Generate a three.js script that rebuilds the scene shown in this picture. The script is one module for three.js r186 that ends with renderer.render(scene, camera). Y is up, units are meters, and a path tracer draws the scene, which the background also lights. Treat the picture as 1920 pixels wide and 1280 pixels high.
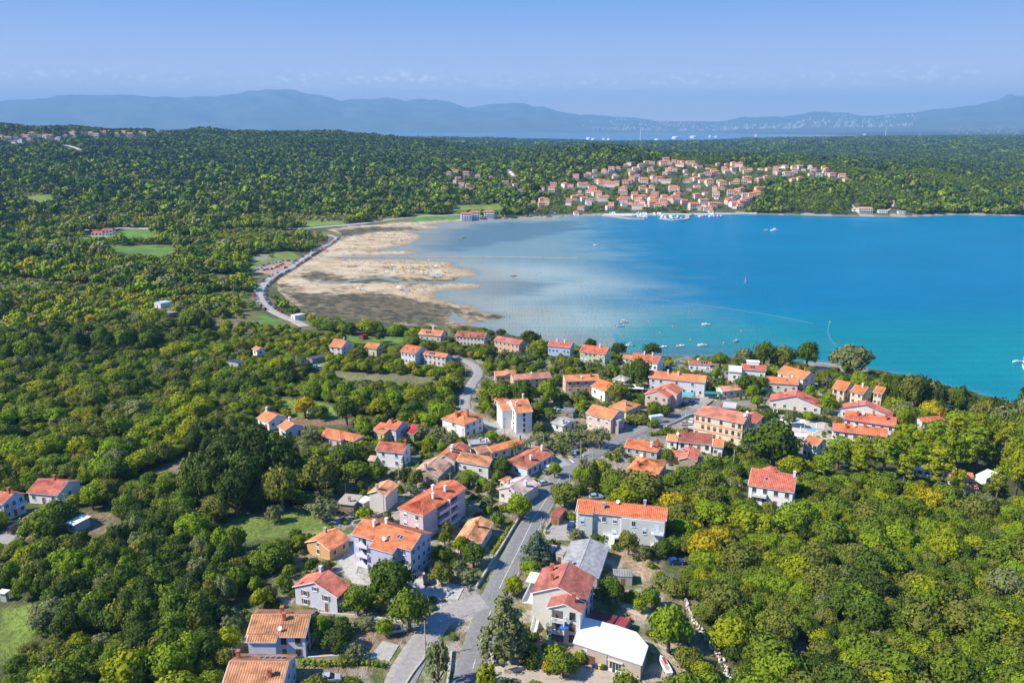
import * as THREE from 'three';
import { mergeGeometries } from 'three/addons/utils/BufferGeometryUtils.js';
import { MarchingCubes } from 'three/addons/objects/MarchingCubes.js';
import { createNoise2D, createNoise3D } from 'simplex-noise';

// ---------------------------------------------------------------- camera, sky, sun, exposure
const F = 1493, EYE = 120, PITCH = Math.atan((640 - 238) / F), CP = Math.cos(PITCH), SP = Math.sin(PITCH);
const scene = new THREE.Scene();
const camera = new THREE.PerspectiveCamera(2 * Math.atan(640 / F) * 180 / Math.PI, 1.5, 1, 150000);
camera.position.set(0, EYE, 0); camera.rotation.set(-PITCH, 0, 0);
const renderer = new THREE.WebGLRenderer({ antialias: true });
renderer.toneMapping = THREE.LinearToneMapping; renderer.toneMappingExposure = 1.54;
renderer.shadowMap.enabled = true;
const TO_SUN = new THREE.Vector3(-1, 1.0, 0.34).normalize();
const sun = new THREE.DirectionalLight(new THREE.Color(1, 0.935, 0.80), 5.0);
sun.position.copy(TO_SUN).multiplyScalar(900).add(new THREE.Vector3(0, 0, -450)); sun.target.position.set(0, 0, -450);
sun.castShadow = true; sun.shadow.mapSize.set(4096, 4096); sun.name = 'sun';
Object.assign(sun.shadow.camera, { left: -600, right: 600, top: 600, bottom: -600, near: 1, far: 2500 });
scene.add(sun, sun.target);
scene.fog = new THREE.FogExp2(new THREE.Color(0.31, 0.63, 1.0), 0.000067);

function mulberry(a) { return () => { a = (a + 0x6d2b79f5) | 0; let t = Math.imul(a ^ (a >>> 15), 1 | a); t = (t + Math.imul(t ^ (t >>> 7), 61 | t)) ^ t; return ((t ^ (t >>> 14)) >>> 0) / 4294967296; }; }
const n2 = createNoise2D(mulberry(11)), n3 = createNoise3D(mulberry(12));
const rnd = mulberry(2024), lerp = (a, b, t) => a + (b - a) * t, clamp = (x, a, b) => Math.min(b, Math.max(a, x));
const sstep = (a, b, x) => { const t = clamp((x - a) / (b - a), 0, 1); return t * t * (3 - 2 * t); };
const fbm = (x, y, o = 4) => { let s = 0, a = 0.5; for (let i = 0; i < o; i++) { s += a * n2(x, y); x = x * 2.03 + 7.1; y = y * 2.03 + 3.7; a *= 0.5; } return s; };

{ // clear late-summer sky: deep blue above, pale at the horizon, a row of small fair-weather clouds low down
  const W = 4096, Hh = 2048, data = new Float32Array(W * Hh * 4);
  const zen = [0.025, 0.13, 0.46], mid = [0.030, 0.25, 0.63], low = [0.95, 0.80, 0.80];
  for (let j = 0; j < Hh; j++) {
    const el = ((j + 0.5) / Hh - 0.5) * 180, e = Math.max(0, el);
    const t1 = 1 - Math.exp(-Math.pow(e / 5.6, 1.3)), t2 = 1 - Math.exp(-e / 22);
    for (let i = 0; i < W; i++) {
      const az = (i + 0.5) / W * 360, o = (j * W + i) * 4;
      let c = [0, 1, 2].map((k) => lerp(lerp(low[k], mid[k], t1), zen[k], t2));
      if (e > 0.9 && e < 7) {
        const ca = Math.cos(az * Math.PI / 180) * 57.3, sa = Math.sin(az * Math.PI / 180) * 57.3;
        const big = n3(ca * 0.10, sa * 0.10, 7.7);
        let d = 0, amp = 0.55, f = 1.0;
        for (let q = 0; q < 5; q++) { d += amp * n3(ca * f, sa * f, e * f * 2.6 + q * 5); f *= 2.1; amp *= 0.55; }
        const band = Math.exp(-(((e - 2.9 - 0.3 * big) / 0.5) ** 2));
        const wisp = Math.exp(-(((e - 2.2) / 1.4) ** 2)) * (0.12 + 0.12 * n3(ca * 0.25, sa * 0.25, e * 1.6));
        const cl = sstep(0.12, 0.42, d * 0.9 + 0.2 * big - 0.06) * band * 0.9 + Math.max(0, wisp) * 0.9;
        const col = [0.82, 0.80, 0.88];
        c = c.map((v, k) => lerp(v, col[k], clamp(cl, 0, 0.85)));
      }
      data[o] = c[0]; data[o + 1] = c[1]; data[o + 2] = c[2]; data[o + 3] = 1;
    }
  }
  const sky = new THREE.DataTexture(data, W, Hh, THREE.RGBAFormat, THREE.FloatType);
  sky.mapping = THREE.EquirectangularReflectionMapping; sky.magFilter = sky.minFilter = THREE.LinearFilter; sky.needsUpdate = true;
  scene.background = sky; scene.environment = sky;
}

// ---------------------------------------------------------------- from picture points to places on the ground
const dirOf = (px, py) => { const dx = (px - 960) / F, dy = -(py - 640) / F; return [dx, -SP + dy * CP, -CP - dy * SP]; };
const atY = (px, py, y) => { const d = dirOf(px, py), t = (y - EYE) / d[1]; return [d[0] * t, d[2] * t]; };   // [x, z] on a level plane
function project(x, y, z) { const d = -(y - EYE) * SP - z * CP, u = (y - EYE) * CP - z * SP; return [960 + F * x / d, 640 - F * u / d, d]; }
const poly0 = (list, y = 0) => { const p = []; for (let i = 0; i < list.length; i += 2) p.push(atY(list[i], list[i + 1], y)); return p; };
function sdf(p, x, z) {   // > 0 outside, < 0 inside, metres
  let best = 1e18, inside = false;
  for (let i = 0, j = p.length - 1; i < p.length; j = i++) {
    const [ax, az] = p[i], [bx, bz] = p[j], ex = bx - ax, ez = bz - az, wx = x - ax, wz = z - az;
    const t = clamp((wx * ex + wz * ez) / (ex * ex + ez * ez || 1), 0, 1), dx = wx - ex * t, dz = wz - ez * t;
    best = Math.min(best, dx * dx + dz * dz);
    if ((az > z) !== (bz > z) && x < (bx - ax) * (z - az) / (bz - az) + ax) inside = !inside;
  }
  return (inside ? -1 : 1) * Math.sqrt(best);
}
function lineDist(p, x, z) {
  let best = 1e18;
  for (let i = 0; i + 1 < p.length; i++) {
    const [ax, az] = p[i], [bx, bz] = p[i + 1], ex = bx - ax, ez = bz - az, wx = x - ax, wz = z - az;
    const t = clamp((wx * ex + wz * ez) / (ex * ex + ez * ez || 1), 0, 1);
    best = Math.min(best, (wx - ex * t) ** 2 + (wz - ez * t) ** 2);
  }
  return Math.sqrt(best);
}
const NEAR_SHORE = [2900, 1010, 2300, 870, 2060, 800, 1920, 764, 1830, 738, 1740, 715, 1640, 694, 1550, 682, 1440, 674, 1340, 670, 1260, 669, 1190, 667, 1120, 655, 1040, 643, 965, 630, 905, 617];
const FAR_SHORE = [862, 414, 900, 412, 940, 410, 1000, 409, 1060, 406, 1130, 403, 1185, 405, 1200, 404, 1290, 403, 1330, 402, 1400, 401, 1500, 403, 1600, 405, 1700, 406, 1790, 402, 1850, 403, 1920, 404, 2100, 400, 2900, 396];
const BASIN = poly0([...NEAR_SHORE, 862, 611, 830, 614, 760, 612, 700, 603, 640, 596, 590, 592, 556, 576, 524, 550, 518, 528, 556, 502, 600, 476, 626, 456, 640, 440, 612, 431, 650, 426, 720, 421, 790, 418, ...FAR_SHORE]);
const SEA = poly0([...NEAR_SHORE, 872, 607, 842, 598, 846, 586, 838, 578, 850, 585, 880, 606, 926, 600, 951, 595, 935, 589, 903, 585, 880, 572, 850, 566, 822, 560, 815, 548, 840, 543, 897, 541, 905, 533, 890, 527, 850, 527, 862, 520, 897, 516, 893, 508, 868, 503, 850, 499, 846, 491, 800, 488, 760, 485.5, 640, 484.5, 640, 482.5, 700, 480, 760, 478, 788, 475, 770, 469, 700, 470, 735, 464, 770, 457, 788, 449, 792, 441, 770, 434, 800, 430, 838, 425, 800, 422, ...FAR_SHORE]);
const CHANNEL = [poly0([600, 528, 640, 529, 680, 523, 720, 520, 745, 527, 790, 529, 850, 529, 900, 530]), poly0([660, 485, 700, 484.6, 760, 484.5])];
// terrain heights over bearing (as picture columns at the horizon) and range
const COLS = [-900, 0, 300, 600, 760, 900, 1000, 1130, 1300, 1500, 1700, 1920, 2800];
const RANGES = [80, 350, 600, 900, 1150, 1400, 1750, 2200, 2700, 3200, 4500, 5800, 6800, 7600, 14000, 19000];
const HEIGHTS = [
  [15, 15, 15, 15, 15, 15, 15, 15, 15, 15, 15, 15, 15], [13, 13, 13, 13, 13, 13, 13, 13, 13, 13, 13, 13, 13], [9, 9, 9, 9, 9, 9, 9, 9, 9, 9, 9, 9, 9],
  [10, 10, 9, 8, 7, 6, 6, 6, 6, 6, 6, 6, 6], [16, 16, 14, 10, 6, 6, 6, 6, 6, 6, 6, 6, 5], [28, 28, 25, 20, 18, 20, 24, 30, 29, 27, 22, 12, 8],
  [55, 55, 48, 42, 38, 40, 58, 76, 58, 50, 40, 22, 10], [85, 88, 80, 76, 62, 56, 58, 60, 45, 38, 30, 20, 12], [116, 127, 111, 106, 80, 58, 46, 40, 34, 30, 26, 24, 18],
  [108, 114, 94, 80, 60, 46, 38, 30, 28, 25, 25, 24, 18], [70, 70, 60, 50, 42, 36, 30, 24, 26, 30, 34, 38, 30], [60, 60, 50, 42, 48, 42, 30, 6, 12, 40, 48, 48, 40],
  [20, 20, 20, 20, 20, 14, 4, -6, -2, 30, 44, 46, 40], [-20, -20, -20, -20, -20, -20, -20, -20, -20, 4, 30, 36, 30], [-20, -20, -20, -20, -20, -20, -20, -20, -20, -8, 25, 55, 50], [2, 2, 2, 2, 2, 2, 2, 2, 2, 40, 90, 120, 100]];
const PEAKS = [-900, 215, -300, 205, 0, 203, 60, 199, 120, 193, 250, 191, 330, 193, 400, 192, 450, 186, 480, 179, 510, 176, 545, 178, 600, 186, 645, 197, 680, 192, 720, 191, 760, 195, 800, 193, 840, 197, 880, 206, 930, 201, 975, 199, 1010, 205, 1060, 215, 1100, 218, 1180, 223, 1240, 229, 1350, 229, 1400, 222, 1460, 222, 1530, 214, 1570, 216, 1620, 222, 1700, 218, 1760, 213, 1810, 208, 1860, 202, 1885, 193, 1920, 198, 2100, 200, 2900, 215];
function peakAt(a) { for (let i = 0; i + 3 < PEAKS.length; i += 2) if (a < PEAKS[i + 2]) { const t = clamp((a - PEAKS[i]) / (PEAKS[i + 2] - PEAKS[i]), 0, 1); return lerp(PEAKS[i + 1], PEAKS[i + 3], t * t * (3 - 2 * t)); } return 215; }
function relief(x, z) {
  const r = Math.hypot(x, z), a = clamp(960 + 1546 * x / Math.max(1, -z), -899, 2799);
  let i = 0; while (i < COLS.length - 2 && a > COLS[i + 1]) i++;
  let ta = (a - COLS[i]) / (COLS[i + 1] - COLS[i]); ta = ta * ta * (3 - 2 * ta);
  let j = 0; while (j < RANGES.length - 2 && r > RANGES[j + 1]) j++;
  let tr = clamp(Math.log(r / RANGES[j]) / Math.log(RANGES[j + 1] / RANGES[j]), 0, 1); if (j > 6) tr = tr * tr * (3 - 2 * tr);
  let h = lerp(lerp(HEIGHTS[j][i], HEIGHTS[j][i + 1], ta), lerp(HEIGHTS[j + 1][i], HEIGHTS[j + 1][i + 1], ta), tr);
  if (r > 1100) h += fbm(x / 520, z / 420, 3) * 24 * sstep(1100, 2400, r) * sstep(6500, 4000, r) * clamp(h / 30, 0, 1);
  if (r > 1500 && h > 14) h -= Math.min(h - 14, 10) * sstep(1500, 2500, r) * sstep(7200, 6400, r);
  if (r > 17500) {
    const top = 120 + (238 - peakAt(a)) * 29000 / F * 0.97, rise = sstep(18200, 29000, r);
    h = lerp(h, top * (r > 29000 ? 1 - 0.5 * sstep(29000, 46000, r) : 1), rise) + (0.5 - Math.abs(fbm(x / 3000, z / 3000, 4))) * 300 * sstep(18500, 24000, r) * sstep(29000, 26500, r) * clamp(top / 900, 0.15, 1);
  }
  return h;
}
const hCache = new Map();
function height(x, z) {
  const r2 = x * x + z * z; if (r2 > 3.2e6) return relief(x, z);
  const d = sdf(BASIN, x, z);
  if (d > 0) return relief(x, z) * (1 - Math.exp(-d / 95)) + 0.7 + 0.9 * n2(x / 55, z / 55) * clamp(d / 60, 0, 1);
  const s = sdf(SEA, x, z);
  if (s < 0) return Math.max(-2.5, 0.0 + s * 0.06);
  let h = Math.min(0.65, 0.02 + s * 0.02 + 0.10 * n2(x / 14, z / 14) + 0.08 * n2(x / 35, z / 35));
  h = Math.max(h, 0.03);
  const c = Math.min(lineDist(CHANNEL[0], x, z) - 2.4, lineDist(CHANNEL[1], x, z) - 2);
  if (c < 2) h = Math.min(h, -0.25 + 0.2 * Math.max(0, c));
  return lerp(h, 0.7, clamp(1 + d / 10, 0, 1));
}
function ground(px, py) {   // where the sight line of a picture point meets the ground: [x, y, z]
  const d = dirOf(px, py); let t = 40, last = 40;
  for (let k = 0; k < 900; k++) {
    const x = d[0] * t, y = EYE + d[1] * t, z = d[2] * t;
    if (y < Math.max(0, height(x, z))) {
      let a = last, b = t;
      for (let q = 0; q < 22; q++) { const m = (a + b) / 2; if (EYE + d[1] * m < Math.max(0, height(d[0] * m, d[2] * m))) b = m; else a = m; }
      return [d[0] * b, EYE + d[1] * b, d[2] * b];
    }
    last = t; t *= 1.012;
  }
  return [d[0] * last, EYE + d[1] * last, d[2] * last];
}
const G = (list) => { const p = []; for (let i = 0; i < list.length; i += 2) p.push(ground(list[i], list[i + 1])); return p; };
const pxm = (x, y, z) => F / project(x, y, z)[2];   // picture pixels per metre there

// ---------------------------------------------------------------- naming, tagging
const taken = new Map();
function numbered(n) { const k = taken.get(n) ?? -1; taken.set(n, k + 1); return k < 0 ? n : n + '_' + String(k + 1).padStart(3, '0'); }
function tag(o, label, category, group) { o.userData = { label, category }; if (group) o.userData.group = group; return o; }
function thing(name, label, category, [x, y, z], turn = 0, group) {
  const o = new THREE.Group(); o.name = numbered(name); scene.add(o); o.position.set(x, y, z); o.rotation.y = turn; return tag(o, label, category, group);
}
function mesh(name, geo, mat, parent) {
  const m = new THREE.Mesh(Array.isArray(geo) ? mergeGeometries(geo.map((g) => plain(g))) : geo, mat);
  m.name = parent ? name : numbered(name); m.castShadow = m.receiveShadow = true; (parent ?? scene).add(m); return m;
}
function plain(g) { g = g.index ? g.toNonIndexed() : g.clone(); for (const k of Object.keys(g.attributes)) if (!['position', 'normal'].includes(k)) g.deleteAttribute(k); return g; }
function struct(name, geo, mat) { const m = mesh(name, geo, mat); m.userData = { kind: 'structure' }; return m; }
function copyOf(o, label, [x, y, z], turn = 0, group) {
  const c = o.clone(); c.name = numbered(o.name.replace(/_\d{3}$/, '')); c.userData = { label, category: o.userData.category }; if (group) c.userData.group = group;
  c.position.set(x, y, z); c.rotation.y = turn; scene.add(c); return c;
}
const box = (w, h, d, x = 0, y = 0, z = 0) => new THREE.BoxGeometry(w, h, d).translate(x, y, z);
const cyl = (r0, r1, h, n = 8, x = 0, y = 0, z = 0) => new THREE.CylinderGeometry(r1, r0, h, n).translate(x, y, z);
const std = (c, roughness = 0.85, more = {}) => new THREE.MeshStandardMaterial({ color: new THREE.Color().setRGB(...c), roughness, ...more });
const mats = new Map();
const mat = (c, rough = 0.85) => { const k = c.join() + rough; if (!mats.has(k)) mats.set(k, std(c, rough)); return mats.get(k); };

// grain textures (tone only)
function grain(size, seed, fn, repeat) {
  const d = new Uint8Array(size * size * 4), q = createNoise3D(mulberry(seed));
  const per = (u, v, f) => { const a = u * 2 * Math.PI, b = v * 2 * Math.PI, R = f / (2 * Math.PI); return (q(Math.cos(a) * R, Math.sin(a) * R, Math.cos(b) * R * 1.3 + 3) + q(Math.sin(b) * R + 9, Math.cos(a + 1) * R, Math.sin(a) * R + Math.cos(b) * R)) * 0.6; };
  for (let j = 0; j < size; j++) for (let i = 0; i < size; i++) { const v = clamp(fn(i / size, j / size, per), 0, 1), o = (j * size + i) * 4; d[o] = d[o + 1] = d[o + 2] = v * 255; d[o + 3] = 255; }
  const t = new THREE.DataTexture(d, size, size); t.wrapS = t.wrapT = THREE.RepeatWrapping; t.magFilter = t.minFilter = THREE.LinearFilter; t.repeat.set(repeat, repeat); t.needsUpdate = true; return t;
}
const soil = grain(512, 5, (u, v, p) => 0.72 + 0.22 * p(u, v, 14) + 0.16 * p(u, v, 55) + 0.18 * (rnd() - 0.5), 1 / 23);
const ripple = grain(512, 6, (u, v, p) => 0.5 + 0.25 * p(u, v, 26) + 0.2 * p(u, v, 60), 1);
const asphaltGrain = grain(512, 8, (u, v, p) => 0.8 + 0.14 * p(u, v, 9) + 0.1 * p(u, v, 40) + 0.12 * (rnd() - 0.5), 1 / 11);

// ---------------------------------------------------------------- ground sheet and water
const FIELD = (list) => poly0(list, 9), WILD = 0, patches = [];   // [polygon, linear colour, softness, noise]
const P = (list, c, soft = 2, noise = 3, y = 9) => patches.push([G(list).map((p) => [p[0], p[2]]), c, soft, noise]);
const GRASS = [0.25, 0.34, 0.05], LUSH = [0.16, 0.31, 0.03], DRY = [0.30, 0.23, 0.12], EARTH = [0.42, 0.25, 0.14], PALE = [0.48, 0.40, 0.30];
P([860, 660, 950, 640, 1120, 660, 1300, 668, 1560, 690, 1700, 730, 1920, 780, 1920, 840, 1500, 860, 1420, 900, 1300, 900, 1110, 890, 1110, 1000, 1250, 1060, 1300, 1160, 1360, 1290, 400, 1290, 400, 1180, 520, 1080, 560, 980, 620, 900, 760, 860, 850, 740], [0.20, 0.18, 0.085], 6, 8);
P([468, 785, 560, 783, 640, 788, 690, 786, 690, 796, 600, 798, 560, 806, 520, 800], EARTH, 1.5, 2);
P([520, 745, 600, 752, 660, 772, 640, 783, 560, 782, 530, 775], GRASS, 2, 3);
P([410, 985, 470, 966, 560, 962, 640, 960, 640, 1000, 560, 1000, 440, 1020], GRASS, 2, 3);
P([0, 1140, 60, 1130, 100, 1150, 70, 1190, 30, 1230, 0, 1240], GRASS, 2, 3);
P([150, 960, 215, 955, 225, 990, 190, 1005, 160, 1000], DRY, 1.5, 2);
P([330, 860, 370, 850, 365, 880, 310, 900, 240, 915, 240, 905], DRY, 1.5, 2);
P([645, 628, 760, 631, 762, 642, 690, 646, 650, 642], LUSH, 1, 1);
P([560, 640, 640, 655, 690, 690, 560, 690], GRASS, 3, 5);
P([600, 680, 700, 688, 840, 700, 830, 720, 720, 722, 620, 715], [0.24, 0.24, 0.10], 3, 5);
P([200, 459, 320, 460, 326, 474, 300, 479, 250, 477, 215, 470], LUSH, 2, 3, 12);
P([225, 430, 290, 431, 286, 446, 240, 448], LUSH, 2, 3, 13);
P([150, 445, 220, 438, 300, 450, 150, 455], GRASS, 3, 4, 13);
P([85, 408, 140, 396, 250, 402, 290, 414, 260, 425, 100, 420], [0.30, 0.235, 0.11], 4, 14, 17);
P([35, 372, 110, 362, 105, 374, 60, 384], GRASS, 3, 3, 22);
P([565, 415, 640, 414, 650, 421, 580, 426], GRASS, 3, 3, 4);
P([770, 402, 862, 403, 858, 418, 790, 420, 775, 412], LUSH, 3, 3, 3);
P([845, 384, 935, 382, 945, 394, 850, 394], GRASS, 3, 3, 6);
P([470, 478, 545, 470, 560, 480, 515, 508, 470, 516], GRASS, 3, 4, 5);
P([478, 499, 540, 488, 548, 497, 510, 515, 476, 512], EARTH, 1.5, 2, 5);
P([478, 476, 505, 475, 512, 484, 478, 488], PALE, 2, 2, 5);
P([460, 580, 500, 590, 540, 608, 500, 615, 455, 600], LUSH, 2, 3, 4);
P([405, 600, 480, 590, 470, 610, 400, 616], DRY, 2, 3, 8);
P([0, 540, 220, 530, 300, 540, 480, 560, 480, 600, 330, 600, 200, 590, 0, 620], [0.22, 0.22, 0.06], 5, 8);
P([0, 1000, 40, 985, 75, 975, 90, 995, 40, 1012, 0, 1016], PALE, 1, 1);
P([760, 1110, 880, 1090, 905, 1120, 905, 1160, 850, 1170, 800, 1140], [0.42, 0.39, 0.35], 1, 1);
P([620, 1035, 665, 1015, 700, 1075, 740, 1090, 690, 1100, 640, 1080], [0.55, 0.51, 0.46], 1, 1);
P([690, 1175, 760, 1190, 720, 1250, 560, 1270, 560, 1245], [0.34, 0.24, 0.15], 1.5, 2);
P([900, 1255, 1060, 1235, 1210, 1255, 1260, 1200, 1330, 1290, 900, 1290], [0.50, 0.40, 0.29], 2, 2);
P([1155, 1025, 1240, 1050, 1230, 1080, 1210, 1100, 1170, 1050], [0.58, 0.40, 0.24], 1.5, 2);
P([1165, 1130, 1220, 1130, 1225, 1165, 1180, 1160], [0.60, 0.48, 0.38], 1, 1);
P([900, 780, 960, 800, 1000, 815, 1010, 830, 930, 815], PALE, 1, 1);
P([1150, 800, 1250, 780, 1310, 790, 1320, 830, 1250, 835, 1160, 830], [0.46, 0.38, 0.28], 2, 2);
P([1420, 775, 1560, 790, 1560, 820, 1500, 838, 1420, 800], [0.66, 0.58, 0.48], 1.5, 1.5);
P([1270, 740, 1340, 742, 1350, 755, 1280, 752], [0.55, 0.47, 0.32], 1, 1);
P([1330, 690, 1365, 690, 1362, 710, 1335, 712], [0.6, 0.55, 0.48], 1, 1);
P([1150, 860, 1185, 860, 1180, 890, 1140, 885], PALE, 1, 1);
P([630, 960, 660, 952, 670, 985, 620, 990], [0.55, 0.46, 0.38], 1, 1);
P([1480, 1200, 1500, 1195, 1520, 1240, 1490, 1240], DRY, 1.5, 2);
P([1500, 676, 1560, 680, 1630, 688, 1620, 700, 1520, 690], [0.55, 0.45, 0.33], 1.5, 1.5, 2);
const VEG = [poly0([522, 534, 560, 536, 600, 543, 700, 545, 770, 552, 800, 562, 850, 574, 868, 585, 845, 600, 850, 614, 700, 610, 590, 598, 545, 572]), poly0([636, 430, 700, 426, 780, 427, 790, 431, 700, 436, 650, 446, 640, 452, 628, 447]), poly0([868, 575, 905, 583, 935, 590, 952, 596, 905, 606, 870, 600]), poly0([565, 510, 610, 512, 640, 525, 720, 517, 760, 523, 850, 524, 900, 526, 860, 531, 760, 533, 640, 533, 560, 524])];
const SANDY = poly0([556, 541, 620, 537, 700, 538, 780, 540, 850, 540, 880, 536, 850, 548, 800, 556, 850, 570, 800, 566, 740, 553, 700, 549, 650, 551, 560, 549]);
function marshColour(x, z) {
  let c = [0.74, 0.55, 0.31]; const q = fbm(x / 16, z / 9, 4), w = fbm(x / 45 + 5, z / 28, 3);
  c = c.map((v) => v * (0.97 + 0.22 * w + 0.10 * q)); const pale = sstep(0.0, 0.35, w + 0.12); c = c.map((v, k) => lerp(v, [0.84, 0.69, 0.48][k], pale * 0.75));
  const s = sdf(SEA, x, z); if (s < 14) c = c.map((v, k) => lerp([0.44, 0.31, 0.18][k], v, clamp(s / 14, 0, 1)));
  let veg = Math.max(...VEG.map((p, i) => sstep(5, -5, sdf(p, x, z) + q * 16 + (i === 2 ? 4 : 0))));
  veg *= 1 - sstep(6, -2, sdf(SANDY, x, z) + q * 14);
  veg = Math.max(veg, sstep(0.34, 0.42, fbm(x / 30 + 40, z / 12, 4)) * 0.8 * sstep(6, 25, s));
  const pt = sstep(-0.12, 0.14, fbm(x / 11 + 90, z / 6, 4) + 0.5 * w), vc = [0, 1, 2].map((k) => lerp([0.085, 0.082, 0.036][k], [0.235, 0.178, 0.095][k], pt) * (1 + 0.55 * q));
  const drain = Math.max(sstep(0.035, 0.012, Math.abs(fbm(x / 34 + 70, z / 16, 3))), 0.8 * sstep(0.03, 0.01, Math.abs(fbm(x / 18 + 20, z / 7, 3)))) * sstep(60, 4, s) * sstep(0, 3, s);
  return c.map((v, k) => lerp(lerp(v, vc[k], veg), [0.25, 0.20, 0.14][k], drain * 0.8));
}
// low scrub and grass openings on the plain left of the marsh
function openness(x, z, r) { if (r < 380 || r > 1700 || x > -20 - r * 0.02) return 0; return sstep(0.06, 0.3, fbm(x / 150 + 3, z / 70 + 1, 3) + 0.14) * sstep(380, 480, r) * sstep(1700, 1300, r); }
function groundColour(x, z, far) {
  const r = Math.hypot(x, z);
  if (r < 1800) { const b = sdf(BASIN, x, z); if (b < 0) return marshColour(x, z); if (b < 7 && z < -500 && x > -160 && z < -900) return [0.58, 0.50, 0.38]; }
  const q = fbm(x / 22, z / 22, 4), w = fbm(x / 160, z / 160, 3);
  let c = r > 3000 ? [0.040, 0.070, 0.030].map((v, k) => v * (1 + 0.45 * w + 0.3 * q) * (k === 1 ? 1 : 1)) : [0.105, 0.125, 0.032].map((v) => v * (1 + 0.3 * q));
  { const o = openness(x, z, r); if (o > 0) c = c.map((v, k) => lerp(v, [0.25, 0.235, 0.07][k] * (1 + 0.5 * q), o * 0.85)); }
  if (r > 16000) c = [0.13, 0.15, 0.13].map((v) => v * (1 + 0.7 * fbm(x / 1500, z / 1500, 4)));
  if (r < 2200) for (const [p, col, soft, noise] of patches) {
    const d = sdf(p, x, z) + q * noise; if (d < soft) { const t = sstep(soft, -soft, d); let cl = col; if (p === patches[0][0]) { const a = sstep(-0.1, 0.2, fbm(x / 13 + 8, z / 13, 4)), b = sstep(0.05, 0.22, fbm(x / 9 + 60, z / 9, 4)); cl = [0.155, 0.19, 0.045].map((v, k) => lerp(lerp(v, [0.36, 0.28, 0.15][k], a), [0.52, 0.45, 0.35][k], b * 0.8)); } c = c.map((v, k) => lerp(v, cl[k] * (1 + 0.45 * q + 0.2 * w), t)); }
  }
  return c;
}
function sheet(angles, radii, fn) {
  const na = angles.length, nr = radii.length, pos = new Float32Array(na * nr * 3), col = new Float32Array(na * nr * 3), uv = new Float32Array(na * nr * 2), idx = new Uint32Array((na - 1) * (nr - 1) * 6);
  for (let j = 0; j < nr; j++) for (let i = 0; i < na; i++) {
    const x = Math.sin(angles[i]) * radii[j], z = -Math.cos(angles[i]) * radii[j], k = j * na + i, [y, c] = fn(x, z, radii[j]);
    pos.set([x, y, z], k * 3); col.set(c, k * 3); uv.set([x, z], k * 2);
  }
  let o = 0; for (let j = 0; j + 1 < nr; j++) for (let i = 0; i + 1 < na; i++) { const a = j * na + i; idx.set([a, a + 1, a + na, a + 1, a + na + 1, a + na], o); o += 6; }
  const g = new THREE.BufferGeometry(); g.setAttribute('position', new THREE.BufferAttribute(pos, 3)); g.setAttribute('color', new THREE.BufferAttribute(col, 3)); g.setAttribute('uv', new THREE.BufferAttribute(uv, 2)); g.setIndex(new THREE.BufferAttribute(idx, 1)); g.computeVertexNormals(); return g;
}
const rad = Math.PI / 180, ANG = [], RAD = [];
for (let i = 0; i <= 15; i++) ANG.push((-80 + i * 2.9) * rad); for (let i = 0; i <= 460; i++) ANG.push((-36 + 72 * i / 460) * rad); for (let i = 1; i <= 15; i++) ANG.push((36 + i * 2.9) * rad);
for (let r = 20; r < 32500; r *= r < 130 ? 1.05 : r < 520 ? 1.008 : r < 1150 ? 1.006 : r < 3000 ? 1.012 : 1.018) RAD.push(r);
{
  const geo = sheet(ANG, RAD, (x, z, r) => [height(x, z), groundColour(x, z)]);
  struct('ground', geo, new THREE.MeshStandardMaterial({ vertexColors: true, map: soil, bumpMap: soil, bumpScale: 0.5, roughness: 0.95 }));
}
// the bay: shallow over sand to the left, deep turquoise to the right
const DEEP = poly0([1150, 396, 1128, 420, 1118, 440, 1150, 458, 1165, 478, 1160, 497, 1205, 515, 1238, 530, 1240, 540, 1205, 548, 1200, 560, 1290, 580, 1370, 600, 1450, 640, 1540, 700, 1700, 790, 2900, 1250, 2900, 396]);
const BANKS = [poly0([905, 560, 940, 545, 1010, 530, 1120, 520, 1215, 533, 1160, 548, 1030, 560, 960, 572]), poly0([840, 500, 980, 495, 1080, 500, 1110, 518, 960, 525, 900, 515]), poly0([930, 580, 1080, 575, 1180, 590, 1150, 620, 1000, 615])];
const DARKS = [poly0([880, 530, 960, 524, 1030, 534, 1000, 552, 920, 560, 880, 550]), poly0([1070, 640, 1110, 632, 1150, 640, 1150, 650, 1100, 652]), poly0([1170, 664, 1260, 652, 1420, 655, 1560, 668, 1560, 684, 1260, 672]), poly0([760, 440, 900, 420, 1080, 412, 1100, 430, 1000, 446, 860, 470, 800, 474])];
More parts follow.
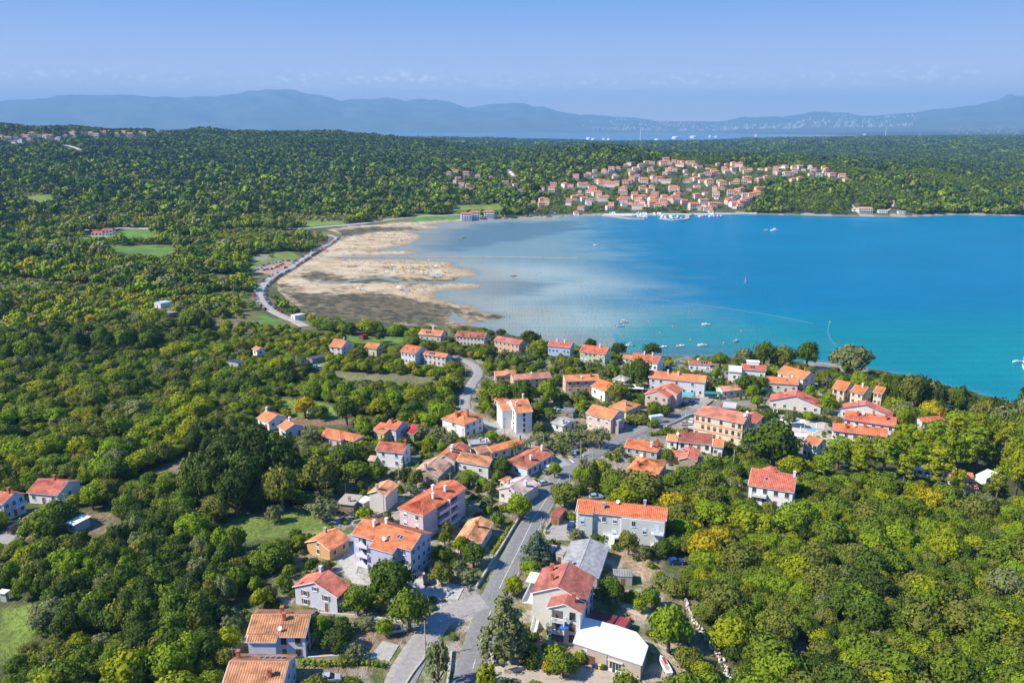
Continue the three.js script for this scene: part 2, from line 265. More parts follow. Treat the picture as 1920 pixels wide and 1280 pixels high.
function seaColour(x, z, r) {
  if (r > 5000) return [0.10, 0.20, 0.32];
  const q = fbm(x / 70, z / 34, 4), w = fbm(x / 200 + 9, z / 120, 3), streak = fbm(x / 120, z / 8 + x / 60, 2);
  const dd = sdf(DEEP, x, z) + q * 34, t = sstep(70, -52, dd);
  const near = sstep(-560, -440, z);   // toward the near shore the bed rises: greener
  let deep = [lerp(0.0, 0.002, near), lerp(0.20, 0.26, near), lerp(0.37, 0.32, near)].map((v) => v * (1 + 0.10 * w + 0.09 * streak));
  let c = [0.20, 0.335, 0.37].map((v) => v * (1 + 0.10 * w));
  c = c.map((v, k) => lerp(v, [0.02, 0.27, 0.315][k], sstep(-560, -470, z) * sstep(-20, 90, x) * 0.85));
  const s = sdf(SEA, x, z);
  for (const p of BANKS) { const b = sstep(34, -34, sdf(p, x, z) + q * 20); c = c.map((v, k) => lerp(v, [0.44, 0.52, 0.49][k], b * 0.7)); }
  for (const p of DARKS) { const b = sstep(12, -14, sdf(p, x, z) + q * 22); c = c.map((v, k) => lerp(v, [0.085, 0.175, 0.24][k], b * 0.7)); }
  if (x < 60) { const b = sstep(-60, 4, s + q * 16); c = c.map((v, k) => lerp(v, [0.40, 0.37, 0.28][k], b * 0.62)); }
  c = c.map((v, k) => lerp(v, deep[k], t));
  const edge = sstep(-9, -1, s + q * 4); return c.map((v, k) => lerp(v, [0.12, 0.30, 0.36][k], edge * 0.4));
}
{
  const rr = RAD.filter((r) => r > 330), a = ANG.filter((x) => Math.abs(x) < 62 * rad);
  struct('sea', sheet(a, rr, (x, z, r) => [0, seaColour(x, z, r)]), new THREE.MeshPhysicalMaterial({ vertexColors: true, roughness: 0.30, ior: 1.33, specularIntensity: 0.14, bumpMap: (() => { const t = ripple.clone(); t.repeat.set(1 / 34, 1 / 22); t.needsUpdate = true; return t; })(), bumpScale: 1.1 }));
}

// ---------------------------------------------------------------- keep-clear map: what a tree may not hide (value: how far away it stands)
const KW = 960, KH = 640, keep = new Float32Array(KW * KH);
function keepPoly(pts, dist) {   // pts in picture points
  let y0 = 1e9, y1 = -1e9; for (const p of pts) { y0 = Math.min(y0, p[1]); y1 = Math.max(y1, p[1]); }
  for (let y = Math.max(0, Math.floor(y0 / 2)); y <= Math.min(KH - 1, Math.ceil(y1 / 2)); y++) {
    const xs = [], yy = clamp(y * 2, y0 + 0.01, y1 - 0.01); for (let i = 0, j = pts.length - 1; i < pts.length; j = i++) { const a = pts[i], b = pts[j]; if ((a[1] > yy) !== (b[1] > yy)) xs.push(a[0] + (b[0] - a[0]) * (yy - a[1]) / (b[1] - a[1])); }
    xs.sort((a, b) => a - b);
    for (let k = 0; k + 1 < xs.length; k += 2) for (let x = Math.max(0, Math.floor(xs[k] / 2)); x <= Math.min(KW - 1, Math.ceil(xs[k + 1] / 2)); x++) { const o = y * KW + x; keep[o] = Math.max(keep[o], dist); }
  }
}
function keepList(list, extra = 0) { const pts = []; let far = 0; for (let i = 0; i < list.length; i += 2) { pts.push([list[i], list[i + 1]]); const g = ground(list[i], list[i + 1]); far = Math.max(far, Math.hypot(g[0], g[2])); } keepPoly(pts, far + extra); }
function keepWorld(pts) { const pp = pts.map(([x, y, z]) => project(x, y, z)); let far = 0; for (const [x, y, z] of pts) far = Math.max(far, Math.hypot(x, z)); keepPoly(hull(pp), far); }
function hull(pts) {
  const p = pts.map((q) => [q[0], q[1]]).sort((a, b) => a[0] - b[0] || a[1] - b[1]), cr = (o, a, b) => (a[0] - o[0]) * (b[1] - o[1]) - (a[1] - o[1]) * (b[0] - o[0]);
  const half = (s) => { const h = []; for (const q of s) { while (h.length > 1 && cr(h[h.length - 2], h[h.length - 1], q) <= 0) h.pop(); h.push(q); } h.pop(); return h; };
  return [...half(p), ...half([...p].reverse())];
}
const solids = [];   // circles [x, z, r] on the ground where no trunk may stand

// ---------------------------------------------------------------- roads, paths, paved yards
function curve(list, step = 3) {
  const pts = G(list).map((p) => new THREE.Vector3(p[0], 0, p[2])), c = new THREE.CatmullRomCurve3(pts, false, 'centripetal'), n = Math.max(2, Math.round(c.getLength() / step));
  return c.getSpacedPoints(n).map((p) => [p.x, p.z]);
}
function ribbon(line, w0, w1, lift, cross = 4, thick = 0.5) {
  const pos = [], uv = [], idx = [], n = cross + 3;
  line.forEach(([x, z], i) => {
    const a = line[Math.max(0, i - 1)], b = line[Math.min(line.length - 1, i + 1)]; let tx = b[0] - a[0], tz = b[1] - a[1]; const l = Math.hypot(tx, tz) || 1; tx /= l; tz /= l;
    for (let k = 0; k < n; k++) {
      const s = clamp((k - 1) / cross, 0, 1), off = lerp(w0, w1, s), X = x - tz * off, Z = z + tx * off, y = height(X, Z) + (k === 0 || k === n - 1 ? lift - thick : lift);
      pos.push(X, y, Z); uv.push(X, Z);
    }
    if (i) for (let k = 0; k + 1 < n; k++) { const p = (i - 1) * n + k; idx.push(p, p + n, p + 1, p + 1, p + n, p + n + 1); }
  });
  const g = new THREE.BufferGeometry(); g.setAttribute('position', new THREE.Float32BufferAttribute(pos, 3)); g.setAttribute('uv', new THREE.Float32BufferAttribute(uv, 2)); g.setIndex(idx); g.computeVertexNormals(); return g;
}
const ASPHALT = std([0.27, 0.26, 0.245], 0.9, { map: asphaltGrain }), PALEASPH = std([0.42, 0.385, 0.345], 0.9, { map: asphaltGrain }), GRAVEL = std([0.52, 0.45, 0.36], 0.95, { map: asphaltGrain }), PAINT = std([0.78, 0.78, 0.76], 0.7, { map: asphaltGrain });
const ROAD = {}, roadLines = [];
function road(name, key, list, w, m, lift = 0.12, guard = true) {
  const line = curve(list); ROAD[key] = line; roadLines.push([line, w / 2]); struct(name, ribbon(line, -w / 2, w / 2, lift), m);
  if (guard) for (let i = 0; i + 1 < line.length; i += 1) keepWorld([[line[i][0] - w / 2 - 1.0, height(...line[i]), line[i][1]], [line[i][0] + w / 2 + 1.0, height(...line[i]), line[i][1]], [line[i + 1][0] - w / 2 - 1.0, height(...line[i + 1]), line[i + 1][1]], [line[i + 1][0] + w / 2 + 1.0, height(...line[i + 1]), line[i + 1][1]]]);
}
road('road', 'main', [868, 1330, 880, 1280, 905, 1190, 936, 1105, 972, 1032, 1003, 970, 1028, 930, 1050, 898, 1068, 868], 7.0, ASPHALT);
road('road', 'east', [1058, 868, 1085, 866, 1120, 846, 1170, 820, 1236, 792, 1300, 771, 1380, 757, 1440, 752], 6, ASPHALT, 0.128);
road('road', 'north', [1062, 874, 1045, 860, 1018, 845, 998, 834, 970, 812, 930, 801, 900, 788, 874, 766, 873, 745, 884, 722, 896, 705, 895, 692, 877, 678, 845, 669], 4.6, PALEASPH, 0.136);
road('road', 'lane', [735, 1330, 755, 1268, 790, 1210, 830, 1158, 880, 1136, 908, 1128], 6.2, PALEASPH, 0.132);
road('road', 'pinklane', [640, 1018, 690, 992, 745, 968, 770, 950], 4, PALEASPH);
road('road', 'beach', [572, 612, 540, 597, 506, 580, 490, 563, 487, 548, 506, 524, 545, 502, 590, 472, 622, 453, 628, 446, 618, 440], 6.4, std([0.50, 0.45, 0.39], 0.95, { map: asphaltGrain }), 0.2);
road('road', 'shore', [540, 430, 600, 426, 680, 419, 735, 411, 800, 405, 862, 402], 6, std([0.42, 0.39, 0.36], 0.95), 0.3);
road('path', 'meadow', [40, 1012, 0, 1010, -40, 1016], 5, PALEASPH);
road('path', 'field', [150, 432, 190, 430, 285, 429], 5, std([0.55, 0.5, 0.43], 0.95), 0.3);
road('path', 'hillside', [120, 272, 150, 281], 9, std([0.6, 0.56, 0.5], 0.95), 0.5);
road('path', 'wood', [952, 318, 963, 330], 6, std([0.6, 0.52, 0.42], 0.95), 0.5);
road('road', 'village', [1535, 740, 1590, 745, 1640, 762, 1560, 775], 4, PALEASPH, 0.12);
for (const [a, l, o] of [['main', 0.14, 0]]) {   // painted centre line: dashes near the picture, solid farther up
  const line = ROAD[a]; struct('road_marking', ribbon(line.slice(14, line.length - 4), -0.07, 0.07, l, 1, 0.03), PAINT);
  for (let i = 1; i < 13; i += 3) struct('road_marking', ribbon(line.slice(i, i + 2), -0.07, 0.07, l, 1, 0.03), PAINT);
  struct('road_marking', ribbon(line.slice(2, line.length - 6), 2.8, 2.9, l, 1, 0.03), PAINT);
}
struct('road_marking', ribbon(curve([1068, 861, 1076, 868], 1), -0.25, 0.25, 0.15, 1, 0.03), PAINT);
struct('road_marking', ribbon(curve([1188, 811, 1232, 791], 2), -0.07, 0.07, 0.15, 1, 0.03), PAINT);
function slab(name, list, m, lift = 0.14, thick = 0.7, kind = true, guard = true) {
  const p = G(list), s = new THREE.Shape(p.map(([x, , z]) => new THREE.Vector2(x, z))), tri = THREE.ShapeUtils.triangulateShape(s.getPoints(), []), top = p.map(([x, , z]) => [x, height(x, z) + lift, z]), pos = [];
  const push = (...q) => q.forEach((v) => pos.push(...v)), cc = THREE.ShapeUtils.isClockWise(s.getPoints());
  const drape = (a, b, c, d) => { const l = [[a, b], [b, c], [c, a]].map(([u, v]) => Math.hypot(u[0] - v[0], u[2] - v[2])), m = Math.max(...l); if (m < 2.6 || d > 12) { push(a, b, c); return; } const k = l.indexOf(m), [A, B, C] = k === 0 ? [a, b, c] : k === 1 ? [b, c, a] : [c, a, b], x = (A[0] + B[0]) / 2, z = (A[2] + B[2]) / 2, M = [x, height(x, z) + lift, z]; drape(A, M, C, d + 1); drape(M, B, C, d + 1); };
  for (const [a, b, c] of tri) drape(top[a], top[cc ? b : c], top[cc ? c : b], 0);
  for (let i = 0; i < top.length; i++) { const a = top[i], b = top[(i + 1) % top.length], A = [a[0], a[1] - thick, a[2]], B = [b[0], b[1] - thick, b[2]]; push(a, b, B, a, B, A); }
  const g = new THREE.BufferGeometry(); g.setAttribute('position', new THREE.Float32BufferAttribute(pos, 3)); g.setAttribute('uv', new THREE.Float32BufferAttribute(pos.filter((_, i) => i % 3 !== 1), 2)); g.computeVertexNormals();
  const o = struct(name, g, m); if (guard) keepWorld(top); return o;
}
const PAVE = std([0.58, 0.54, 0.48], 0.9, { map: asphaltGrain }), PAVEPINK = std([0.60, 0.47, 0.38], 0.9, { map: asphaltGrain });
slab('paved_yard', [636, 1053, 664, 1016, 680, 1030, 668, 1075, 690, 1098, 660, 1093], PAVE);
slab('paved_yard', [757, 1090, 800, 1083, 871, 1100, 858, 1125, 800, 1118], PAVE);
slab('paved_yard', [690, 1236, 717, 1202, 748, 1210, 730, 1240], std([0.52, 0.48, 0.43], 0.9, { map: asphaltGrain }));
slab('parking_yard', [1018, 996, 1034, 970, 1078, 976, 1072, 1014, 1026, 1012], PALEASPH);
slab('paved_yard', [1163, 1137, 1180, 1131, 1221, 1143, 1211, 1162], PAVEPINK);
slab('paved_yard', [905, 1240, 965, 1236, 1080, 1250, 1195, 1262, 1230, 1300, 940, 1310, 918, 1272], std([0.50, 0.42, 0.33], 0.95, { map: asphaltGrain }), 0.06);
slab('parking_yard', [922, 792, 950, 786, 975, 806, 955, 808], PALEASPH);
slab('parking_yard', [1262, 752, 1300, 738, 1345, 745, 1310, 770], PALEASPH);
slab('parking_yard', [1290, 790, 1312, 785, 1330, 800, 1350, 815, 1290, 812], PAVE);
slab('paved_yard', [12, 1004, 40, 984, 62, 989, 55, 1003], PAVEPINK);
slab('pool_terrace', [1440, 785, 1475, 776, 1550, 790, 1546, 806, 1510, 822, 1460, 812], std([0.66, 0.58, 0.47], 0.9, { map: asphaltGrain }));
slab('sandy_yard', [1300, 742, 1334, 741, 1345, 752, 1310, 752], std([0.55, 0.47, 0.33], 0.95, { map: asphaltGrain }));
slab('car_park', [476, 512, 500, 494, 546, 488, 551, 493, 513, 515], std([0.52, 0.33, 0.21], 0.95, { map: asphaltGrain }), 0.25);
slab('promenade', [1130, 403.2, 1180, 405.2, 1196, 403.5, 1240, 403.4, 1300, 403, 1420, 400.6, 1420, 398.6, 1300, 400.6, 1200, 401, 1130, 401], std([0.55, 0.5, 0.43], 0.9), 0.4, 1.5);
for (const l of [[150, 960, 215, 958, 222, 985, 165, 1000], [650, 630, 760, 632, 755, 643, 655, 643], [200, 459, 320, 460, 322, 474, 300, 477, 230, 475], [228, 431, 288, 432, 284, 445, 240, 446], [570, 416, 640, 415, 640, 421, 585, 425],
  [778, 404, 860, 404, 856, 417, 790, 418], [850, 385, 935, 384, 940, 392, 850, 393], [430, 985, 560, 965, 600, 970, 560, 992, 470, 1005], [0, 1150, 55, 1140, 60, 1185, 0, 1230], [620, 690, 830, 702, 825, 716, 640, 712], [470, 787, 560, 785, 660, 792, 600, 797, 540, 798], [540, 750, 640, 770, 620, 780, 550, 778],
  [330, 865, 365, 855, 350, 878, 320, 890], [1500, 1205, 1510, 1215, 1505, 1235], [1300, 1150, 1325, 1190, 1360, 1265, 1345, 1270, 1300, 1180], [1000, 1260, 1200, 1255, 1235, 1180, 1255, 1280, 1000, 1280], [475, 510, 550, 488, 600, 474, 515, 520], [690, 1180, 740, 1195, 700, 1250, 590, 1255, 600, 1215, 660, 1190], [1165, 1030, 1235, 1085, 1205, 1105, 1165, 1060], [1425, 780, 1555, 792, 1510, 825, 1440, 810], [1270, 740, 1420, 745, 1440, 756, 1280, 770],
  [900, 780, 1000, 812, 1015, 828, 970, 825, 905, 800], [1160, 800, 1250, 780, 1310, 790, 1310, 825, 1240, 828, 1170, 825], [1150, 862, 1180, 862, 1172, 888, 1145, 885], [1520, 678, 1558, 682, 1555, 690, 1530, 690]]) keepList(l, 6);
keepPoly(BASIN.map(([x, z]) => z < 0 ? project(x, 0.5, z) : [0, 0]), 640);

// ---------------------------------------------------------------- houses
const glassM = new THREE.MeshStandardMaterial({ color: new THREE.Color().setRGB(0.03, 0.04, 0.05), roughness: 0.15 });
const WHITE = [0.84, 0.83, 0.80], WOOD = [0.22, 0.11, 0.05], STONE = [0.42, 0.34, 0.25], CONC = [0.40, 0.38, 0.35];
const NEWTILE = [0.60, 0.205, 0.072], CLAY = [0.48, 0.205, 0.10], BROWNTILE = [0.30, 0.105, 0.06], REDTILE = [0.50, 0.115, 0.055], OLDTILE = [0.44, 0.27, 0.18], GREYTILE = [0.40, 0.36, 0.33], PINKTILE = [0.55, 0.17, 0.10], GREY = [0.34, 0.33, 0.32];
const tileM = std([1, 1, 1], 0.8, { vertexColors: true, side: THREE.DoubleSide });
const wallGrain = grain(256, 21, (u, v, p) => 0.90 + 0.07 * p(u, v, 5) + 0.05 * p(u, v, 22) + 0.06 * (rnd() - 0.5), 1 / 7);
const wallMats = new Map();
const wallM = (c) => { const k = c.join(); if (!wallMats.has(k)) wallMats.set(k, std(c, 0.9, { map: wallGrain })); return wallMats.get(k); };
function tris(pos, col) { const g = new THREE.BufferGeometry(); g.setAttribute('position', new THREE.Float32BufferAttribute(pos, 3)); if (col) g.setAttribute('color', new THREE.Float32BufferAttribute(col, 3)); else { const uv = []; for (let i = 0; i < pos.length; i += 3) uv.push(pos[i] + pos[i + 2], pos[i + 1]); g.setAttribute('uv', new THREE.Float32BufferAttribute(uv, 2)); } g.computeVertexNormals(); return g; }
// a roof slope of barrel tiles: A-B along the eave, D-C along the ridge; each course steps down over the one below it
function slope(A, B, C, D, c, fine, seed, skew = 0) {
  A = new THREE.Vector3(...A); B = new THREE.Vector3(...B); C = new THREE.Vector3(...C); D = new THREE.Vector3(...D);
  const n = new THREE.Vector3().crossVectors(B.clone().sub(A), D.clone().sub(A)).normalize(); if (n.y < 0) n.negate();
  const len = A.distanceTo(B), up = Math.max(A.distanceTo(D), B.distanceTo(C) * 0.7), cols = Math.max(3, Math.round(len / (fine > 1 ? 0.5 : fine ? 0.6 : 0.9))), rows = fine ? Math.max(3, Math.round(up / (fine > 1 ? 0.42 : 0.9))) : Math.max(2, Math.round(up / 2)), seg = fine > 1 ? 4 : 2, amp = fine > 1 ? 0.12 : 0.07, q = mulberry(seed);
  const pos = [], col = [], at = (u, v, h) => { const a = A.clone().lerp(B, u), b = D.clone().lerp(C, u); return a.lerp(b, v).addScaledVector(n, h); }, m = cols * seg;
  const nx = A.x * 0.31 + seed, drop = fine ? 0.035 : 0.02;
  for (let j = 0; j < rows; j++) {
    const tone = []; for (let i = 0; i < cols; i++) { const w = 1 + 0.20 * n2(i * 0.21 + nx, j * 0.24) + (q() - 0.5) * (fine > 1 ? 0.30 : 0.2) + skew * n2(i * 0.07 + nx, j * 0.13 + 5); tone.push([c[0] * w, c[1] * w * (1 + 0.1 * (q() - 0.5)), c[2] * w]); }
    for (let i = 0; i < m; i++) {
      const h0 = amp * Math.abs(Math.sin(Math.PI * i / seg * 1)), h1 = amp * Math.abs(Math.sin(Math.PI * (i + 1) / seg)), t = tone[Math.floor(i / seg)];
      const u0 = i / m, u1 = (i + 1) / m, v0 = j / rows - (j ? 0.012 : 0), v1 = (j + 1) / rows;
      const a = at(u0, v0, h0 + drop), b = at(u1, v0, h1 + drop), d = at(u1, v1, h1), e = at(u0, v1, h0);
      for (const p of [a, b, d, a, d, e]) { pos.push(p.x, p.y, p.z); col.push(...t); }
    }
  }
  return tris(pos, col);
}
function mergeC(list) { return mergeGeometries(list.map((g) => g.index ? g.toNonIndexed() : g)); }
function rod(a, b, r, n = 6) { const A = new THREE.Vector3(...a), d = new THREE.Vector3(...b).sub(A), g = new THREE.CylinderGeometry(r, r, d.length(), n); g.translate(0, d.length() / 2, 0).applyQuaternion(new THREE.Quaternion().setFromUnitVectors(new THREE.Vector3(0, 1, 0), d.clone().normalize())); return g.translate(...a); }
// fits a rectangle of eaves to picture points; see `spec` below
function fit(s) {
  const [x0, y0, x1, y1] = s.e, mid = [(x0 + x1) / 2, (y0 + y1) / 2]; let gy = 8;
  const unproj = (x, y) => { const p = atY(x, y, gy + s.h); return new THREE.Vector2(...p); };
  for (let k = 0; k < 8; k++) { const p = unproj(...mid); gy = height(p.x, p.y); }
  const a = unproj(x0, y0), b = unproj(x1, y1), u = b.clone().sub(a), L = u.length(); u.normalize();
  let v = new THREE.Vector2(-u.y, u.x), t, rise;
  const k = s.pitch ?? 0.42;
  if (s.c) { const c = unproj(...s.c), w = c.clone().sub(b); if (w.dot(v) < 0) v.negate(); t = Math.abs(w.dot(v)) / 2; rise = s.flat ? 0 : t * k; }
  else {
    let best = 1e9; for (const sg of [1, -1]) for (let q = 1.2; q < 12; q += 0.05) { const w = v.clone().multiplyScalar(sg * q), pr = project(b.x + w.x, gy + s.h + q * k, b.y + w.y), e = (pr[0] - s.r[0]) ** 2 * (s.wx ?? 1) + (pr[1] - s.r[1]) ** 2; if (e < best) { best = e; t = q; rise = sg; } }
    v.multiplyScalar(rise); rise = t * k;
  }
  if (s.t) { t = s.t; rise = t * k; }
  const c = a.clone().add(b).multiplyScalar(0.5).addScaledVector(v, t), turn = Math.atan2(-u.y, u.x), front = v.dot(new THREE.Vector2(-u.y, u.x)) > 0 ? -1 : 1;   // sign of local z at the given eave
  const d = Math.hypot(c.x, c.y);
  return { c, gy, L, W: 2 * t, rise, turn, front, u, v, d };
}
const frameGeo = {};
function windowGeo(w, h) { const k = w + '_' + h; return frameGeo[k] ??= { pane: box(w, h, 0.03, 0, 0, 0.02), frame: mergeGeometries([box(0.09, h + 0.18, 0.09, -w / 2 - 0.045, 0, 0.045), box(0.09, h + 0.18, 0.09, w / 2 + 0.045, 0, 0.045), box(w, 0.09, 0.09, 0, h / 2 + 0.045, 0.045), box(w, 0.09, 0.09, 0, -h / 2 - 0.045, 0.045), box(0.05, h, 0.05, 0, 0, 0.05), box(w + 0.3, 0.06, 0.2, 0, -h / 2 - 0.13, 0.1)].map(plain)), shutters: [-1, 1].map((sg) => box(w / 2, h, 0.05, sg * (w * 0.75 + 0.1), 0, 0.03)), blind: box(w - 0.02, h * 0.55, 0.02, 0, h * 0.22, 0.05) }; }
function addWindow(parent, x, y, z, ry, w, h, style) {
  const g = windowGeo(w, h), o = mesh('window', g.pane, glassM, parent); o.position.set(x, y, z); o.rotation.y = ry;
  mesh('frame', g.frame, style.frame ?? mat([0.75, 0.74, 0.72]), o);
  if (style.shutter) for (const sh of g.shutters) mesh('shutter', sh, style.shutter, o);
  if (style.blind && rnd() < 0.6) mesh('blind', g.blind, style.blind, o);
  return o;
}
function addDoor(parent, x, y, z, ry, w, h, m) { const o = mesh('door', box(w, h, 0.06, 0, h / 2, 0.03), m, parent); o.position.set(x, y, z); o.rotation.y = ry; mesh('handle', box(0.05, 0.14, 0.06, w * 0.38, h * 0.48, 0.09), mat([0.5, 0.5, 0.5], 0.4), o); mesh('frame', [box(0.1, h + 0.1, 0.1, -w / 2 - 0.05, h / 2, 0.03), box(0.1, h + 0.1, 0.1, w / 2 + 0.05, h / 2, 0.03), box(w, 0.1, 0.1, 0, h + 0.05, 0.03)], mat([0.7, 0.7, 0.68]), o); return o; }
function chimney(parent, x, y, z, m, hh = 1.3) { const o = mesh('chimney', [box(0.62, hh + 0.8, 0.62, 0, hh / 2 - 0.4, 0)], m, parent); o.position.set(x, y, z); mesh('chimney_cap', [box(0.8, 0.1, 0.8, 0, hh + 0.05, 0), box(0.14, 0.3, 0.14, -0.25, hh + 0.2, -0.25), box(0.14, 0.3, 0.14, 0.25, hh + 0.2, -0.25), box(0.14, 0.3, 0.14, -0.25, hh + 0.2, 0.25), box(0.14, 0.3, 0.14, 0.25, hh + 0.2, 0.25), box(0.86, 0.09, 0.86, 0, hh + 0.39, 0)], m, o); return o; }
function dish(parent, x, y, z) { const pts = []; for (let i = 0; i <= 6; i++) pts.push(new THREE.Vector2(i / 6 * 0.5, (i / 6) ** 2 * 0.13)); const o = mesh('satellite_dish', [new THREE.LatheGeometry(pts, 16).rotateX(Math.PI * 0.36).translate(0, 0.9, 0.1), rod([0, -0.4, 0], [0, 0.9, 0], 0.04), rod([0, 0.9, 0.1], [0, 1.2, 0.55], 0.02)], mat([0.82, 0.82, 0.82], 0.5), parent); o.position.set(x, y, z); return o; }
const H = {}, houses = [];
function prismX(poly, x0, x1) {   // poly: [z, y] outline, extruded along x; flat ends
  const pos = [], n = poly.length, tri = THREE.ShapeUtils.triangulateShape(poly.map((p) => new THREE.Vector2(...p)), []), cw = THREE.ShapeUtils.isClockWise(poly.map((p) => new THREE.Vector2(...p)));
  for (const [a, b, c] of tri) { const q = [poly[a], poly[b], poly[c]]; for (const p of cw ? q : [...q].reverse()) pos.push(x1, p[1], p[0]); for (const p of cw ? [...q].reverse() : q) pos.push(x0, p[1], p[0]); }
  for (let i = 0; i < n; i++) { const a = poly[i], b = poly[(i + 1) % n], A = [x0, a[1], a[0]], B = [x0, b[1], b[0]], C = [x1, b[1], b[0]], D = [x1, a[1], a[0]]; const q = cw ? [A, B, C, A, C, D] : [A, C, B, A, D, C]; for (const p of q) pos.push(...p); }
  return tris(pos);
}
function roofOn(o, s, L, W, h, rise, x = 0, z = 0, seed = 1, name = 'roof') {
  const fine = s.fine ?? 0, c = s.roof, hip = s.hip ?? '', hl = hip.includes('l') ? Math.min(L / 2 - 0.3, W / 2) : 0, hr = hip.includes('r') ? Math.min(L / 2 - 0.3, W / 2) : 0, parts = [], l = L / 2, w = W / 2, skew = s.old ?? 0;
  const R0 = [x - l + hl, h + rise, z], R1 = [x + l - hr, h + rise, z];
  parts.push(slope([x - l, h, z + w], [x + l, h, z + w], R1, R0, c, fine, seed * 7 + 1, skew), slope([x + l, h, z - w], [x - l, h, z - w], R0, R1, c, fine, seed * 7 + 2, skew));
  if (hl) parts.push(slope([x - l, h, z - w], [x - l, h, z + w], R0, R0, c, fine, seed * 7 + 3, skew)); if (hr) parts.push(slope([x + l, h, z + w], [x + l, h, z - w], R1, R1, c, fine, seed * 7 + 4, skew));
  const roof = mesh(name, mergeC(parts), tileM, o), under = mat(s.trim ?? [0.66, 0.64, 0.6]);
  const ed = [[x - l, h - 0.07, z + w], [x + l, h - 0.07, z + w], [x + l, h - 0.07, z - w], [x - l, h - 0.07, z - w]], tr = [];
  const A = [x - l, h - 0.10, z + w], B = [x + l, h - 0.10, z + w], C = [x + l, h - 0.10, z - w], D = [x - l, h - 0.10, z - w], r0 = [R0[0], h + rise - 0.10, z], r1 = [R1[0], h + rise - 0.10, z];
  tr.push(tris([A, r1, B, A, r0, r1, C, r0, D, C, r1, r0, ...(hl ? [D, r0, A] : []), ...(hr ? [B, r1, C] : [])].flat()));
  mesh('eaves', [...tr, rod(ed[0], ed[1], 0.07), rod(ed[2], ed[3], 0.07), ...(hl ? [rod(ed[3], ed[0], 0.07)] : [rod([x - l, h - 0.04, z + w], [x - l, h + rise - 0.04, z], 0.09, 4), rod([x - l, h - 0.04, z - w], [x - l, h + rise - 0.04, z], 0.09, 4)]), ...(hr ? [rod(ed[1], ed[2], 0.07)] : [rod([x + l, h - 0.04, z + w], [x + l, h + rise - 0.04, z], 0.09, 4), rod([x + l, h - 0.04, z - w], [x + l, h + rise - 0.04, z], 0.09, 4)])], under, roof);
  const cap = [rod([R0[0], h + rise + 0.03, z], [R1[0], h + rise + 0.03, z], 0.13)];
  if (hl) cap.push(rod([x - l, h + 0.05, z + w], [R0[0], h + rise + 0.03, z], 0.11), rod([x - l, h + 0.05, z - w], [R0[0], h + rise + 0.03, z], 0.11)); if (hr) cap.push(rod([x + l, h + 0.05, z + w], [R1[0], h + rise + 0.03, z], 0.11), rod([x + l, h + 0.05, z - w], [R1[0], h + rise + 0.03, z], 0.11));
  mesh('ridge_tiles', cap, mat(c.map((v) => v * 1.08)), roof);
  return roof;
}
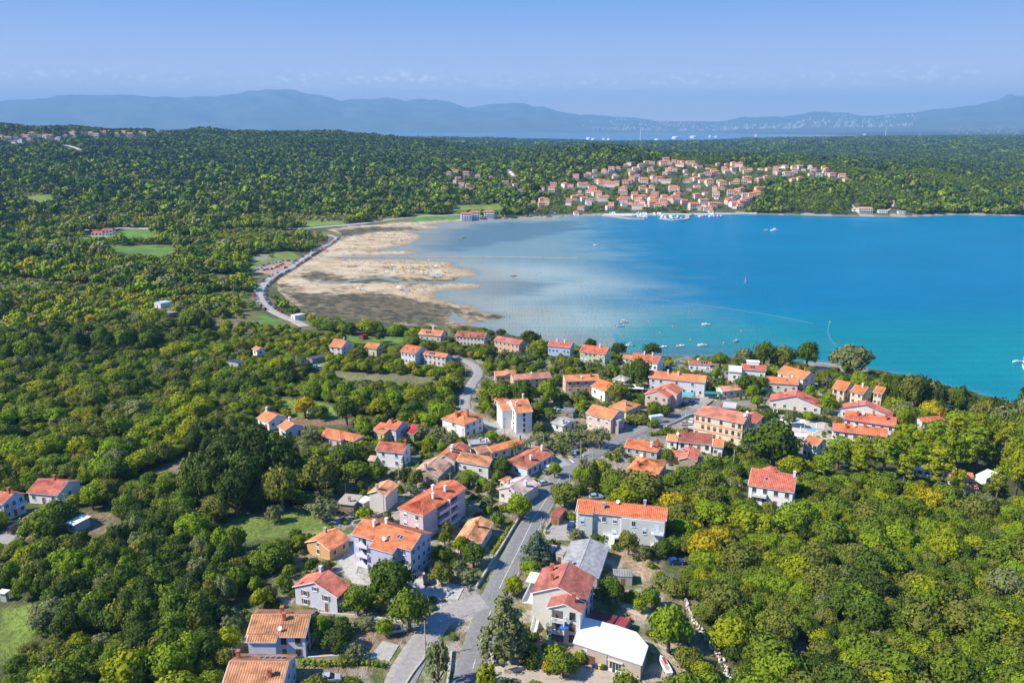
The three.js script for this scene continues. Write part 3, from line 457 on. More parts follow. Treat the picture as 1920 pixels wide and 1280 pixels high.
function house(ref, name, label, s) {
  const f = fit(s), o = thing(name, label, s.cat ?? 'house', [f.c.x, f.gy, f.c.y], f.turn, s.group), ov = s.ov ?? 0.45, l = f.L / 2 - ov * (s.fov ?? 0.7), w = f.W / 2 - ov, h = s.h, seed = houses.length + 3;
  o.userData.ref = ref; s.roof ??= NEWTILE; { const q = mulberry(houses.length * 31 + 7), k = 0.88 + 0.22 * q(), g = 0.9 + 0.18 * q(); if (s.roof[0] > 1.5 * s.roof[1]) s.roof = [s.roof[0] * k, s.roof[1] * k * g, s.roof[2] * k * g * (0.9 + 0.3 * q())]; s.old ??= 0.12 + 0.3 * q(); } s.fine ??= f.d < 260 ? 2 : f.d < 520 ? 1 : 0;
  const k = f.rise / (f.W / 2), top = h + f.rise - 0.14, low = h + ov * k - 0.14, wm = wallM(s.wall ?? WHITE), hipL = (s.hip ?? '').includes('l'), hipR = (s.hip ?? '').includes('r');
  if (s.flat) mesh('wall', box(2 * l, h + 1.6, 2 * w, 0, (h - 1.6) / 2, 0), wm, o);
  else if (hipL || hipR) { mesh('wall', box(2 * l, h + 1.6 - 0.12, 2 * w, 0, (h - 1.72) / 2, 0), wm, o); if (!hipR || !hipL) mesh('gable_wall', prismX([[-w, h - 0.12], [-w, low], [0, top], [w, low], [w, h - 0.12]], hipR ? -l : l - 0.3, hipR ? -l + 0.3 : l), wm, o); }
  else mesh('wall', prismX([[-w, -1.6], [-w, low], [0, top], [w, low], [w, -1.6]], -l, l), wm, o);
  let roof;
  if (s.flat) { roof = mesh('roof', [box(f.L, 0.16, f.W, 0, h + 0.08, 0), ...(s.rim ? [box(f.L, 0.35, 0.18, 0, h + 0.33, f.W / 2 - 0.09), box(f.L, 0.35, 0.18, 0, h + 0.33, -f.W / 2 + 0.09), box(0.18, 0.35, f.W - 0.36, f.L / 2 - 0.09, h + 0.33, 0), box(0.18, 0.35, f.W - 0.36, -f.L / 2 + 0.09, h + 0.33, 0)] : [])], mat(s.roof), o); }
  else roof = roofOn(o, s, f.L, f.W, h, f.rise, 0, 0, seed);
  // windows on the walls that can be seen
  const floors = s.floors ?? Math.max(1, Math.floor(h / 2.7)), fh = h / floors, style = { frame: mat(s.frame ?? [0.72, 0.71, 0.69]), shutter: s.shutter && mat(s.shutter), blind: s.blind && mat(s.blind) };
  const ct = Math.cos(f.turn), st = Math.sin(f.turn);
  for (const [nx, nz, half, off, ry, key] of [[0, 1, l, w, 0, 'f'], [0, -1, l, w, Math.PI, 'b'], [1, 0, w, l, Math.PI / 2, 'r'], [-1, 0, w, l, -Math.PI / 2, 'l']]) {
    const wx = nx * ct + nz * st, wz = -nx * st + nz * ct, seen = (-f.c.x * wx - f.c.y * wz) / f.d; if (seen < 0.12 || (s.blank ?? '').includes(key)) continue;
    const n = s.win?.[key] ?? Math.max(1, Math.round(2 * half / (s.pace ?? 3.4))), hw = s.ww ?? 1.0, hh = s.wh ?? 1.25, doorAt = s.noDoor ? -1 : Math.floor(n / 2);
    for (let fl = 0; fl < floors; fl++) for (let i = 0; i < n; i++) {
      const t = -half + 2 * half * (i + 0.5) / n, y = fl * fh + fh * 0.55, x = nx * off + nz * t, z = nz * off - nx * t;
      if (fl === 0 && i === doorAt && n > 1) { addDoor(o, x, 0.1, z, ry, 1.0, 2.1, mat(s.door ?? WOOD)); continue; }
      if (s.skip && rnd() < s.skip) continue;
      addWindow(o, x, y, z, ry, hw, hh, style);
    }
    if (s.attic && nx && !s.hip) addWindow(o, nx * off, h + f.rise * 0.28, 0, ry, 0.8, 0.9, style);
    if ((s.balcony ?? '').includes(key)) for (let fl = 1; fl < floors; fl++) {
      const bw = Math.min(4.2, half * 1.1), b = mesh('balcony', [box(bw, 0.16, 1.2, 0, 0, 0.6)], mat([0.62, 0.6, 0.57]), o), at = s.balAt ?? 0.35; b.position.set(nx * off + nz * half * at, fl * fh, nz * off - nx * half * at); b.rotation.y = ry;
      mesh('railing', [box(bw, 0.07, 0.07, 0, 1.0, 1.15), box(0.07, 0.95, 0.07, -bw / 2 + 0.05, 0.55, 1.15), box(0.07, 0.95, 0.07, bw / 2 - 0.05, 0.55, 1.15), box(bw - 0.1, s.solidRail ? 0.9 : 0.5, 0.04, 0, s.solidRail ? 0.52 : 0.5, 1.15), box(0.05, 0.9, 1.1, -bw / 2 + 0.03, 0.53, 0.58), box(0.05, 0.9, 1.1, bw / 2 - 0.03, 0.53, 0.58)], mat(s.rail ?? [0.7, 0.69, 0.66]), b);
    }
  }
  for (const [cx, c0, m] of s.chim ?? []) { const cz = 1 - c0; const z = cz * f.W / 2 * f.front, y = s.flat ? h : h + f.rise * (1 - Math.abs(cz)); chimney(roof, cx * f.L / 2, y, z, mat(m ?? [0.7, 0.68, 0.64])); }
  for (const [cx, c0] of s.dish ?? []) { const cz = 1 - c0; dish(o, cx * f.L / 2, s.flat ? h : h + f.rise * (1 - Math.abs(cz)), cz * f.W / 2 * f.front); }
  if (s.panel) s.panel[1] = 1 - s.panel[1];
  if (s.panel) for (let i = 0; i < s.panel[2]; i++) { const ang = Math.atan(k), g = mesh('solar_panel', [box(1.0, 0.06, 1.7)], new THREE.MeshStandardMaterial({ color: 0x0b1530, roughness: 0.2 }), o), zz = s.panel[1] * f.W / 2 * f.front; g.position.set(s.panel[0] * f.L / 2 + i * 1.1, h + f.rise * (1 - Math.abs(s.panel[1])) + 0.14, zz); g.rotation.x = Math.sign(zz) * ang; mesh('panel_frame', [box(1.06, 0.05, 0.06, 0, 0.02, 0.85), box(1.06, 0.05, 0.06, 0, 0.02, -0.85), box(0.06, 0.05, 1.7, 0.5, 0.02, 0), box(0.06, 0.05, 1.7, -0.5, 0.02, 0)], mat([0.6, 0.6, 0.62], 0.4), g); }
  if (s.sky) for (const [cx, c0] of s.sky) { const cz = 1 - c0, zz = cz * f.W / 2 * f.front, g = mesh('roof_window', box(0.8, 0.08, 1.1), glassM, o); g.position.set(cx * f.L / 2, h + f.rise * (1 - Math.abs(cz)) + 0.1, zz); g.rotation.x = Math.sign(zz) * Math.atan(k); mesh('frame', [box(0.08, 0.1, 1.26, -0.44, 0.02, 0), box(0.08, 0.1, 1.26, 0.44, 0.02, 0), box(0.8, 0.1, 0.08, 0, 0.02, 0.59), box(0.8, 0.1, 0.08, 0, 0.02, -0.59)], mat([0.5, 0.5, 0.52], 0.5), g); }
  const wp = (x, y, z) => [f.c.x + x * ct + z * st, f.gy + y, f.c.y - x * st + z * ct];
  const corners = []; for (const a of [-1, 1]) for (const b of [-1, 1]) { corners.push(wp(a * f.L / 2, h, b * f.W / 2)); corners.push(wp(a * l, s.base ?? (h > 4 ? 1.5 : 0.8), b * w)); } corners.push(wp(-l, top, 0), wp(l, top, 0));
  keepWorld(corners); for (let a = -l; a <= l; a += 1.5) for (let b = -w; b <= w; b += 1.5) { const p = wp(a, 0, b); solids.push([p[0], p[2], 2.0]); }
  const pc = project(f.c.x, f.gy + h, f.c.y); houses.push([pc[0], pc[1], ref]);
  Object.assign(f, { o, roof, l, w, h, k, seed, wm, wp, s, style, top, low, corners }); return H[ref] = f;
}
function wing(f, x, z, L, W, h, opts = {}) {   // a lower or forward block of the same house, in the house's own axes
  const along = opts.along ?? 'x', rise = W / 2 * (opts.pitch ?? f.k), s = { ...f.s, hip: opts.hip ?? '', roof: opts.roof ?? f.s.roof }, g = new THREE.Group(); g.name = 'wing'; g.position.set(x, 0, z); if (along === 'z') g.rotation.y = Math.PI / 2; f.o.add(g);
  const w = W / 2 - 0.4, l = L / 2 - 0.3, kk = rise / (W / 2);
  mesh('wall', s.hip ? box(2 * l, h + 1.5, 2 * w, 0, (h - 1.62) / 2, 0) : prismX([[-w, -1.6], [-w, h + 0.4 * kk - 0.14], [0, h + rise - 0.14], [w, h + 0.4 * kk - 0.14], [w, -1.6]], -l, l), opts.wall ? wallM(opts.wall) : f.wm, g);
  const r = mergeC([slope([-L / 2, h, W / 2], [L / 2, h, W / 2], [L / 2 - (s.hip.includes('r') ? W / 2 : 0), h + rise, 0], [-L / 2 + (s.hip.includes('l') ? W / 2 : 0), h + rise, 0], s.roof, s.fine, f.seed * 9 + 5), slope([L / 2, h, -W / 2], [-L / 2, h, -W / 2], [-L / 2 + (s.hip.includes('l') ? W / 2 : 0), h + rise, 0], [L / 2 - (s.hip.includes('r') ? W / 2 : 0), h + rise, 0], s.roof, s.fine, f.seed * 9 + 6), ...(s.hip.includes('r') ? [slope([L / 2, h, W / 2], [L / 2, h, -W / 2], [L / 2 - W / 2, h + rise, 0], [L / 2 - W / 2, h + rise, 0], s.roof, s.fine, 3)] : []), ...(s.hip.includes('l') ? [slope([-L / 2, h, -W / 2], [-L / 2, h, W / 2], [-L / 2 + W / 2, h + rise, 0], [-L / 2 + W / 2, h + rise, 0], s.roof, s.fine, 4)] : [])]);
  mesh('roof', r, tileM, g);
  mesh('eaves', [rod([-L / 2, h - 0.07, W / 2], [L / 2, h - 0.07, W / 2], 0.08), rod([-L / 2, h - 0.07, -W / 2], [L / 2, h - 0.07, -W / 2], 0.08), rod([L / 2, h - 0.03, W / 2], [L / 2, h + rise - 0.03, 0], 0.09, 4), rod([L / 2, h - 0.03, -W / 2], [L / 2, h + rise - 0.03, 0], 0.09, 4), rod([-L / 2, h - 0.03, W / 2], [-L / 2, h + rise - 0.03, 0], 0.09, 4), rod([-L / 2, h - 0.03, -W / 2], [-L / 2, h + rise - 0.03, 0], 0.09, 4)], mat(s.trim ?? [0.66, 0.64, 0.6]), g);
  return g;
}

// ---------------------------------------------------------------- every house near the camera, read off the photograph
const LILAC = [0.50, 0.50, 0.66], PINK = [0.70, 0.52, 0.53], SALMON = [0.66, 0.45, 0.33], CREAM = [0.68, 0.60, 0.46], ORANGEWALL = [0.68, 0.40, 0.16], PALEGREY = [0.58, 0.60, 0.57], BLUEW = [0.62, 0.66, 0.75], OFFW = [0.68, 0.64, 0.58], YELLOWW = [0.70, 0.64, 0.38], GREENW = [0.50, 0.58, 0.42];
const chimT = [0.42, 0.13, 0.07], chimW = [0.72, 0.7, 0.66];
const BROWNSH = [0.20, 0.10, 0.05], DARKFR = [0.12, 0.07, 0.05];
let f;
// the three-storey house with the stone balustrades at the bottom of the picture
f = house('balcony house', 'white_house', 'white three-storey house with balustrade balconies beside the tall cedar, attached to the white flat roof', { e: [1117, 1081, 1099, 1130], r: [1047, 1100], h: 8.2, wall: [0.70, 0.67, 0.61], roof: BROWNTILE.map((v, i) => v * 1.35), floors: 3, chim: [[-0.55, 1.55, chimT], [0.3, 1.35, chimT]], frame: DARKFR, fine: 2, blank: 'l', trim: [0.8, 0.8, 0.8], win: { f: 3, b: 2, r: 0, l: 0 }, noDoor: true });
{ // forward half of the same house: lower gable, two balconies before painted dark openings, chimney, outside stair
  const z = f.front, o = f.o, sx = f.l, W2 = f.W * 0.62;
  const g = wing(f, f.L / 2 + 1.6, z * (f.W / 2 - W2 / 2 - 0.05), 4.4, W2, 7.9, { pitch: 0.42 });
  chimney(f.roof, f.L / 2 + 1.2, 8.9, z * (f.W / 2 - 2.4), mat(chimT), 1.5);
  const fx = f.L / 2 + 3.55, zc = z * (f.W / 2 - W2 / 2 - 0.05), W = [0.74, 0.73, 0.7];
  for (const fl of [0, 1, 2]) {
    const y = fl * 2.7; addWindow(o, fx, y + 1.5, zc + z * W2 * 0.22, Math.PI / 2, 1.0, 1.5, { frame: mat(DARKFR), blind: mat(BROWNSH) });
    const shadePanel = mesh('loggia_shade', box(0.05, 2.1, 2.6, 0, 1.15, 0), mat([0.12, 0.11, 0.10]), o); shadePanel.position.set(fx + 0.02, y, zc - z * W2 * 0.18);  // flat dark panel on the wall: the shade behind the balcony is painted in
    if (fl) { const b = mesh('balcony', [box(1.1, 0.18, 3.3, 0.55, 0, 0)], mat([0.7, 0.68, 0.64]), o); b.position.set(fx, y, zc - z * W2 * 0.18); const rail = [box(0.16, 0.1, 3.3, 1.02, 0.95, 0), box(0.9, 0.1, 0.16, 0.5, 0.95, 1.57), box(0.9, 0.1, 0.16, 0.5, 0.95, -1.57)]; for (let i = 0; i < 12; i++) rail.push(new THREE.LatheGeometry([[0.05, 0], [0.09, 0.2], [0.04, 0.55], [0.07, 0.8]].map((p) => new THREE.Vector2(...p)), 6).translate(1.02, 0.1, -1.5 + i * 0.272)); mesh('balustrade', rail, mat(W), b); for (const cz of [1.5, -1.5]) mesh('column', box(0.25, 2.7, 0.25, 1, 1.35, cz), mat(W), b); }
  }
  const st = [], ba = []; for (let i = 0; i < 16; i++) { st.push(box(0.32, 0.17, 1.3, i * 0.32, 2.8 - i * 0.175, 0)); ba.push(cyl(0.06, 0.06, 0.8, 6, i * 0.32, 3.3 - i * 0.175, 0.6)); } ba.push(rod([0, 3.75, 0.6], [4.8, 1.0, 0.6], 0.08));
  const stair = mesh('stair', st, mat([0.66, 0.63, 0.58]), o); stair.position.set(f.L / 2 - 2.6, 0, -z * (f.w - 0.9)); mesh('balustrade', ba, mat(W), stair);
  const ter = mesh('terrace', box(f.L * 0.9, 0.25, 2.4, 0, 5.3, -z * (f.w + 1.1)), mat([0.7, 0.68, 0.64]), o); mesh('awning', box(f.L * 0.42, 0.06, 2.6, -f.L * 0.16, 7.75, -z * (f.w + 1.6)), mat([0.62, 0.70, 0.62]), o); mesh('railing', [box(f.L * 0.9, 0.9, 0.12, 0, 5.9, -z * (f.w + 2.25))], mat(W), ter);
}
f = house('grey-roofed barn', 'grey_barn', 'long low building with ribbed grey sheet roof behind the balcony house', { e: [1143, 1024, 1123, 1084], r: [1087, 1062], h: 3.0, wall: CONC, roof: [0.30, 0.30, 0.31], fine: 2, win: { f: 3, r: 1, l: 1, b: 1 }, chim: [[0.7, 1.5, [0.4, 0.38, 0.36]]], pitch: 0.3 });
f = house('orange cottage', 'orange_cottage', 'single-storey orange-walled cottage with new terracotta roof', { e: [656.6, 1009.5, 618.3, 1033.6], r: [592.5, 1014], h: 3.2, wall: ORANGEWALL, win: { f: 2, b: 2, r: 1, l: 1 }, noDoor: true, chim: [[-0.2, 1.3, CONC]], attic: true });
f = house('lilac gable house', 'lilac_house', 'pale lilac two-level gabled house between the clay-roofed house and the lavender apartments', { e: [658.8, 1096, 632.5, 1121], r: [583.8, 1098.8], h: 4.4, wall: [0.60, 0.60, 0.72], roof: PINKTILE, floors: 2, win: { f: 2, b: 2, r: 2, l: 2 }, shutter: BROWNSH, attic: true, dish: [[0.85, 1.7]], chim: [[-0.7, 1.25, [0.55, 0.55, 0.65]]] });
f = house('clay-roofed house', 'clay_roofed_house', 'white house with two-part mottled clay roof and two brick chimneys, next above the solar-panel house', { e: [460, 1193.8, 572.5, 1194.5], r: [583.8, 1153], h: 5.2, wall: BLUEW, roof: CLAY.map((v) => v * 1.1), old: 0.3, floors: 2, win: { f: 4, l: 2, r: 3, b: 0 }, frame: BROWNSH, chim: [[0.15, 0.75, chimT], [-0.02, 1.2, chimT]], dish: [[0.1, 0.25]] });
wing(f, -f.l * 0.45, f.front * (f.w + 0.2), f.L * 0.5, 3.2, 4.9, { pitch: 0.4 });
f = house('solar-panel house', 'solar_panel_house', 'clay-roofed house at the bottom edge carrying a row of four solar panels', { e: [413, 1290, 528, 1292], r: [547.5, 1242.5], h: 5, wall: BLUEW, roof: CLAY.map((v) => v * 1.02), old: 0.35, floors: 2, win: { f: 3, l: 2, r: 3, b: 0 }, chim: [[-0.85, 1.45, chimT], [0.5, 0.45, chimT]], panel: [-0.05, 1.45, 5] });
f = house('lavender apartments', 'lavender_apartment_house', 'three-storey lavender apartment house with broad terracotta roof and triangle balconies', { e: [658, 1001.5, 769.7, 1032.5], r: [789.4, 1000.8], h: 7.9, wall: LILAC, roof: NEWTILE, floors: 3, win: { f: 4, r: 4, l: 2, b: 0 }, chim: [[-0.25, 1.2, chimW], [-0.5, 0.75, chimW]], dish: [[0.1, 0.1]], sky: [[0.15, 0.35], [0.42, 0.55], [0.5, 0.55]], noDoor: true, balcony: 'l', solidRail: true, rail: LILAC });
{ const g = wing(f, f.l * 0.18, f.front * (f.w - 0.6), f.L * 0.40, 6.4, 7.2, { pitch: 0.36 });
  for (const fl of [0, 1, 2]) { const b = mesh('balcony', [box(3.4, 0.15, 1.4, 0, 0, 0.6)], mat([0.6, 0.6, 0.66]), f.o); b.position.set(-f.l * 0.62, fl * 2.7 + 0.1, f.front * f.w); b.rotation.y = f.front > 0 ? 0 : Math.PI; mesh('railing', [box(3.4, 0.85, 0.1, 0, 0.5, 1.25), tris([-1.1, 1.0, 1.25, 1.1, 1.0, 1.25, 0, 2.0, 1.25]), rod([-1.1, 1, 1.25], [0, 2, 1.25], 0.06), rod([1.1, 1, 1.25], [0, 2, 1.25], 0.06)], mat([0.66, 0.66, 0.72]), b); mesh('door', box(1.2, 2.1, 0.06, 0, 1.15, 0.03), glassM, b); } }
f = house('pink apartments', 'pink_apartment_house', 'three-storey pink apartment house with red hipped roof and recessed balconies', { e: [875.8, 915.5, 793.8, 968], c: [747.8, 950.5], h: 7.8, hip: 'r', wall: PINK, roof: [0.56, 0.148, 0.062], floors: 3, win: { f: 6, b: 0, r: 2, l: 2 }, noDoor: true, chim: [[0.2, 0.65, chimW], [-0.35, 0.65, chimW], [-0.2, 1.35, chimW]], pitch: 0.36, blind: [0.8, 0.8, 0.78] });
for (const fl of [0, 1, 2]) { const y = fl * 2.6 + 0.2, b = mesh('balcony', [box(9.5, 0.16, 1.2, 0, 0, 0.4)], mat(PINK), f.o); b.position.set(-f.l * 0.12, y, f.front * f.w); b.rotation.y = f.front > 0 ? 0 : Math.PI; mesh('railing', [box(9.5, 0.85, 0.1, 0, 0.5, 0.98)], mat(PINK), b); mesh('recess_shade', box(9, 1.45, 0.05, 0, 1.7, 0.03), mat([0.10, 0.08, 0.08]), b); mesh('pier', box(0.5, 2.6, 1.1, 0, 1.3, 0.45), mat(PINK), b); }  // no hollow here: a dark panel paints the shade of the set-back balcony
f = house('roadside cottage', 'roadside_cottage', 'single-storey white cottage with patched terracotta roof beside the main road', { e: [926, 980, 901, 1021.6], r: [876, 1007.4], h: 3.2, wall: OFFW, roof: CLAY.map((v, i) => v * [1.25, 1.25, 1.15][i]), old: 0.45, chim: [[-0.1, 0.85, chimT]], win: { f: 3, b: 1, r: 1, l: 1 } });
f = house('tall narrow house', 'narrow_house', 'plain tall narrow cream house with terracotta gable left of the pink apartments', { e: [747.8, 909, 723.8, 930.8], r: [705.6, 919.8], h: 5.3, wall: [0.66, 0.62, 0.58], roof: CLAY.map((v) => v * 1.25), old: 0.3, win: { f: 0, b: 0, r: 0, l: 0 }, chim: [[0.75, 1.1, CONC]] });
f = house('flat-roofed shed', 'flat_roofed_shed', 'low tan shed with flat beige roof beside the tall narrow house', { e: [629.7, 944.6, 663, 948], c: [681, 929], h: 2.7, flat: true, wall: [0.30, 0.23, 0.15], roof: [0.42, 0.35, 0.28], win: { f: 0, b: 0, r: 1, l: 0 }, chim: [[0.2, 0.6, [0.36, 0.3, 0.25]]], cat: 'shed' });
f = house('white lean-to', 'lean_to', 'small white-roofed lean-to between the flat-roofed shed and the tall narrow house', { e: [668, 940, 682, 944], c: [691, 932], h: 2.5, flat: true, wall: [0.5, 0.45, 0.4], roof: [0.8, 0.8, 0.8], win: { f: 1, b: 0, r: 0, l: 0 }, cat: 'shed' });
f = house('stone cottage', 'stone_cottage', 'old rubble-stone cottage with weathered brown tiles at the end of the farm row', { e: [848.3, 869.2, 822.5, 895], r: [796.8, 879], h: 3.3, wall: STONE, roof: OLDTILE, old: 0.6, win: { f: 1, b: 0, r: 2, l: 0 }, chim: [[0.85, 1.0, CONC]] });
f = house('middle farmhouse', 'farmhouse', 'brown-tiled middle house of the joined farm row with two white chimneys', { e: [884, 838.5, 853, 866], r: [832, 857], h: 4.2, wall: OFFW, roof: BROWNTILE.map((v) => v * 1.3), old: 0.4, win: { f: 2, b: 0, r: 0, l: 0 }, chim: [[0.1, 1, chimW], [0.35, 0.9, chimW]] });
f = house('long white wing', 'farmhouse', 'long white farmhouse wing with weathered brown roof facing the vine garden', { e: [854.2, 864.3, 915.6, 875], r: [925.5, 858.3], h: 4.2, wall: [0.66, 0.64, 0.62], roof: CLAY, old: 0.4, win: { f: 2, r: 1, l: 0, b: 0 }, noDoor: true, chim: [[0.92, 0.95, chimT]] });
f = house('orange back wing', 'farm_wing', 'low terracotta-roofed farm wing behind two palms', { e: [922.5, 848.4, 984.8, 831.6], r: [979, 820], h: 3.2, wall: OFFW, roof: NEWTILE.map((v) => v * 0.95), win: { f: 4, r: 1, l: 0, b: 0 }, chim: [[0.9, 0.9, CONC]] });
f = house('connecting wing', 'farm_wing', 'small clay-roofed link between the middle farmhouse and the palm-side wing', { e: [897, 852, 922, 845.5], r: [912, 834.6], h: 3, wall: OFFW, roof: CLAY, win: { f: 1, r: 0, l: 0, b: 0 } });
f = house('flat concrete house', 'flat_roofed_house', 'flat-roofed grey concrete house above the farm row', { e: [882, 836, 921, 832], c: [913, 822], h: 3, flat: true, rim: true, wall: [0.55, 0.53, 0.5], roof: [0.36, 0.35, 0.34], chim: [[0.1, 0.9, CONC], [0.6, 0.4, chimW]], win: { f: 2, r: 1, l: 1, b: 0 } });
f = house('blue-walled house', 'blue_walled_house', 'long blue-and-white bungalow with brown tiled roof at the road junction', { e: [989.8, 880, 1038.3, 851.4], r: [1011, 843], h: 3.2, wall: [0.60, 0.68, 0.78], roof: BROWNTILE.map((v) => v * 1.25), hip: 'l', win: { f: 5, r: 1, l: 1, b: 0 }, chim: [[-0.35, 0.5, chimW], [0.7, 0.7, chimW]], frame: [0.3, 0.4, 0.6] });
f = house('grey-tiled house', 'grey_tiled_house', 'white house with faded grey-pink tiles close to the main road bend', { e: [1012.5, 907.8, 978, 930.6], r: [956, 911.5], h: 3.9, wall: [0.68, 0.62, 0.57], roof: [0.47, 0.36, 0.32], old: 0.45, win: { f: 2, r: 3, l: 0, b: 0 }, chim: [[0.0, 0.45, chimW], [0.35, 1.6, CONC]], attic: true });
f = house('small orange annex', 'annex', 'small orange-roofed annex squeezed against the grey-tiled house', { e: [961, 898, 946, 905], r: [940, 900], h: 2.8, wall: CREAM, roof: NEWTILE, win: { f: 0, r: 1, l: 0, b: 0 }, cat: 'shed' });
f = house('hipped white house', 'hipped_house', 'white house with bright terracotta pyramid roof beside the northern road', { e: [826.5, 784.5, 871, 797.2], c: [907.6, 780.7], h: 5.4, hip: 'lr', wall: [0.81, 0.78, 0.74], roof: NEWTILE, floors: 2, pitch: 0.46, win: { f: 1, r: 3, l: 0, b: 0 }, chim: [[-0.15, 0.55, chimT], [0.0, 0.45, chimT], [0.5, 0.9, chimT]] });
f = house('tall white house', 'tall_white_house', 'tall white four-storey house with orange roof and stacked rear balconies', { e: [967, 775, 999.7, 771.6], r: [986, 747], h: 8.2, wall: WHITE, roof: NEWTILE, floors: 4, win: { f: 1, l: 2, r: 2, b: 0 }, ww: 0.8, wh: 1.2, frame: [0.3, 0.3, 0.3], chim: [[-0.6, 0.5, chimW], [0.5, 1, chimW]], noDoor: true, balcony: 'l', balAt: -0.6 });
wing(f, -f.l - 1.6, -f.front * f.w * 0.45, 4.6, f.W * 0.6, 7.6, { pitch: 0.2 });
f = house('red hip cottage', 'hip_cottage', 'small orange hip-roofed cottage just behind the tall white house', { e: [923, 747, 939, 755], c: [957, 750], h: 3, hip: 'lr', wall: OFFW, win: { f: 2, r: 1, l: 0, b: 0 }, chim: [[-0.9, 0, chimT]] });
f = house('rose two-storey house', 'rose_house', 'two-storey pale rose house with terracotta gable roof and concrete porch tower', { e: [1097.4, 774.8, 1145.9, 787.6], r: [1159.7, 769.8], h: 5.8, wall: [0.70, 0.55, 0.49], roof: NEWTILE, floors: 2, win: { f: 3, r: 1, l: 2, b: 0 }, blind: [0.75, 0.74, 0.72], frame: [0.7, 0.68, 0.66], door: [0.6, 0.6, 0.6] });
{ const t = mesh('porch', [box(2.4, 0.25, 2.4, 0, 5.2, 0), box(2.0, 5, 0.25, 0, 2.5, 1), box(0.3, 5, 0.3, -0.9, 2.5, -0.9), box(0.3, 5, 0.3, 0.9, 2.5, -0.9)], mat([0.36, 0.32, 0.29]), f.o); t.position.set(f.l + 1.3, 0, f.front * f.w * 0.4); }
f = house('grey workshop', 'workshop', 'low white workshop with grey fibre-cement roof left of the rose house', { e: [1032, 792, 1055, 799.5], c: [1082, 788], h: 2.7, hip: '', pitch: 0.2, wall: [0.68, 0.67, 0.65], roof: [0.38, 0.36, 0.33], win: { f: 1, r: 2, l: 0, b: 0 }, chim: [[0.6, 0.4, CONC]], cat: 'workshop' });
f = house('orange hip bungalow', 'bungalow', 'cream bungalow with light orange hipped roof behind the rose house', { e: [1141, 762, 1174.6, 771.3], c: [1199, 757.5], h: 3.4, hip: 'lr', wall: CREAM, roof: [0.66, 0.25, 0.09], old: 0.25, chim: [[0.45, 0.55, CONC]], win: { f: 1, r: 2, l: 0, b: 0 } });
f = house('pink duplex', 'pink_duplex', 'pink gabled duplex with red tiled roofs on the curve of the eastern road', { e: [1263.6, 737.6, 1254, 746.3], r: [1226, 723.7], h: 5.2, wall: [0.66, 0.48, 0.44], roof: [0.54, 0.148, 0.062], floors: 2, win: { f: 1, r: 3, b: 0, l: 0 }, balcony: 'f', rail: [0.5, 0.3, 0.28], t: 5.2 });
wing(f, -f.l - 2.6, f.front * f.w * 0.5, 8, f.W * 0.95, 5.6, {});
f = house('long white house', 'long_white_house', 'long three-part white house with orange roof behind the pink duplex', { e: [1216, 707.5, 1323, 717.8], r: [1323, 704], h: 6.4, wall: [0.68, 0.68, 0.72], roof: NEWTILE, floors: 2, win: { f: 7, r: 2, l: 2, b: 0 }, chim: [[-0.35, 0.8, chimW], [0.02, 0.7, chimW], [0.05, 1, chimT]], skip: 0.3 });
f = house('orange-roofed villa', 'villa', 'white villa with vivid orange roof left of the pink duplex', { e: [1107.3, 723, 1134, 733.6], r: [1151.8, 721], h: 4.6, wall: WHITE, roof: [0.66, 0.17, 0.05], win: { f: 2, r: 0, l: 1, b: 0 }, floors: 1 });
f = house('salmon house', 'salmon_house', 'salmon two-storey house with stepped terracotta roof behind the orange-roofed villa', { e: [1059.8, 715, 1124.7, 712.6], r: [1124, 700], h: 5.6, wall: SALMON, roof: NEWTILE.map((v) => v * 0.95), floors: 2, win: { f: 4, r: 1, l: 1, b: 0 }, chim: [[0.55, 0.6, chimT]], dish: [[-0.05, 0.4]] });
f = house('faded clay house', 'faded_clay_house', 'salmon-walled house with faded pinkish clay roof in the row of trees', { e: [962, 712.7, 1034.2, 707.6], r: [1032, 696.5], h: 4.6, wall: SALMON, roof: [0.50, 0.22, 0.13], old: 0.3, floors: 2, win: { f: 4, r: 1, l: 1, b: 0 }, dish: [[0, 0.8]] });
f = house('cross-gabled house', 'cross_gabled_house', 'small salmon house with orange cross gable at the upper road', { e: [928, 704.6, 967.5, 702.8], r: [966, 694], h: 3.6, wall: SALMON, roof: NEWTILE, win: { f: 4, r: 1, l: 1, b: 0 } });
wing(f, f.l * 0.35, 0, f.W * 1.0, f.L * 0.45, 3.7, { along: 'z' });
f = house('grey hip cottage', 'grey_hip_cottage', 'small beige cottage with pale grey hipped roof left of the long white house', { e: [1147.9, 710.5, 1171.6, 715.4], c: [1181.5, 708], h: 3, hip: 'lr', wall: [0.62, 0.58, 0.5], roof: [0.42, 0.38, 0.33], win: { f: 2, r: 1, l: 0, b: 0 } });
// the row of terraces near the shore
f = house('blue terrace', 'blue_terrace', 'row of three blue-walled terraced houses with red roofs near the shore', { e: [1026, 648, 1069.2, 652.5], r: [1070.5, 641], h: 5.2, wall: [0.36, 0.52, 0.74], roof: REDTILE, win: { f: 6, r: 1, l: 1, b: 0 }, sky: [[-0.6, 0.5], [0.05, 0.5], [0.65, 0.5]], chim: [[-0.33, 0.9, chimW], [0.33, 0.9, chimW]] });
f = house('green terrace', 'green_terrace', 'row of three pale green terraced houses with red roofs and skylights', { e: [1086, 659, 1134.9, 665], r: [1142.5, 652], h: 5.6, wall: GREENW, roof: REDTILE.map((v) => v * 1.1), win: { f: 6, r: 1, l: 1, b: 0 }, sky: [[-0.65, 0.5], [0.05, 0.5], [0.65, 0.5]], chim: [[0.35, 0.9, chimW]], blind: [0.8, 0.8, 0.75], balcony: 'f', rail: [0.75, 0.5, 0.1] });
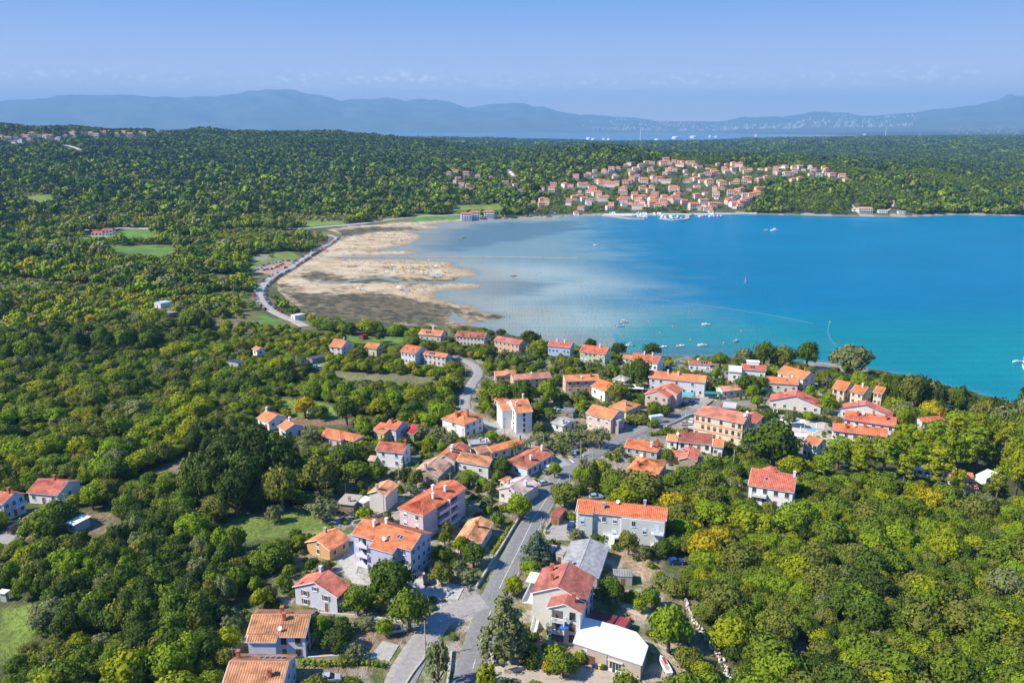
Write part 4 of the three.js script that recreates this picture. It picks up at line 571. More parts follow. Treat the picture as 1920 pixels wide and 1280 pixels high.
f = house('white terrace', 'white_terrace', 'row of white terraced houses with red roof and skylights beside the two round shore trees', { e: [1181.5, 674.4, 1233.3, 681.4], r: [1241, 668.3], h: 5.2, wall: WHITE, roof: [0.54, 0.148, 0.062], win: { f: 6, r: 1, l: 1, b: 0 }, sky: [[-0.5, 0.5], [0.05, 0.5], [0.6, 0.5]], chim: [[-0.2, 0.9, chimW], [0.4, 0.9, chimW]] });
f = house('orange garage', 'garage', 'low orange-roofed garage at the left end of the white terrace', { e: [1167, 671, 1184, 673], r: [1185, 666], h: 2.8, wall: OFFW, win: { f: 1, r: 0, l: 0, b: 0 }, cat: 'garage' });
f = house('salmon terrace', 'salmon_terrace', 'salmon terrace with long brown roof, second from the marsh', { e: [925.3, 637.6, 973, 646], r: [979.5, 637], h: 5.6, wall: [0.68, 0.42, 0.30], roof: [0.44, 0.14, 0.09], win: { f: 6, r: 1, l: 1, b: 0 }, floors: 2 });
f = house('stepped terrace', 'stepped_terrace', 'row of four terraced houses with stepped brown-red roofs beside the marsh water', { e: [853.3, 629.6, 908.3, 633.5], r: [914.3, 624.5], h: 5.4, wall: [0.70, 0.56, 0.50], roof: [0.40, 0.12, 0.075], win: { f: 8, r: 1, l: 1, b: 0 }, floors: 2 });
for (let i = -1; i < 2; i++) mesh('party_wall', box(0.35, 0.5, f.W, i * f.L / 4, 5.4 + 0.6, 0), mat([0.35, 0.14, 0.1]), f.o);
f = house('solar terrace', 'orange_roofed_house', 'orange-roofed house with solar collectors at the marsh edge', { e: [784, 626.5, 826.2, 630], r: [830, 619], h: 4.2, wall: [0.6, 0.52, 0.48], roof: NEWTILE, win: { f: 4, r: 1, l: 1, b: 0 }, panel: [-0.4, 0.5, 3], chim: [[0.05, 1, chimW]] });
f = house('white lawn house', 'lawn_house', 'white house with orange roof beside the green lawn', { e: [615.8, 649.4, 640, 651.8], r: [653, 639], h: 5, wall: OFFW, roof: NEWTILE, win: { f: 2, r: 2, l: 1, b: 0 }, chim: [[0.6, 0.9, CONC]], floors: 2 });
f = house('yellow lawn house', 'yellow_house', 'small pale yellow house with orange roof below the green lawn', { e: [681.7, 651.4, 705.5, 653.8], r: [712.4, 644.4], h: 4, wall: YELLOWW, roof: NEWTILE, win: { f: 2, r: 1, l: 1, b: 0 } });
f = house('two-skylight house', 'skylight_house', 'white house with red roof and two skylights, left of a pair', { e: [749.4, 658.3, 777.7, 663.2], r: [787.6, 648.5], h: 6, wall: [0.68, 0.68, 0.72], roof: [0.54, 0.148, 0.062], floors: 2, win: { f: 4, r: 1, l: 1, b: 0 }, sky: [[-0.4, 0.5], [0.35, 0.5]] });
f = house('solar duplex', 'duplex', 'white duplex with red roof and two solar collectors beside the upper road bend', { e: [792.5, 664.2, 835, 670], r: [838, 661.5], h: 5, wall: [0.70, 0.60, 0.60], roof: [0.54, 0.148, 0.062], floors: 2, win: { f: 5, r: 1, l: 1, b: 0 }, panel: [-0.45, 0.5, 3], balcony: 'r' });
// right-hand quarter by the sea
f = house('solar villa', 'white_villa', 'white villa with pergola and solar panel on its red roof near the shore car park', { e: [1291, 681.6, 1333.9, 684.2], r: [1335, 678], h: 4.4, wall: WHITE, roof: [0.48, 0.11, 0.07], win: { f: 4, r: 1, l: 1, b: 0 }, panel: [0.2, 0.5, 3], dish: [[-0.2, 1]] });
{ const p = mesh('pergola', [0, 1, 2, 3, 4, 5, 6, 7, 8].map((i) => box(0.15, 0.15, 3.2, -3.6 + i * 0.9, 2.7, 0)).concat([box(0.2, 2.7, 0.2, -3.5, 1.3, 1.4), box(0.2, 2.7, 0.2, 3.5, 1.3, 1.4), box(7.5, 0.2, 0.2, 0, 2.6, 1.4)]), mat([0.74, 0.72, 0.68]), f.o); p.position.set(2, 0, f.front * (f.w + 1.8)); if (f.front < 0) p.rotation.y = Math.PI; }
f = house('blue-doored villa', 'modern_villa', 'modern white villa with red roof, roof turret and blue entrance', { e: [1391.3, 692.6, 1437, 696], r: [1441.5, 684.5], h: 4.8, wall: [0.79, 0.79, 0.81], roof: [0.42, 0.12, 0.07], win: { f: 3, r: 1, l: 1, b: 0 }, door: [0.02, 0.25, 0.6], panel: [-0.2, 0.5, 2] });
mesh('turret', [box(5.5, 2, 3.2, -f.l * 0.1, 6.6, -f.front * f.w * 0.3), box(6, 0.2, 3.7, -f.l * 0.1, 7.7, -f.front * f.w * 0.3)], mat(WHITE), f.o);
f = house('white cube', 'white_block', 'plain white flat-roofed block joined to the modern villa', { e: [1365, 697, 1391, 699], c: [1392, 688], h: 5, flat: true, rim: true, wall: WHITE, roof: [0.66, 0.66, 0.66], win: { f: 1, r: 0, l: 0, b: 0 } });
f = house('beige clay bungalow', 'beige_bungalow', 'low beige bungalow with old clay tiles and small cypresses in front', { e: [1354.7, 734, 1404, 728.8], r: [1396, 720.5], h: 3.4, wall: [0.66, 0.62, 0.54], roof: [0.50, 0.25, 0.15], old: 0.5, win: { f: 4, r: 1, l: 1, b: 0 } });
f = house('cream upper duplex', 'cream_duplex', 'cream house with double orange roof at the seaside, back half of a pair', { e: [1457, 697.5, 1506.8, 711], r: [1522, 700], h: 5.6, wall: [0.68, 0.60, 0.50], roof: [0.64, 0.19, 0.055], floors: 2, win: { f: 3, r: 2, l: 1, b: 0 }, chim: [[-0.75, 1, chimT], [0.1, 1, chimT], [0.6, 1, chimT]] });
f = house('cream lower duplex', 'cream_duplex', 'cream house with lower orange roof and open veranda, front half of a pair', { e: [1437.2, 717, 1498, 721.5], r: [1498, 709.3], h: 4.2, wall: [0.66, 0.62, 0.54], roof: [0.64, 0.19, 0.055], win: { f: 4, r: 1, l: 1, b: 0 }, dish: [[0.6, 1]], sky: [[0.3, 0.6]] });
f = house('cream block left', 'cream_block', 'leftmost cream block of the stepped orange-roofed holiday houses', { e: [1559.9, 727.9, 1584.6, 733.2], r: [1602.4, 721.5], h: 5.2, wall: CREAM, roof: [0.64, 0.19, 0.055], floors: 2, win: { f: 2, r: 2, l: 1, b: 0 }, frame: [0.5, 0.15, 0.06] });
f = house('cream block middle', 'cream_block', 'middle cream block with white chimney in the stepped holiday houses', { e: [1593.5, 733.3, 1618.3, 739.4], r: [1633, 729.5], h: 5.2, wall: CREAM, roof: [0.64, 0.19, 0.055], floors: 2, win: { f: 2, r: 2, l: 1, b: 0 }, chim: [[0.2, 0.9, chimW]] });
f = house('cream block right', 'cream_block', 'right-hand cream block half hidden by the dark shore trees', { e: [1637, 735.3, 1655, 739], r: [1668, 730.5], h: 5.4, wall: CREAM, roof: [0.64, 0.19, 0.055], floors: 2, win: { f: 2, r: 2, l: 1, b: 0 }, chim: [[-0.5, 1, chimT]] });
f = house('split-gable house', 'split_gable_house', 'white house with split red gable roof and blue edge trim behind the hedge', { e: [1544, 751.6, 1542, 763.9], r: [1498, 748], h: 3.3, wall: [0.68, 0.65, 0.60], roof: [0.56, 0.14, 0.08], win: { r: 5, f: 0, l: 5, b: 0 }, t: 10.2, pitch: 0.33, trim: [0.08, 0.12, 0.5], chim: [[0.7, 0.3, chimT], [0.5, 0.7, chimT]], dish: [[0.2, 1.4]] });
f = house('back split-gable house', 'split_gable_house', 'white split-gable house with blue trim at the back of the red-roofed complex', { e: [1676, 772, 1674.7, 781.5], r: [1632, 767.6], h: 3.8, wall: [0.7, 0.68, 0.64], roof: [0.56, 0.148, 0.062], win: { r: 4, f: 0, l: 4, b: 0 }, t: 10, pitch: 0.33, trim: [0.08, 0.12, 0.5], dish: [[0.3, 1.3]] });
f = house('middle red house', 'red_roofed_row', 'long red-roofed house with blue trim, middle row of the complex', { e: [1582.6, 786, 1680.6, 800.7], r: [1682.6, 783], h: 5.6, wall: [0.7, 0.68, 0.65], roof: [0.55, 0.148, 0.062], floors: 2, win: { f: 6, r: 1, l: 1, b: 0 }, trim: [0.08, 0.12, 0.5], chim: [[-0.5, 0.6, chimT], [0.1, 0.9, chimT], [0.6, 0.6, chimT]], dish: [[-0.3, 0.7]] });
f = house('front red house', 'red_roofed_row', 'long red-roofed house with blue trim, front row of the complex above the pines', { e: [1561.5, 807.8, 1664.8, 820], r: [1666.7, 803.5], h: 5.8, wall: [0.81, 0.78, 0.73], roof: [0.55, 0.148, 0.062], floors: 2, win: { f: 6, r: 1, l: 2, b: 0 }, trim: [0.08, 0.12, 0.5], chim: [[-0.9, 1, chimT], [-0.5, 0.5, chimT], [0.2, 0.9, chimT]], dish: [[-0.2, 0.7]] });
f = house('hotel', 'hotel', 'large cream four-storey building with hipped terracotta roof, string courses and brown shutters', { e: [1300.2, 775.8, 1394.2, 794.8], c: [1409.7, 777.5], h: 8.6, hip: 'l', wall: [0.72, 0.64, 0.50], roof: [0.52, 0.21, 0.11], old: 0.25, floors: 3, win: { f: 8, r: 4, l: 2, b: 0 }, ww: 0.9, wh: 1.3, blind: [0.34, 0.15, 0.05], frame: [0.36, 0.16, 0.06], skip: 0.12, pitch: 0.4, dish: [[0.92, 0.6], [0.96, 0.9]], chim: [[-0.15, 1.3, chimT]], door: [0.4, 0.2, 0.08] });
mesh('string_course', [box(2 * f.l + 0.2, 0.22, 0.25, 0, 2.95, f.front * f.w), box(2 * f.l + 0.2, 0.22, 0.25, 0, 5.75, f.front * f.w), box(0.25, 0.22, 2 * f.w, f.l, 2.95, 0), box(0.25, 0.22, 2 * f.w, f.l, 5.75, 0)], mat([0.6, 0.2, 0.08]), f.o);
f = house('red flat annex', 'red_annex', 'flat-topped red annex with roof machinery behind the hotel', { e: [1352, 764, 1380, 767], c: [1382, 757], h: 5, flat: true, rim: true, wall: [0.55, 0.07, 0.03], roof: [0.5, 0.5, 0.5], win: { f: 0, r: 0, l: 0, b: 0 } });
f = house('hotel side house', 'side_house', 'red-roofed side house between the hotel and the big green tree', { e: [1432, 780.5, 1416, 797], r: [1406, 778], h: 3.8, wall: [0.6, 0.65, 0.72], roof: [0.54, 0.148, 0.062], win: { f: 1, r: 2, l: 0, b: 0 } });
f = house('brown-roofed bungalow', 'long_bungalow', 'white bungalow with dark brown middle roof in front of the hotel', { e: [1270.6, 828.2, 1335.9, 833.4], r: [1339.8, 813.5], h: 3.1, wall: WHITE, roof: [0.27, 0.09, 0.05], win: { f: 4, r: 0, l: 0, b: 0 }, frame: BROWNSH, chim: [[-0.5, 1, chimT]] });
f = house('left bungalow end', 'bungalow_end', 'orange-roofed left end of the white bungalow in front of the hotel', { e: [1249.4, 825.4, 1270.5, 828], r: [1271.5, 815.8], h: 3.1, wall: WHITE, win: { f: 1, r: 0, l: 0, b: 0 }, dish: [[0.8, 0.9]] });
f = house('right bungalow end', 'bungalow_end', 'orange-roofed right end of the white bungalow, with brown door', { e: [1335.9, 837, 1356.6, 839.4], r: [1357, 824.5], h: 4.2, wall: WHITE, win: { f: 2, r: 1, l: 0, b: 0 } });
f = house('long hip bungalow', 'hip_bungalow', 'low bungalow with long orange roof among the gardens right of the junction', { e: [1170.6, 838, 1233, 847.8], r: [1238, 832], h: 2.9, hip: 'r', wall: [0.5, 0.47, 0.45], roof: [0.62, 0.19, 0.07], win: { f: 4, r: 1, l: 0, b: 0 }, chim: [[0.55, 0.5, chimW], [0.8, 1.2, chimT]] });
f = house('big hip house', 'hip_house', 'house with wide bright orange hipped roof and white ridge lines above the dense hedge trees', { e: [1174.2, 881.6, 1233, 892.4], c: [1248.2, 865], h: 4, hip: 'lr', wall: [0.55, 0.42, 0.33], roof: [0.64, 0.21, 0.075], pitch: 0.36, win: { f: 4, r: 2, l: 0, b: 0 }, chim: [[-0.4, 0.45, chimT]], dish: [[-0.6, 1.6]] });
f = house('tan gable cottage', 'tan_cottage', 'small tan cottage with two-part orange roof right of the wide orange hip roof', { e: [1312.7, 844, 1306.8, 866], r: [1291.3, 854], h: 3.2, wall: [0.42, 0.33, 0.25], roof: [0.56, 0.18, 0.09], win: { f: 1, r: 0, l: 0, b: 0 }, chim: [[0, 1.6, CONC]], dish: [[-0.6, 1.2]] });
wing(f, -f.l * 0.2, -f.front * (f.w + 1.6), 6, 5, 2.7, { along: 'z' });
f = house('bright wood-edge house', 'bright_house', 'bright white two-storey house with stepped red roof alone beside the right-hand wood', { e: [1402.5, 909, 1489, 924], r: [1502.9, 892.5], h: 5.9, wall: [0.83, 0.82, 0.83], roof: [0.56, 0.15, 0.085], floors: 2, win: { f: 4, r: 1, l: 2, b: 0 }, chim: [[0.05, 0.95, chimT], [0.9, 0.9, chimW]], sky: [[-0.25, 0.5]], balcony: 'fl', balAt: -0.5, frame: [0.35, 0.33, 0.32] });
wing(f, -f.l * 0.25, -f.front * f.w * 0.8, 7, 5, 5.6, { along: 'z', pitch: 0.5 });
f = house('veranda house', 'veranda_house', 'white house with open upper veranda and orange roof among the pines', { e: [1505, 828, 1533, 836.5], r: [1547, 826], h: 5.2, wall: WHITE, roof: NEWTILE, floors: 2, win: { f: 3, r: 1, l: 2, b: 0 } });
f = house('red roof by pines', 'red_roofed_house', 'red roof with blue edge showing over the pine tops near the shore trees', { e: [1730, 791.5, 1774.5, 788], r: [1770, 776], h: 4, wall: [0.65, 0.6, 0.58], roof: [0.55, 0.148, 0.062], win: { f: 3, r: 1, l: 0, b: 0 }, trim: [0.08, 0.12, 0.5], chim: [[0.8, 0.9, chimT]] });
f = house('pine-framed house', 'pine_framed_house', 'white-gabled orange-roofed house framed by pine trunks at the right edge', { e: [1866.5, 827, 1892.3, 830], r: [1895, 815], h: 3.6, wall: [0.68, 0.64, 0.66], roof: NEWTILE, win: { f: 2, r: 1, l: 1, b: 0 } });
f = house('orange camp roof', 'camp_house', 'low orange-roofed camp building behind the right-hand pines', { e: [1785, 898, 1830, 901], r: [1830, 884], h: 2.9, wall: [0.81, 0.80, 0.81], roof: NEWTILE, win: { f: 4, r: 1, l: 1, b: 0 } });
f = house('small camp roof', 'camp_house', 'smaller orange camp roof just in front of the low camp building', { e: [1812, 921, 1838, 923], r: [1838, 907], h: 2.6, wall: [0.7, 0.68, 0.68], roof: [0.64, 0.24, 0.10], win: { f: 2, r: 1, l: 0, b: 0 } });
f = house('scrub-edge house', 'scrub_house', 'small white house with orange roof alone among the trees left of the dark barn', { e: [471, 654, 480, 657.5], r: [487, 650], h: 3.2, wall: WHITE, win: { f: 1, r: 1, l: 0, b: 0 } });
// upper left cluster
f = house('upper white cottage', 'white_cottage', 'white cottage with orange roof at the earth track, left of a pair', { e: [480, 783.5, 502.4, 791.8], r: [521.9, 781.5], h: 3.4, wall: WHITE, roof: NEWTILE, win: { f: 2, r: 2, l: 0, b: 0 }, chim: [[-0.7, 1, chimW]] });
f = house('lower white cottage', 'white_cottage', 'white cottage with orange roof at the earth track, right of a pair', { e: [519, 799, 533.3, 807.8], r: [549, 791], h: 3.4, wall: [0.7, 0.69, 0.72], roof: [0.58, 0.18, 0.08], win: { f: 1, r: 2, l: 0, b: 0 }, chim: [[-0.2, 1, chimW]] });
f = house('meadow bungalow', 'bungalow', 'low pinkish bungalow with bent orange roof in the shrubs below the earth track', { e: [598.2, 816.8, 638.7, 826.5], r: [648, 808.5], h: 3, hip: 'r', wall: [0.6, 0.48, 0.48], roof: [0.62, 0.20, 0.08], win: { f: 3, r: 1, l: 1, b: 0 } });
wing(f, f.l * 0.75, -f.front * 1.2, 11, 6, 2.9, { hip: 'r' });
f = house('red-roofed house', 'red_gabled_house', 'pale violet house with red roof and dark chimney above the olive trees', { e: [717.8, 801, 741.9, 806], r: [754, 791], h: 4.6, wall: [0.62, 0.56, 0.66], roof: [0.56, 0.148, 0.062], win: { f: 2, r: 1, l: 1, b: 0 }, chim: [[-0.2, 0.7, [0.15, 0.08, 0.06]]] });
f = house('red lean house', 'red_lean_house', 'lower red-roofed part left of the pale violet house', { e: [697.2, 805.6, 719, 813.6], r: [727, 790.5], h: 3, wall: [0.6, 0.45, 0.2], roof: [0.54, 0.148, 0.062], win: { f: 2, r: 0, l: 0, b: 0 } });
f = house('red metal shed', 'metal_shed', 'low shed with crimson sheet-metal roof and olive walls behind the olive trees', { e: [757.4, 809, 775, 815], r: [792, 800.5], h: 2.8, wall: [0.28, 0.26, 0.06], roof: [0.42, 0.03, 0.035], win: { f: 1, r: 1, l: 0, b: 0 }, cat: 'shed' });
f = house('plain white house', 'plain_white_house', 'plain white two-storey house with reddish clay roof in the middle of the shrubs', { e: [702.9, 844.3, 755.6, 849.5], r: [763, 832.5], h: 5.4, wall: [0.81, 0.81, 0.84], roof: [0.47, 0.14, 0.07], old: 0.3, floors: 2, win: { f: 2, r: 1, l: 1, b: 0 }, noDoor: true, ww: 0.75, wh: 1.1, frame: [0.5, 0.5, 0.52], chim: [[0.9, 0.9, chimT]] });
f = house('tile-roofed hut', 'hut', 'small hut with old clay tiles against the plain white house', { e: [689, 863, 702, 864.5], r: [703, 853], h: 2.4, wall: STONE, roof: OLDTILE.map((v) => v * 1.2), win: { f: 0, r: 0, l: 0, b: 0 }, cat: 'hut' });
// left edge
f = house('left white house', 'white_single_house', 'single white house with terracotta roof left of the round green tree at the left edge', { e: [48, 923.5, 106.6, 928.9], r: [130, 904], h: 3.4, wall: [0.81, 0.80, 0.80], roof: [0.56, 0.18, 0.10], win: { f: 3, r: 1, l: 0, b: 0 }, chim: [[0.1, 1, chimT]] });
f = house('left edge house', 'blue_white_house', 'blue-and-white house with terrace cut by the left picture edge', { e: [-22, 941, 3, 946], r: [16, 918], h: 5.4, wall: [0.55, 0.62, 0.78], roof: [0.56, 0.18, 0.10], floors: 2, win: { f: 2, r: 3, l: 0, b: 0 }, chim: [[0.4, 1, chimT]], balcony: 'r' });
f = house('white box shed', 'white_shed', 'white flat-roofed shed behind the stone wall at the left edge', { e: [120.3, 981, 138, 985.5], c: [155, 965], h: 2.6, flat: true, wall: [0.5, 0.52, 0.56], roof: [0.80, 0.80, 0.82], win: { f: 1, r: 0, l: 0, b: 0 }, cat: 'shed' });
f = house('left edge hut', 'white_hut', 'little white-roofed hut on the lawn at the far left', { e: [-8, 1112, 8, 1114], c: [16, 1106], h: 2.4, flat: true, wall: [0.4, 0.42, 0.42], roof: [0.75, 0.77, 0.8], win: { f: 0, r: 0, l: 0, b: 0 }, cat: 'hut' });
f = house('grey apartments', 'grey_apartment_house', 'long pale grey two-storey apartment house with orange roof, quoin columns and side balconies', { e: [1079.4, 958, 1250.2, 976.5], r: [1250.6, 953], h: 7.4, wall: PALEGREY, roof: [0.60, 0.17, 0.07], floors: 2, win: { f: 8, r: 3, l: 2, b: 0 }, wh: 1.5, skip: 0.2, chim: [[-0.4, 0.45, CONC], [0.5, 1, CONC]], dish: [[-0.1, 0.9]], frame: [0.72, 0.76, 0.82], blind: [0.62, 0.70, 0.82] });
{ const o = f.o, fr = f.front, at = (x) => [x * f.l, fr * (f.w + 0.02)];
  for (const x of [-0.985, -0.62, 0.02]) { const [X, Z] = at(x), g = []; for (let i = 0; i < 14; i++) g.push(box(i % 2 ? 0.55 : 0.85, 0.46, 0.22, X, 0.3 + i * 0.5, Z)); mesh('quoin', g, mat([0.62, 0.62, 0.60]), o); }
  const b1 = mesh('forward_wall', [box(f.l * 0.34, 7.15, 0.9, -f.l * 0.8, 3.5, fr * (f.w + 0.44)), box(f.l * 0.96, 7.15, 0.9, f.l * 0.51, 3.5, fr * (f.w + 0.44))], f.wm, o);
  wing(f, -f.l * 0.8, fr * (f.w - 1.2), f.l * 0.36, 5, 7.38, { pitch: 0.42 });
  for (const [x, y] of [[-0.86, 1.6], [-0.86, 5], [0.3, 2.6], [0.3, 5.8], [0.82, 1.8], [0.82, 5.2], [0.55, 4]]) addWindow(o, x * f.l, y, fr * (f.w + 0.9), fr > 0 ? 0 : Math.PI, 0.9, 1.5, { frame: mat([0.66, 0.72, 0.82]), blind: mat([0.60, 0.68, 0.82]) });
  for (const y of [0.6, 3.9]) { const b = mesh('balcony', [box(3.2, 0.16, 1.3, 0, 0, 0.65)], mat([0.6, 0.6, 0.58]), o); b.position.set(f.l * 0.84, y, fr * (f.w + 0.9)); b.rotation.y = fr > 0 ? 0 : Math.PI; const r = [box(3.2, 0.06, 0.06, 0, 1, 1.25)]; for (let i = 0; i < 12; i++) r.push(box(0.04, 0.95, 0.04, -1.5 + i * 0.27, 0.5, 1.25)); r.push(box(0.05, 0.06, 1.2, 1.57, 1, 0.65), box(0.05, 0.06, 1.2, -1.57, 1, 0.65)); mesh('railing', r, mat([0.66, 0.66, 0.66]), b); mesh('balcony_door', box(1.1, 2.1, 0.05, 0, 1.15, 0.03), mat([0.55, 0.62, 0.78]), b); }
  const st = []; for (let i = 0; i < 9; i++) st.push(box(2.4, 0.17, 0.34, 0, 1.4 - i * 0.17, i * 0.34)); st.push(box(4.2, 0.2, 2, 0, 1.5, -1.1)); const s = mesh('stair', st, mat([0.6, 0.59, 0.55]), o); s.position.set(-f.l * 0.2, 0, fr * (f.w + 2)); if (fr < 0) s.rotation.y = Math.PI; mesh('railing', [rod([-1.2, 2.4, 0], [-1.2, 1.0, 2.9], 0.05), rod([1.2, 2.4, 0], [1.2, 1.0, 2.9], 0.05), box(4.2, 0.06, 0.06, 0, 2.5, -0.15), ...[-2, -1.2, 1.2, 2].map((x) => box(0.06, 1, 0.06, x, 2, -0.15))], mat([0.5, 0.5, 0.5]), s); }
// the white flat-roofed workshop in front
{
  const hR = 3.7, pts = [[1073.8, 1207.5], [1092, 1157.5], [1157.5, 1174], [1194, 1186], [1216, 1212.5], [1204, 1250]].map(([x, y]) => { let gy = 14; for (let k = 0; k < 6; k++) { const p = atY(x, y, gy + hR); gy = height(...p); } return atY(x, y, gy + hR); });
  const cx = pts.reduce((s, p) => s + p[0], 0) / 6, cz = pts.reduce((s, p) => s + p[1], 0) / 6, gy = height(cx, cz), o = thing('flat_roofed_workshop', 'workshop with big white flat roof and glazed double door in front of the balcony house', 'workshop', [cx, gy, cz]);
  const shp = (k) => new THREE.Shape(pts.map(([x, z]) => new THREE.Vector2((x - cx) * k, -(z - cz) * k)));
  mesh('roof', new THREE.ExtrudeGeometry(shp(1), { depth: 0.22, bevelEnabled: false }).rotateX(-Math.PI / 2).translate(0, hR, 0), std([0.74, 0.74, 0.75], 0.6, { map: wallGrain }), o);
  mesh('wall', new THREE.ExtrudeGeometry(shp(0.955), { depth: hR + 1.5, bevelEnabled: false }).rotateX(-Math.PI / 2).translate(0, -1.5, 0), wallM([0.50, 0.42, 0.34]), o);
  const A = pts[0], B = pts[5], ux = B[0] - A[0], uz = B[1] - A[1], L = Math.hypot(ux, uz), turn = Math.atan2(-uz, ux), on = (t, off = 0.03) => [A[0] + ux * t - cx - (uz / L) * off * 1 - (A[0] - cx) * 0.045 * (1 - t) - (B[0] - cx) * 0.045 * t, A[1] + uz * t - cz + (ux / L) * off - (A[1] - cz) * 0.045 * (1 - t) - (B[1] - cz) * 0.045 * t];
  const put = (m, t, y) => { const [x, z] = on(t); m.position.set(x, y, z); m.rotation.y = turn; return m; };
  const door = put(mesh('door', box(2.7, 2.5, 0.08, 0, 1.25, 0), mat([0.72, 0.74, 0.76]), o), 0.63, 0); mesh('pane', [box(0.5, 1.4, 0.04, -0.95, 1.5, 0.06), box(0.5, 1.4, 0.04, 0.35, 1.5, 0.06), box(0.5, 1.4, 0.04, 0.95, 1.5, 0.06), box(0.55, 2.2, 0.04, -0.3, 1.15, 0.06)], glassM, door);
  put(mesh('door', box(2.3, 2.0, 0.08, 0, 1.0, 0), mat([0.16, 0.07, 0.05]), o), 0.24, 0); put(mesh('sign', box(0.9, 0.6, 0.05, 0, 2.9, 0), mat([0.6, 0.66, 0.78]), o), 0.17, 0); put(mesh('downpipe', [rod([0, 0, 0.1], [0, 3.6, 0.1], 0.06)], mat([0.35, 0.3, 0.28]), o), 0.5, 0); put(mesh('canopy', box(3.2, 0.12, 0.5, 0, 2.75, 0.25), mat([0.5, 0.5, 0.55]), o), 0.63, 0);
  keepPoly([[1073, 1207], [1092, 1157], [1157, 1174], [1194, 1186], [1217, 1212], [1200, 1280], [1150, 1275], [1073, 1235]], 175); for (let i = 0; i < 60; i++) solids.push([lerp(pts[i % 6][0], cx, (i % 10) / 10), lerp(pts[i % 6][1], cz, (i % 10) / 10), 3]); houses.push([1150, 1200, 'white flat roof']);
}
function shed(name, label, l3, h, roofC, wallC, tilt = 0.5, cat = 'shed') { const q = fit({ e: l3.slice(0, 4), c: l3.slice(4), h, flat: true }), o = thing(name, label, cat, [q.c.x, q.gy, q.c.y], q.turn); const r = mesh('roof', slope([-q.L / 2, h, q.W / 2], [q.L / 2, h, q.W / 2], [q.L / 2, h + tilt * -q.front, -q.W / 2], [-q.L / 2, h + tilt * -q.front, -q.W / 2], roofC, 1, 77), tileM, o); mesh('wall', prismX([[-q.W / 2 + 0.15, -1.5], [-q.W / 2 + 0.15, h - 0.06 + tilt * -q.front * 0.95], [q.W / 2 - 0.15, h - 0.06], [q.W / 2 - 0.15, -1.5]], -q.L / 2 + 0.15, q.L / 2 - 0.15), wallM(wallC), o); mesh('door', box(0.9, 1.9, 0.06, 0, 0.95, q.front * (q.W / 2 - 0.1)), mat(WOOD), o); solids.push([q.c.x, q.c.y, q.W / 2 + 1]); const m = project(q.c.x, q.gy + h, q.c.y); keepPoly([[m[0] - 10, m[1] - 8], [m[0] + 10, m[1] - 8], [m[0] + 10, m[1] + 10], [m[0] - 10, m[1] + 10]], q.d); return o; }
shed('dark_red_shed', 'dark red sheet-roofed shed between the balcony house and the white flat roof', [1101, 1158, 1147, 1171, 1153, 1150], 3.0, [0.20, 0.03, 0.035], [0.3, 0.12, 0.1], 0.5);
shed('crimson_shed', 'crimson sheet-roofed shed right of an orange tile strip behind the white flat roof', [1152, 1171, 1172, 1176.5, 1177, 1156], 2.7, [0.34, 0.045, 0.05], [0.35, 0.33, 0.3], 0.4);
shed('grey_shed', 'small grey-roofed shed on the earth yard right of the grey barn', [1150, 1080, 1187, 1082, 1189, 1066], 2.4, [0.30, 0.28, 0.26], [0.4, 0.38, 0.36], 0.3);
shed('grey_lean_to', 'small grey lean-to between the blue spruce and the grey barn', [1041, 1038, 1056, 1041, 1062, 1022], 2.6, [0.42, 0.38, 0.34], [0.6, 0.58, 0.55], 0.3);
shed('garden_hut', 'low grey garden hut beside the blue spruce', [1020, 1033, 1036, 1036, 1043, 1020], 2.4, [0.34, 0.31, 0.28], [0.35, 0.3, 0.28], 0.3);
shed('brown_shed', 'small brown timber shed at the corner of the parking yard', [1032, 968, 1049, 971, 1056, 950], 2.6, [0.36, 0.10, 0.07], [0.30, 0.17, 0.09], 0.3);
shed('stable', 'grey-roofed stone stable beside the silver-blue car', [1052, 772, 1075, 774, 1076, 763], 2.4, [0.24, 0.23, 0.22], [0.35, 0.32, 0.3], 0.3);
shed('field_hut', 'open wooden hut with grey roof in the scrub on the left', [300, 585, 316, 587, 319, 581], 3, [0.42, 0.38, 0.33], [0.2, 0.15, 0.1], 0.6, 'hut');
shed('white_cabin', 'white cabin half hidden by scrub trees on the left', [286, 567, 300, 569, 300, 561], 3.4, [0.6, 0.66, 0.72], [0.66, 0.7, 0.74], 0.2, 'cabin');
shed('slate_cabin', 'low cabin with slate-blue roof among the trees left of the lawn house', [421, 677, 446, 681, 450, 673], 3, [0.08, 0.09, 0.14], [0.5, 0.5, 0.52], 0.5, 'cabin');
shed('red_playhouse', 'tiny dark red wooden house on the green lawn', [672, 628, 681, 629, 681, 624], 2.4, [0.22, 0.04, 0.03], [0.25, 0.05, 0.03], 0.6, 'hut');
shed('shore_kiosk', 'small white kiosk beside the beach road bend', [544, 590, 552, 592, 556, 584], 3, [0.75, 0.75, 0.76], [0.72, 0.72, 0.74], 0.2, 'kiosk');
shed('white_tent_house', 'white domed garden house in the clearing at the upper left', [568, 760, 576, 762, 580, 755], 2.6, [0.7, 0.69, 0.66], [0.7, 0.7, 0.68], 0.4, 'hut');
shed('dark_barn', 'long dark tarpaulin-roofed barn left of the white lawn house', [572, 670, 585, 673, 594, 660], 3, [0.10, 0.10, 0.12], [0.3, 0.28, 0.28], 0.8, 'barn');

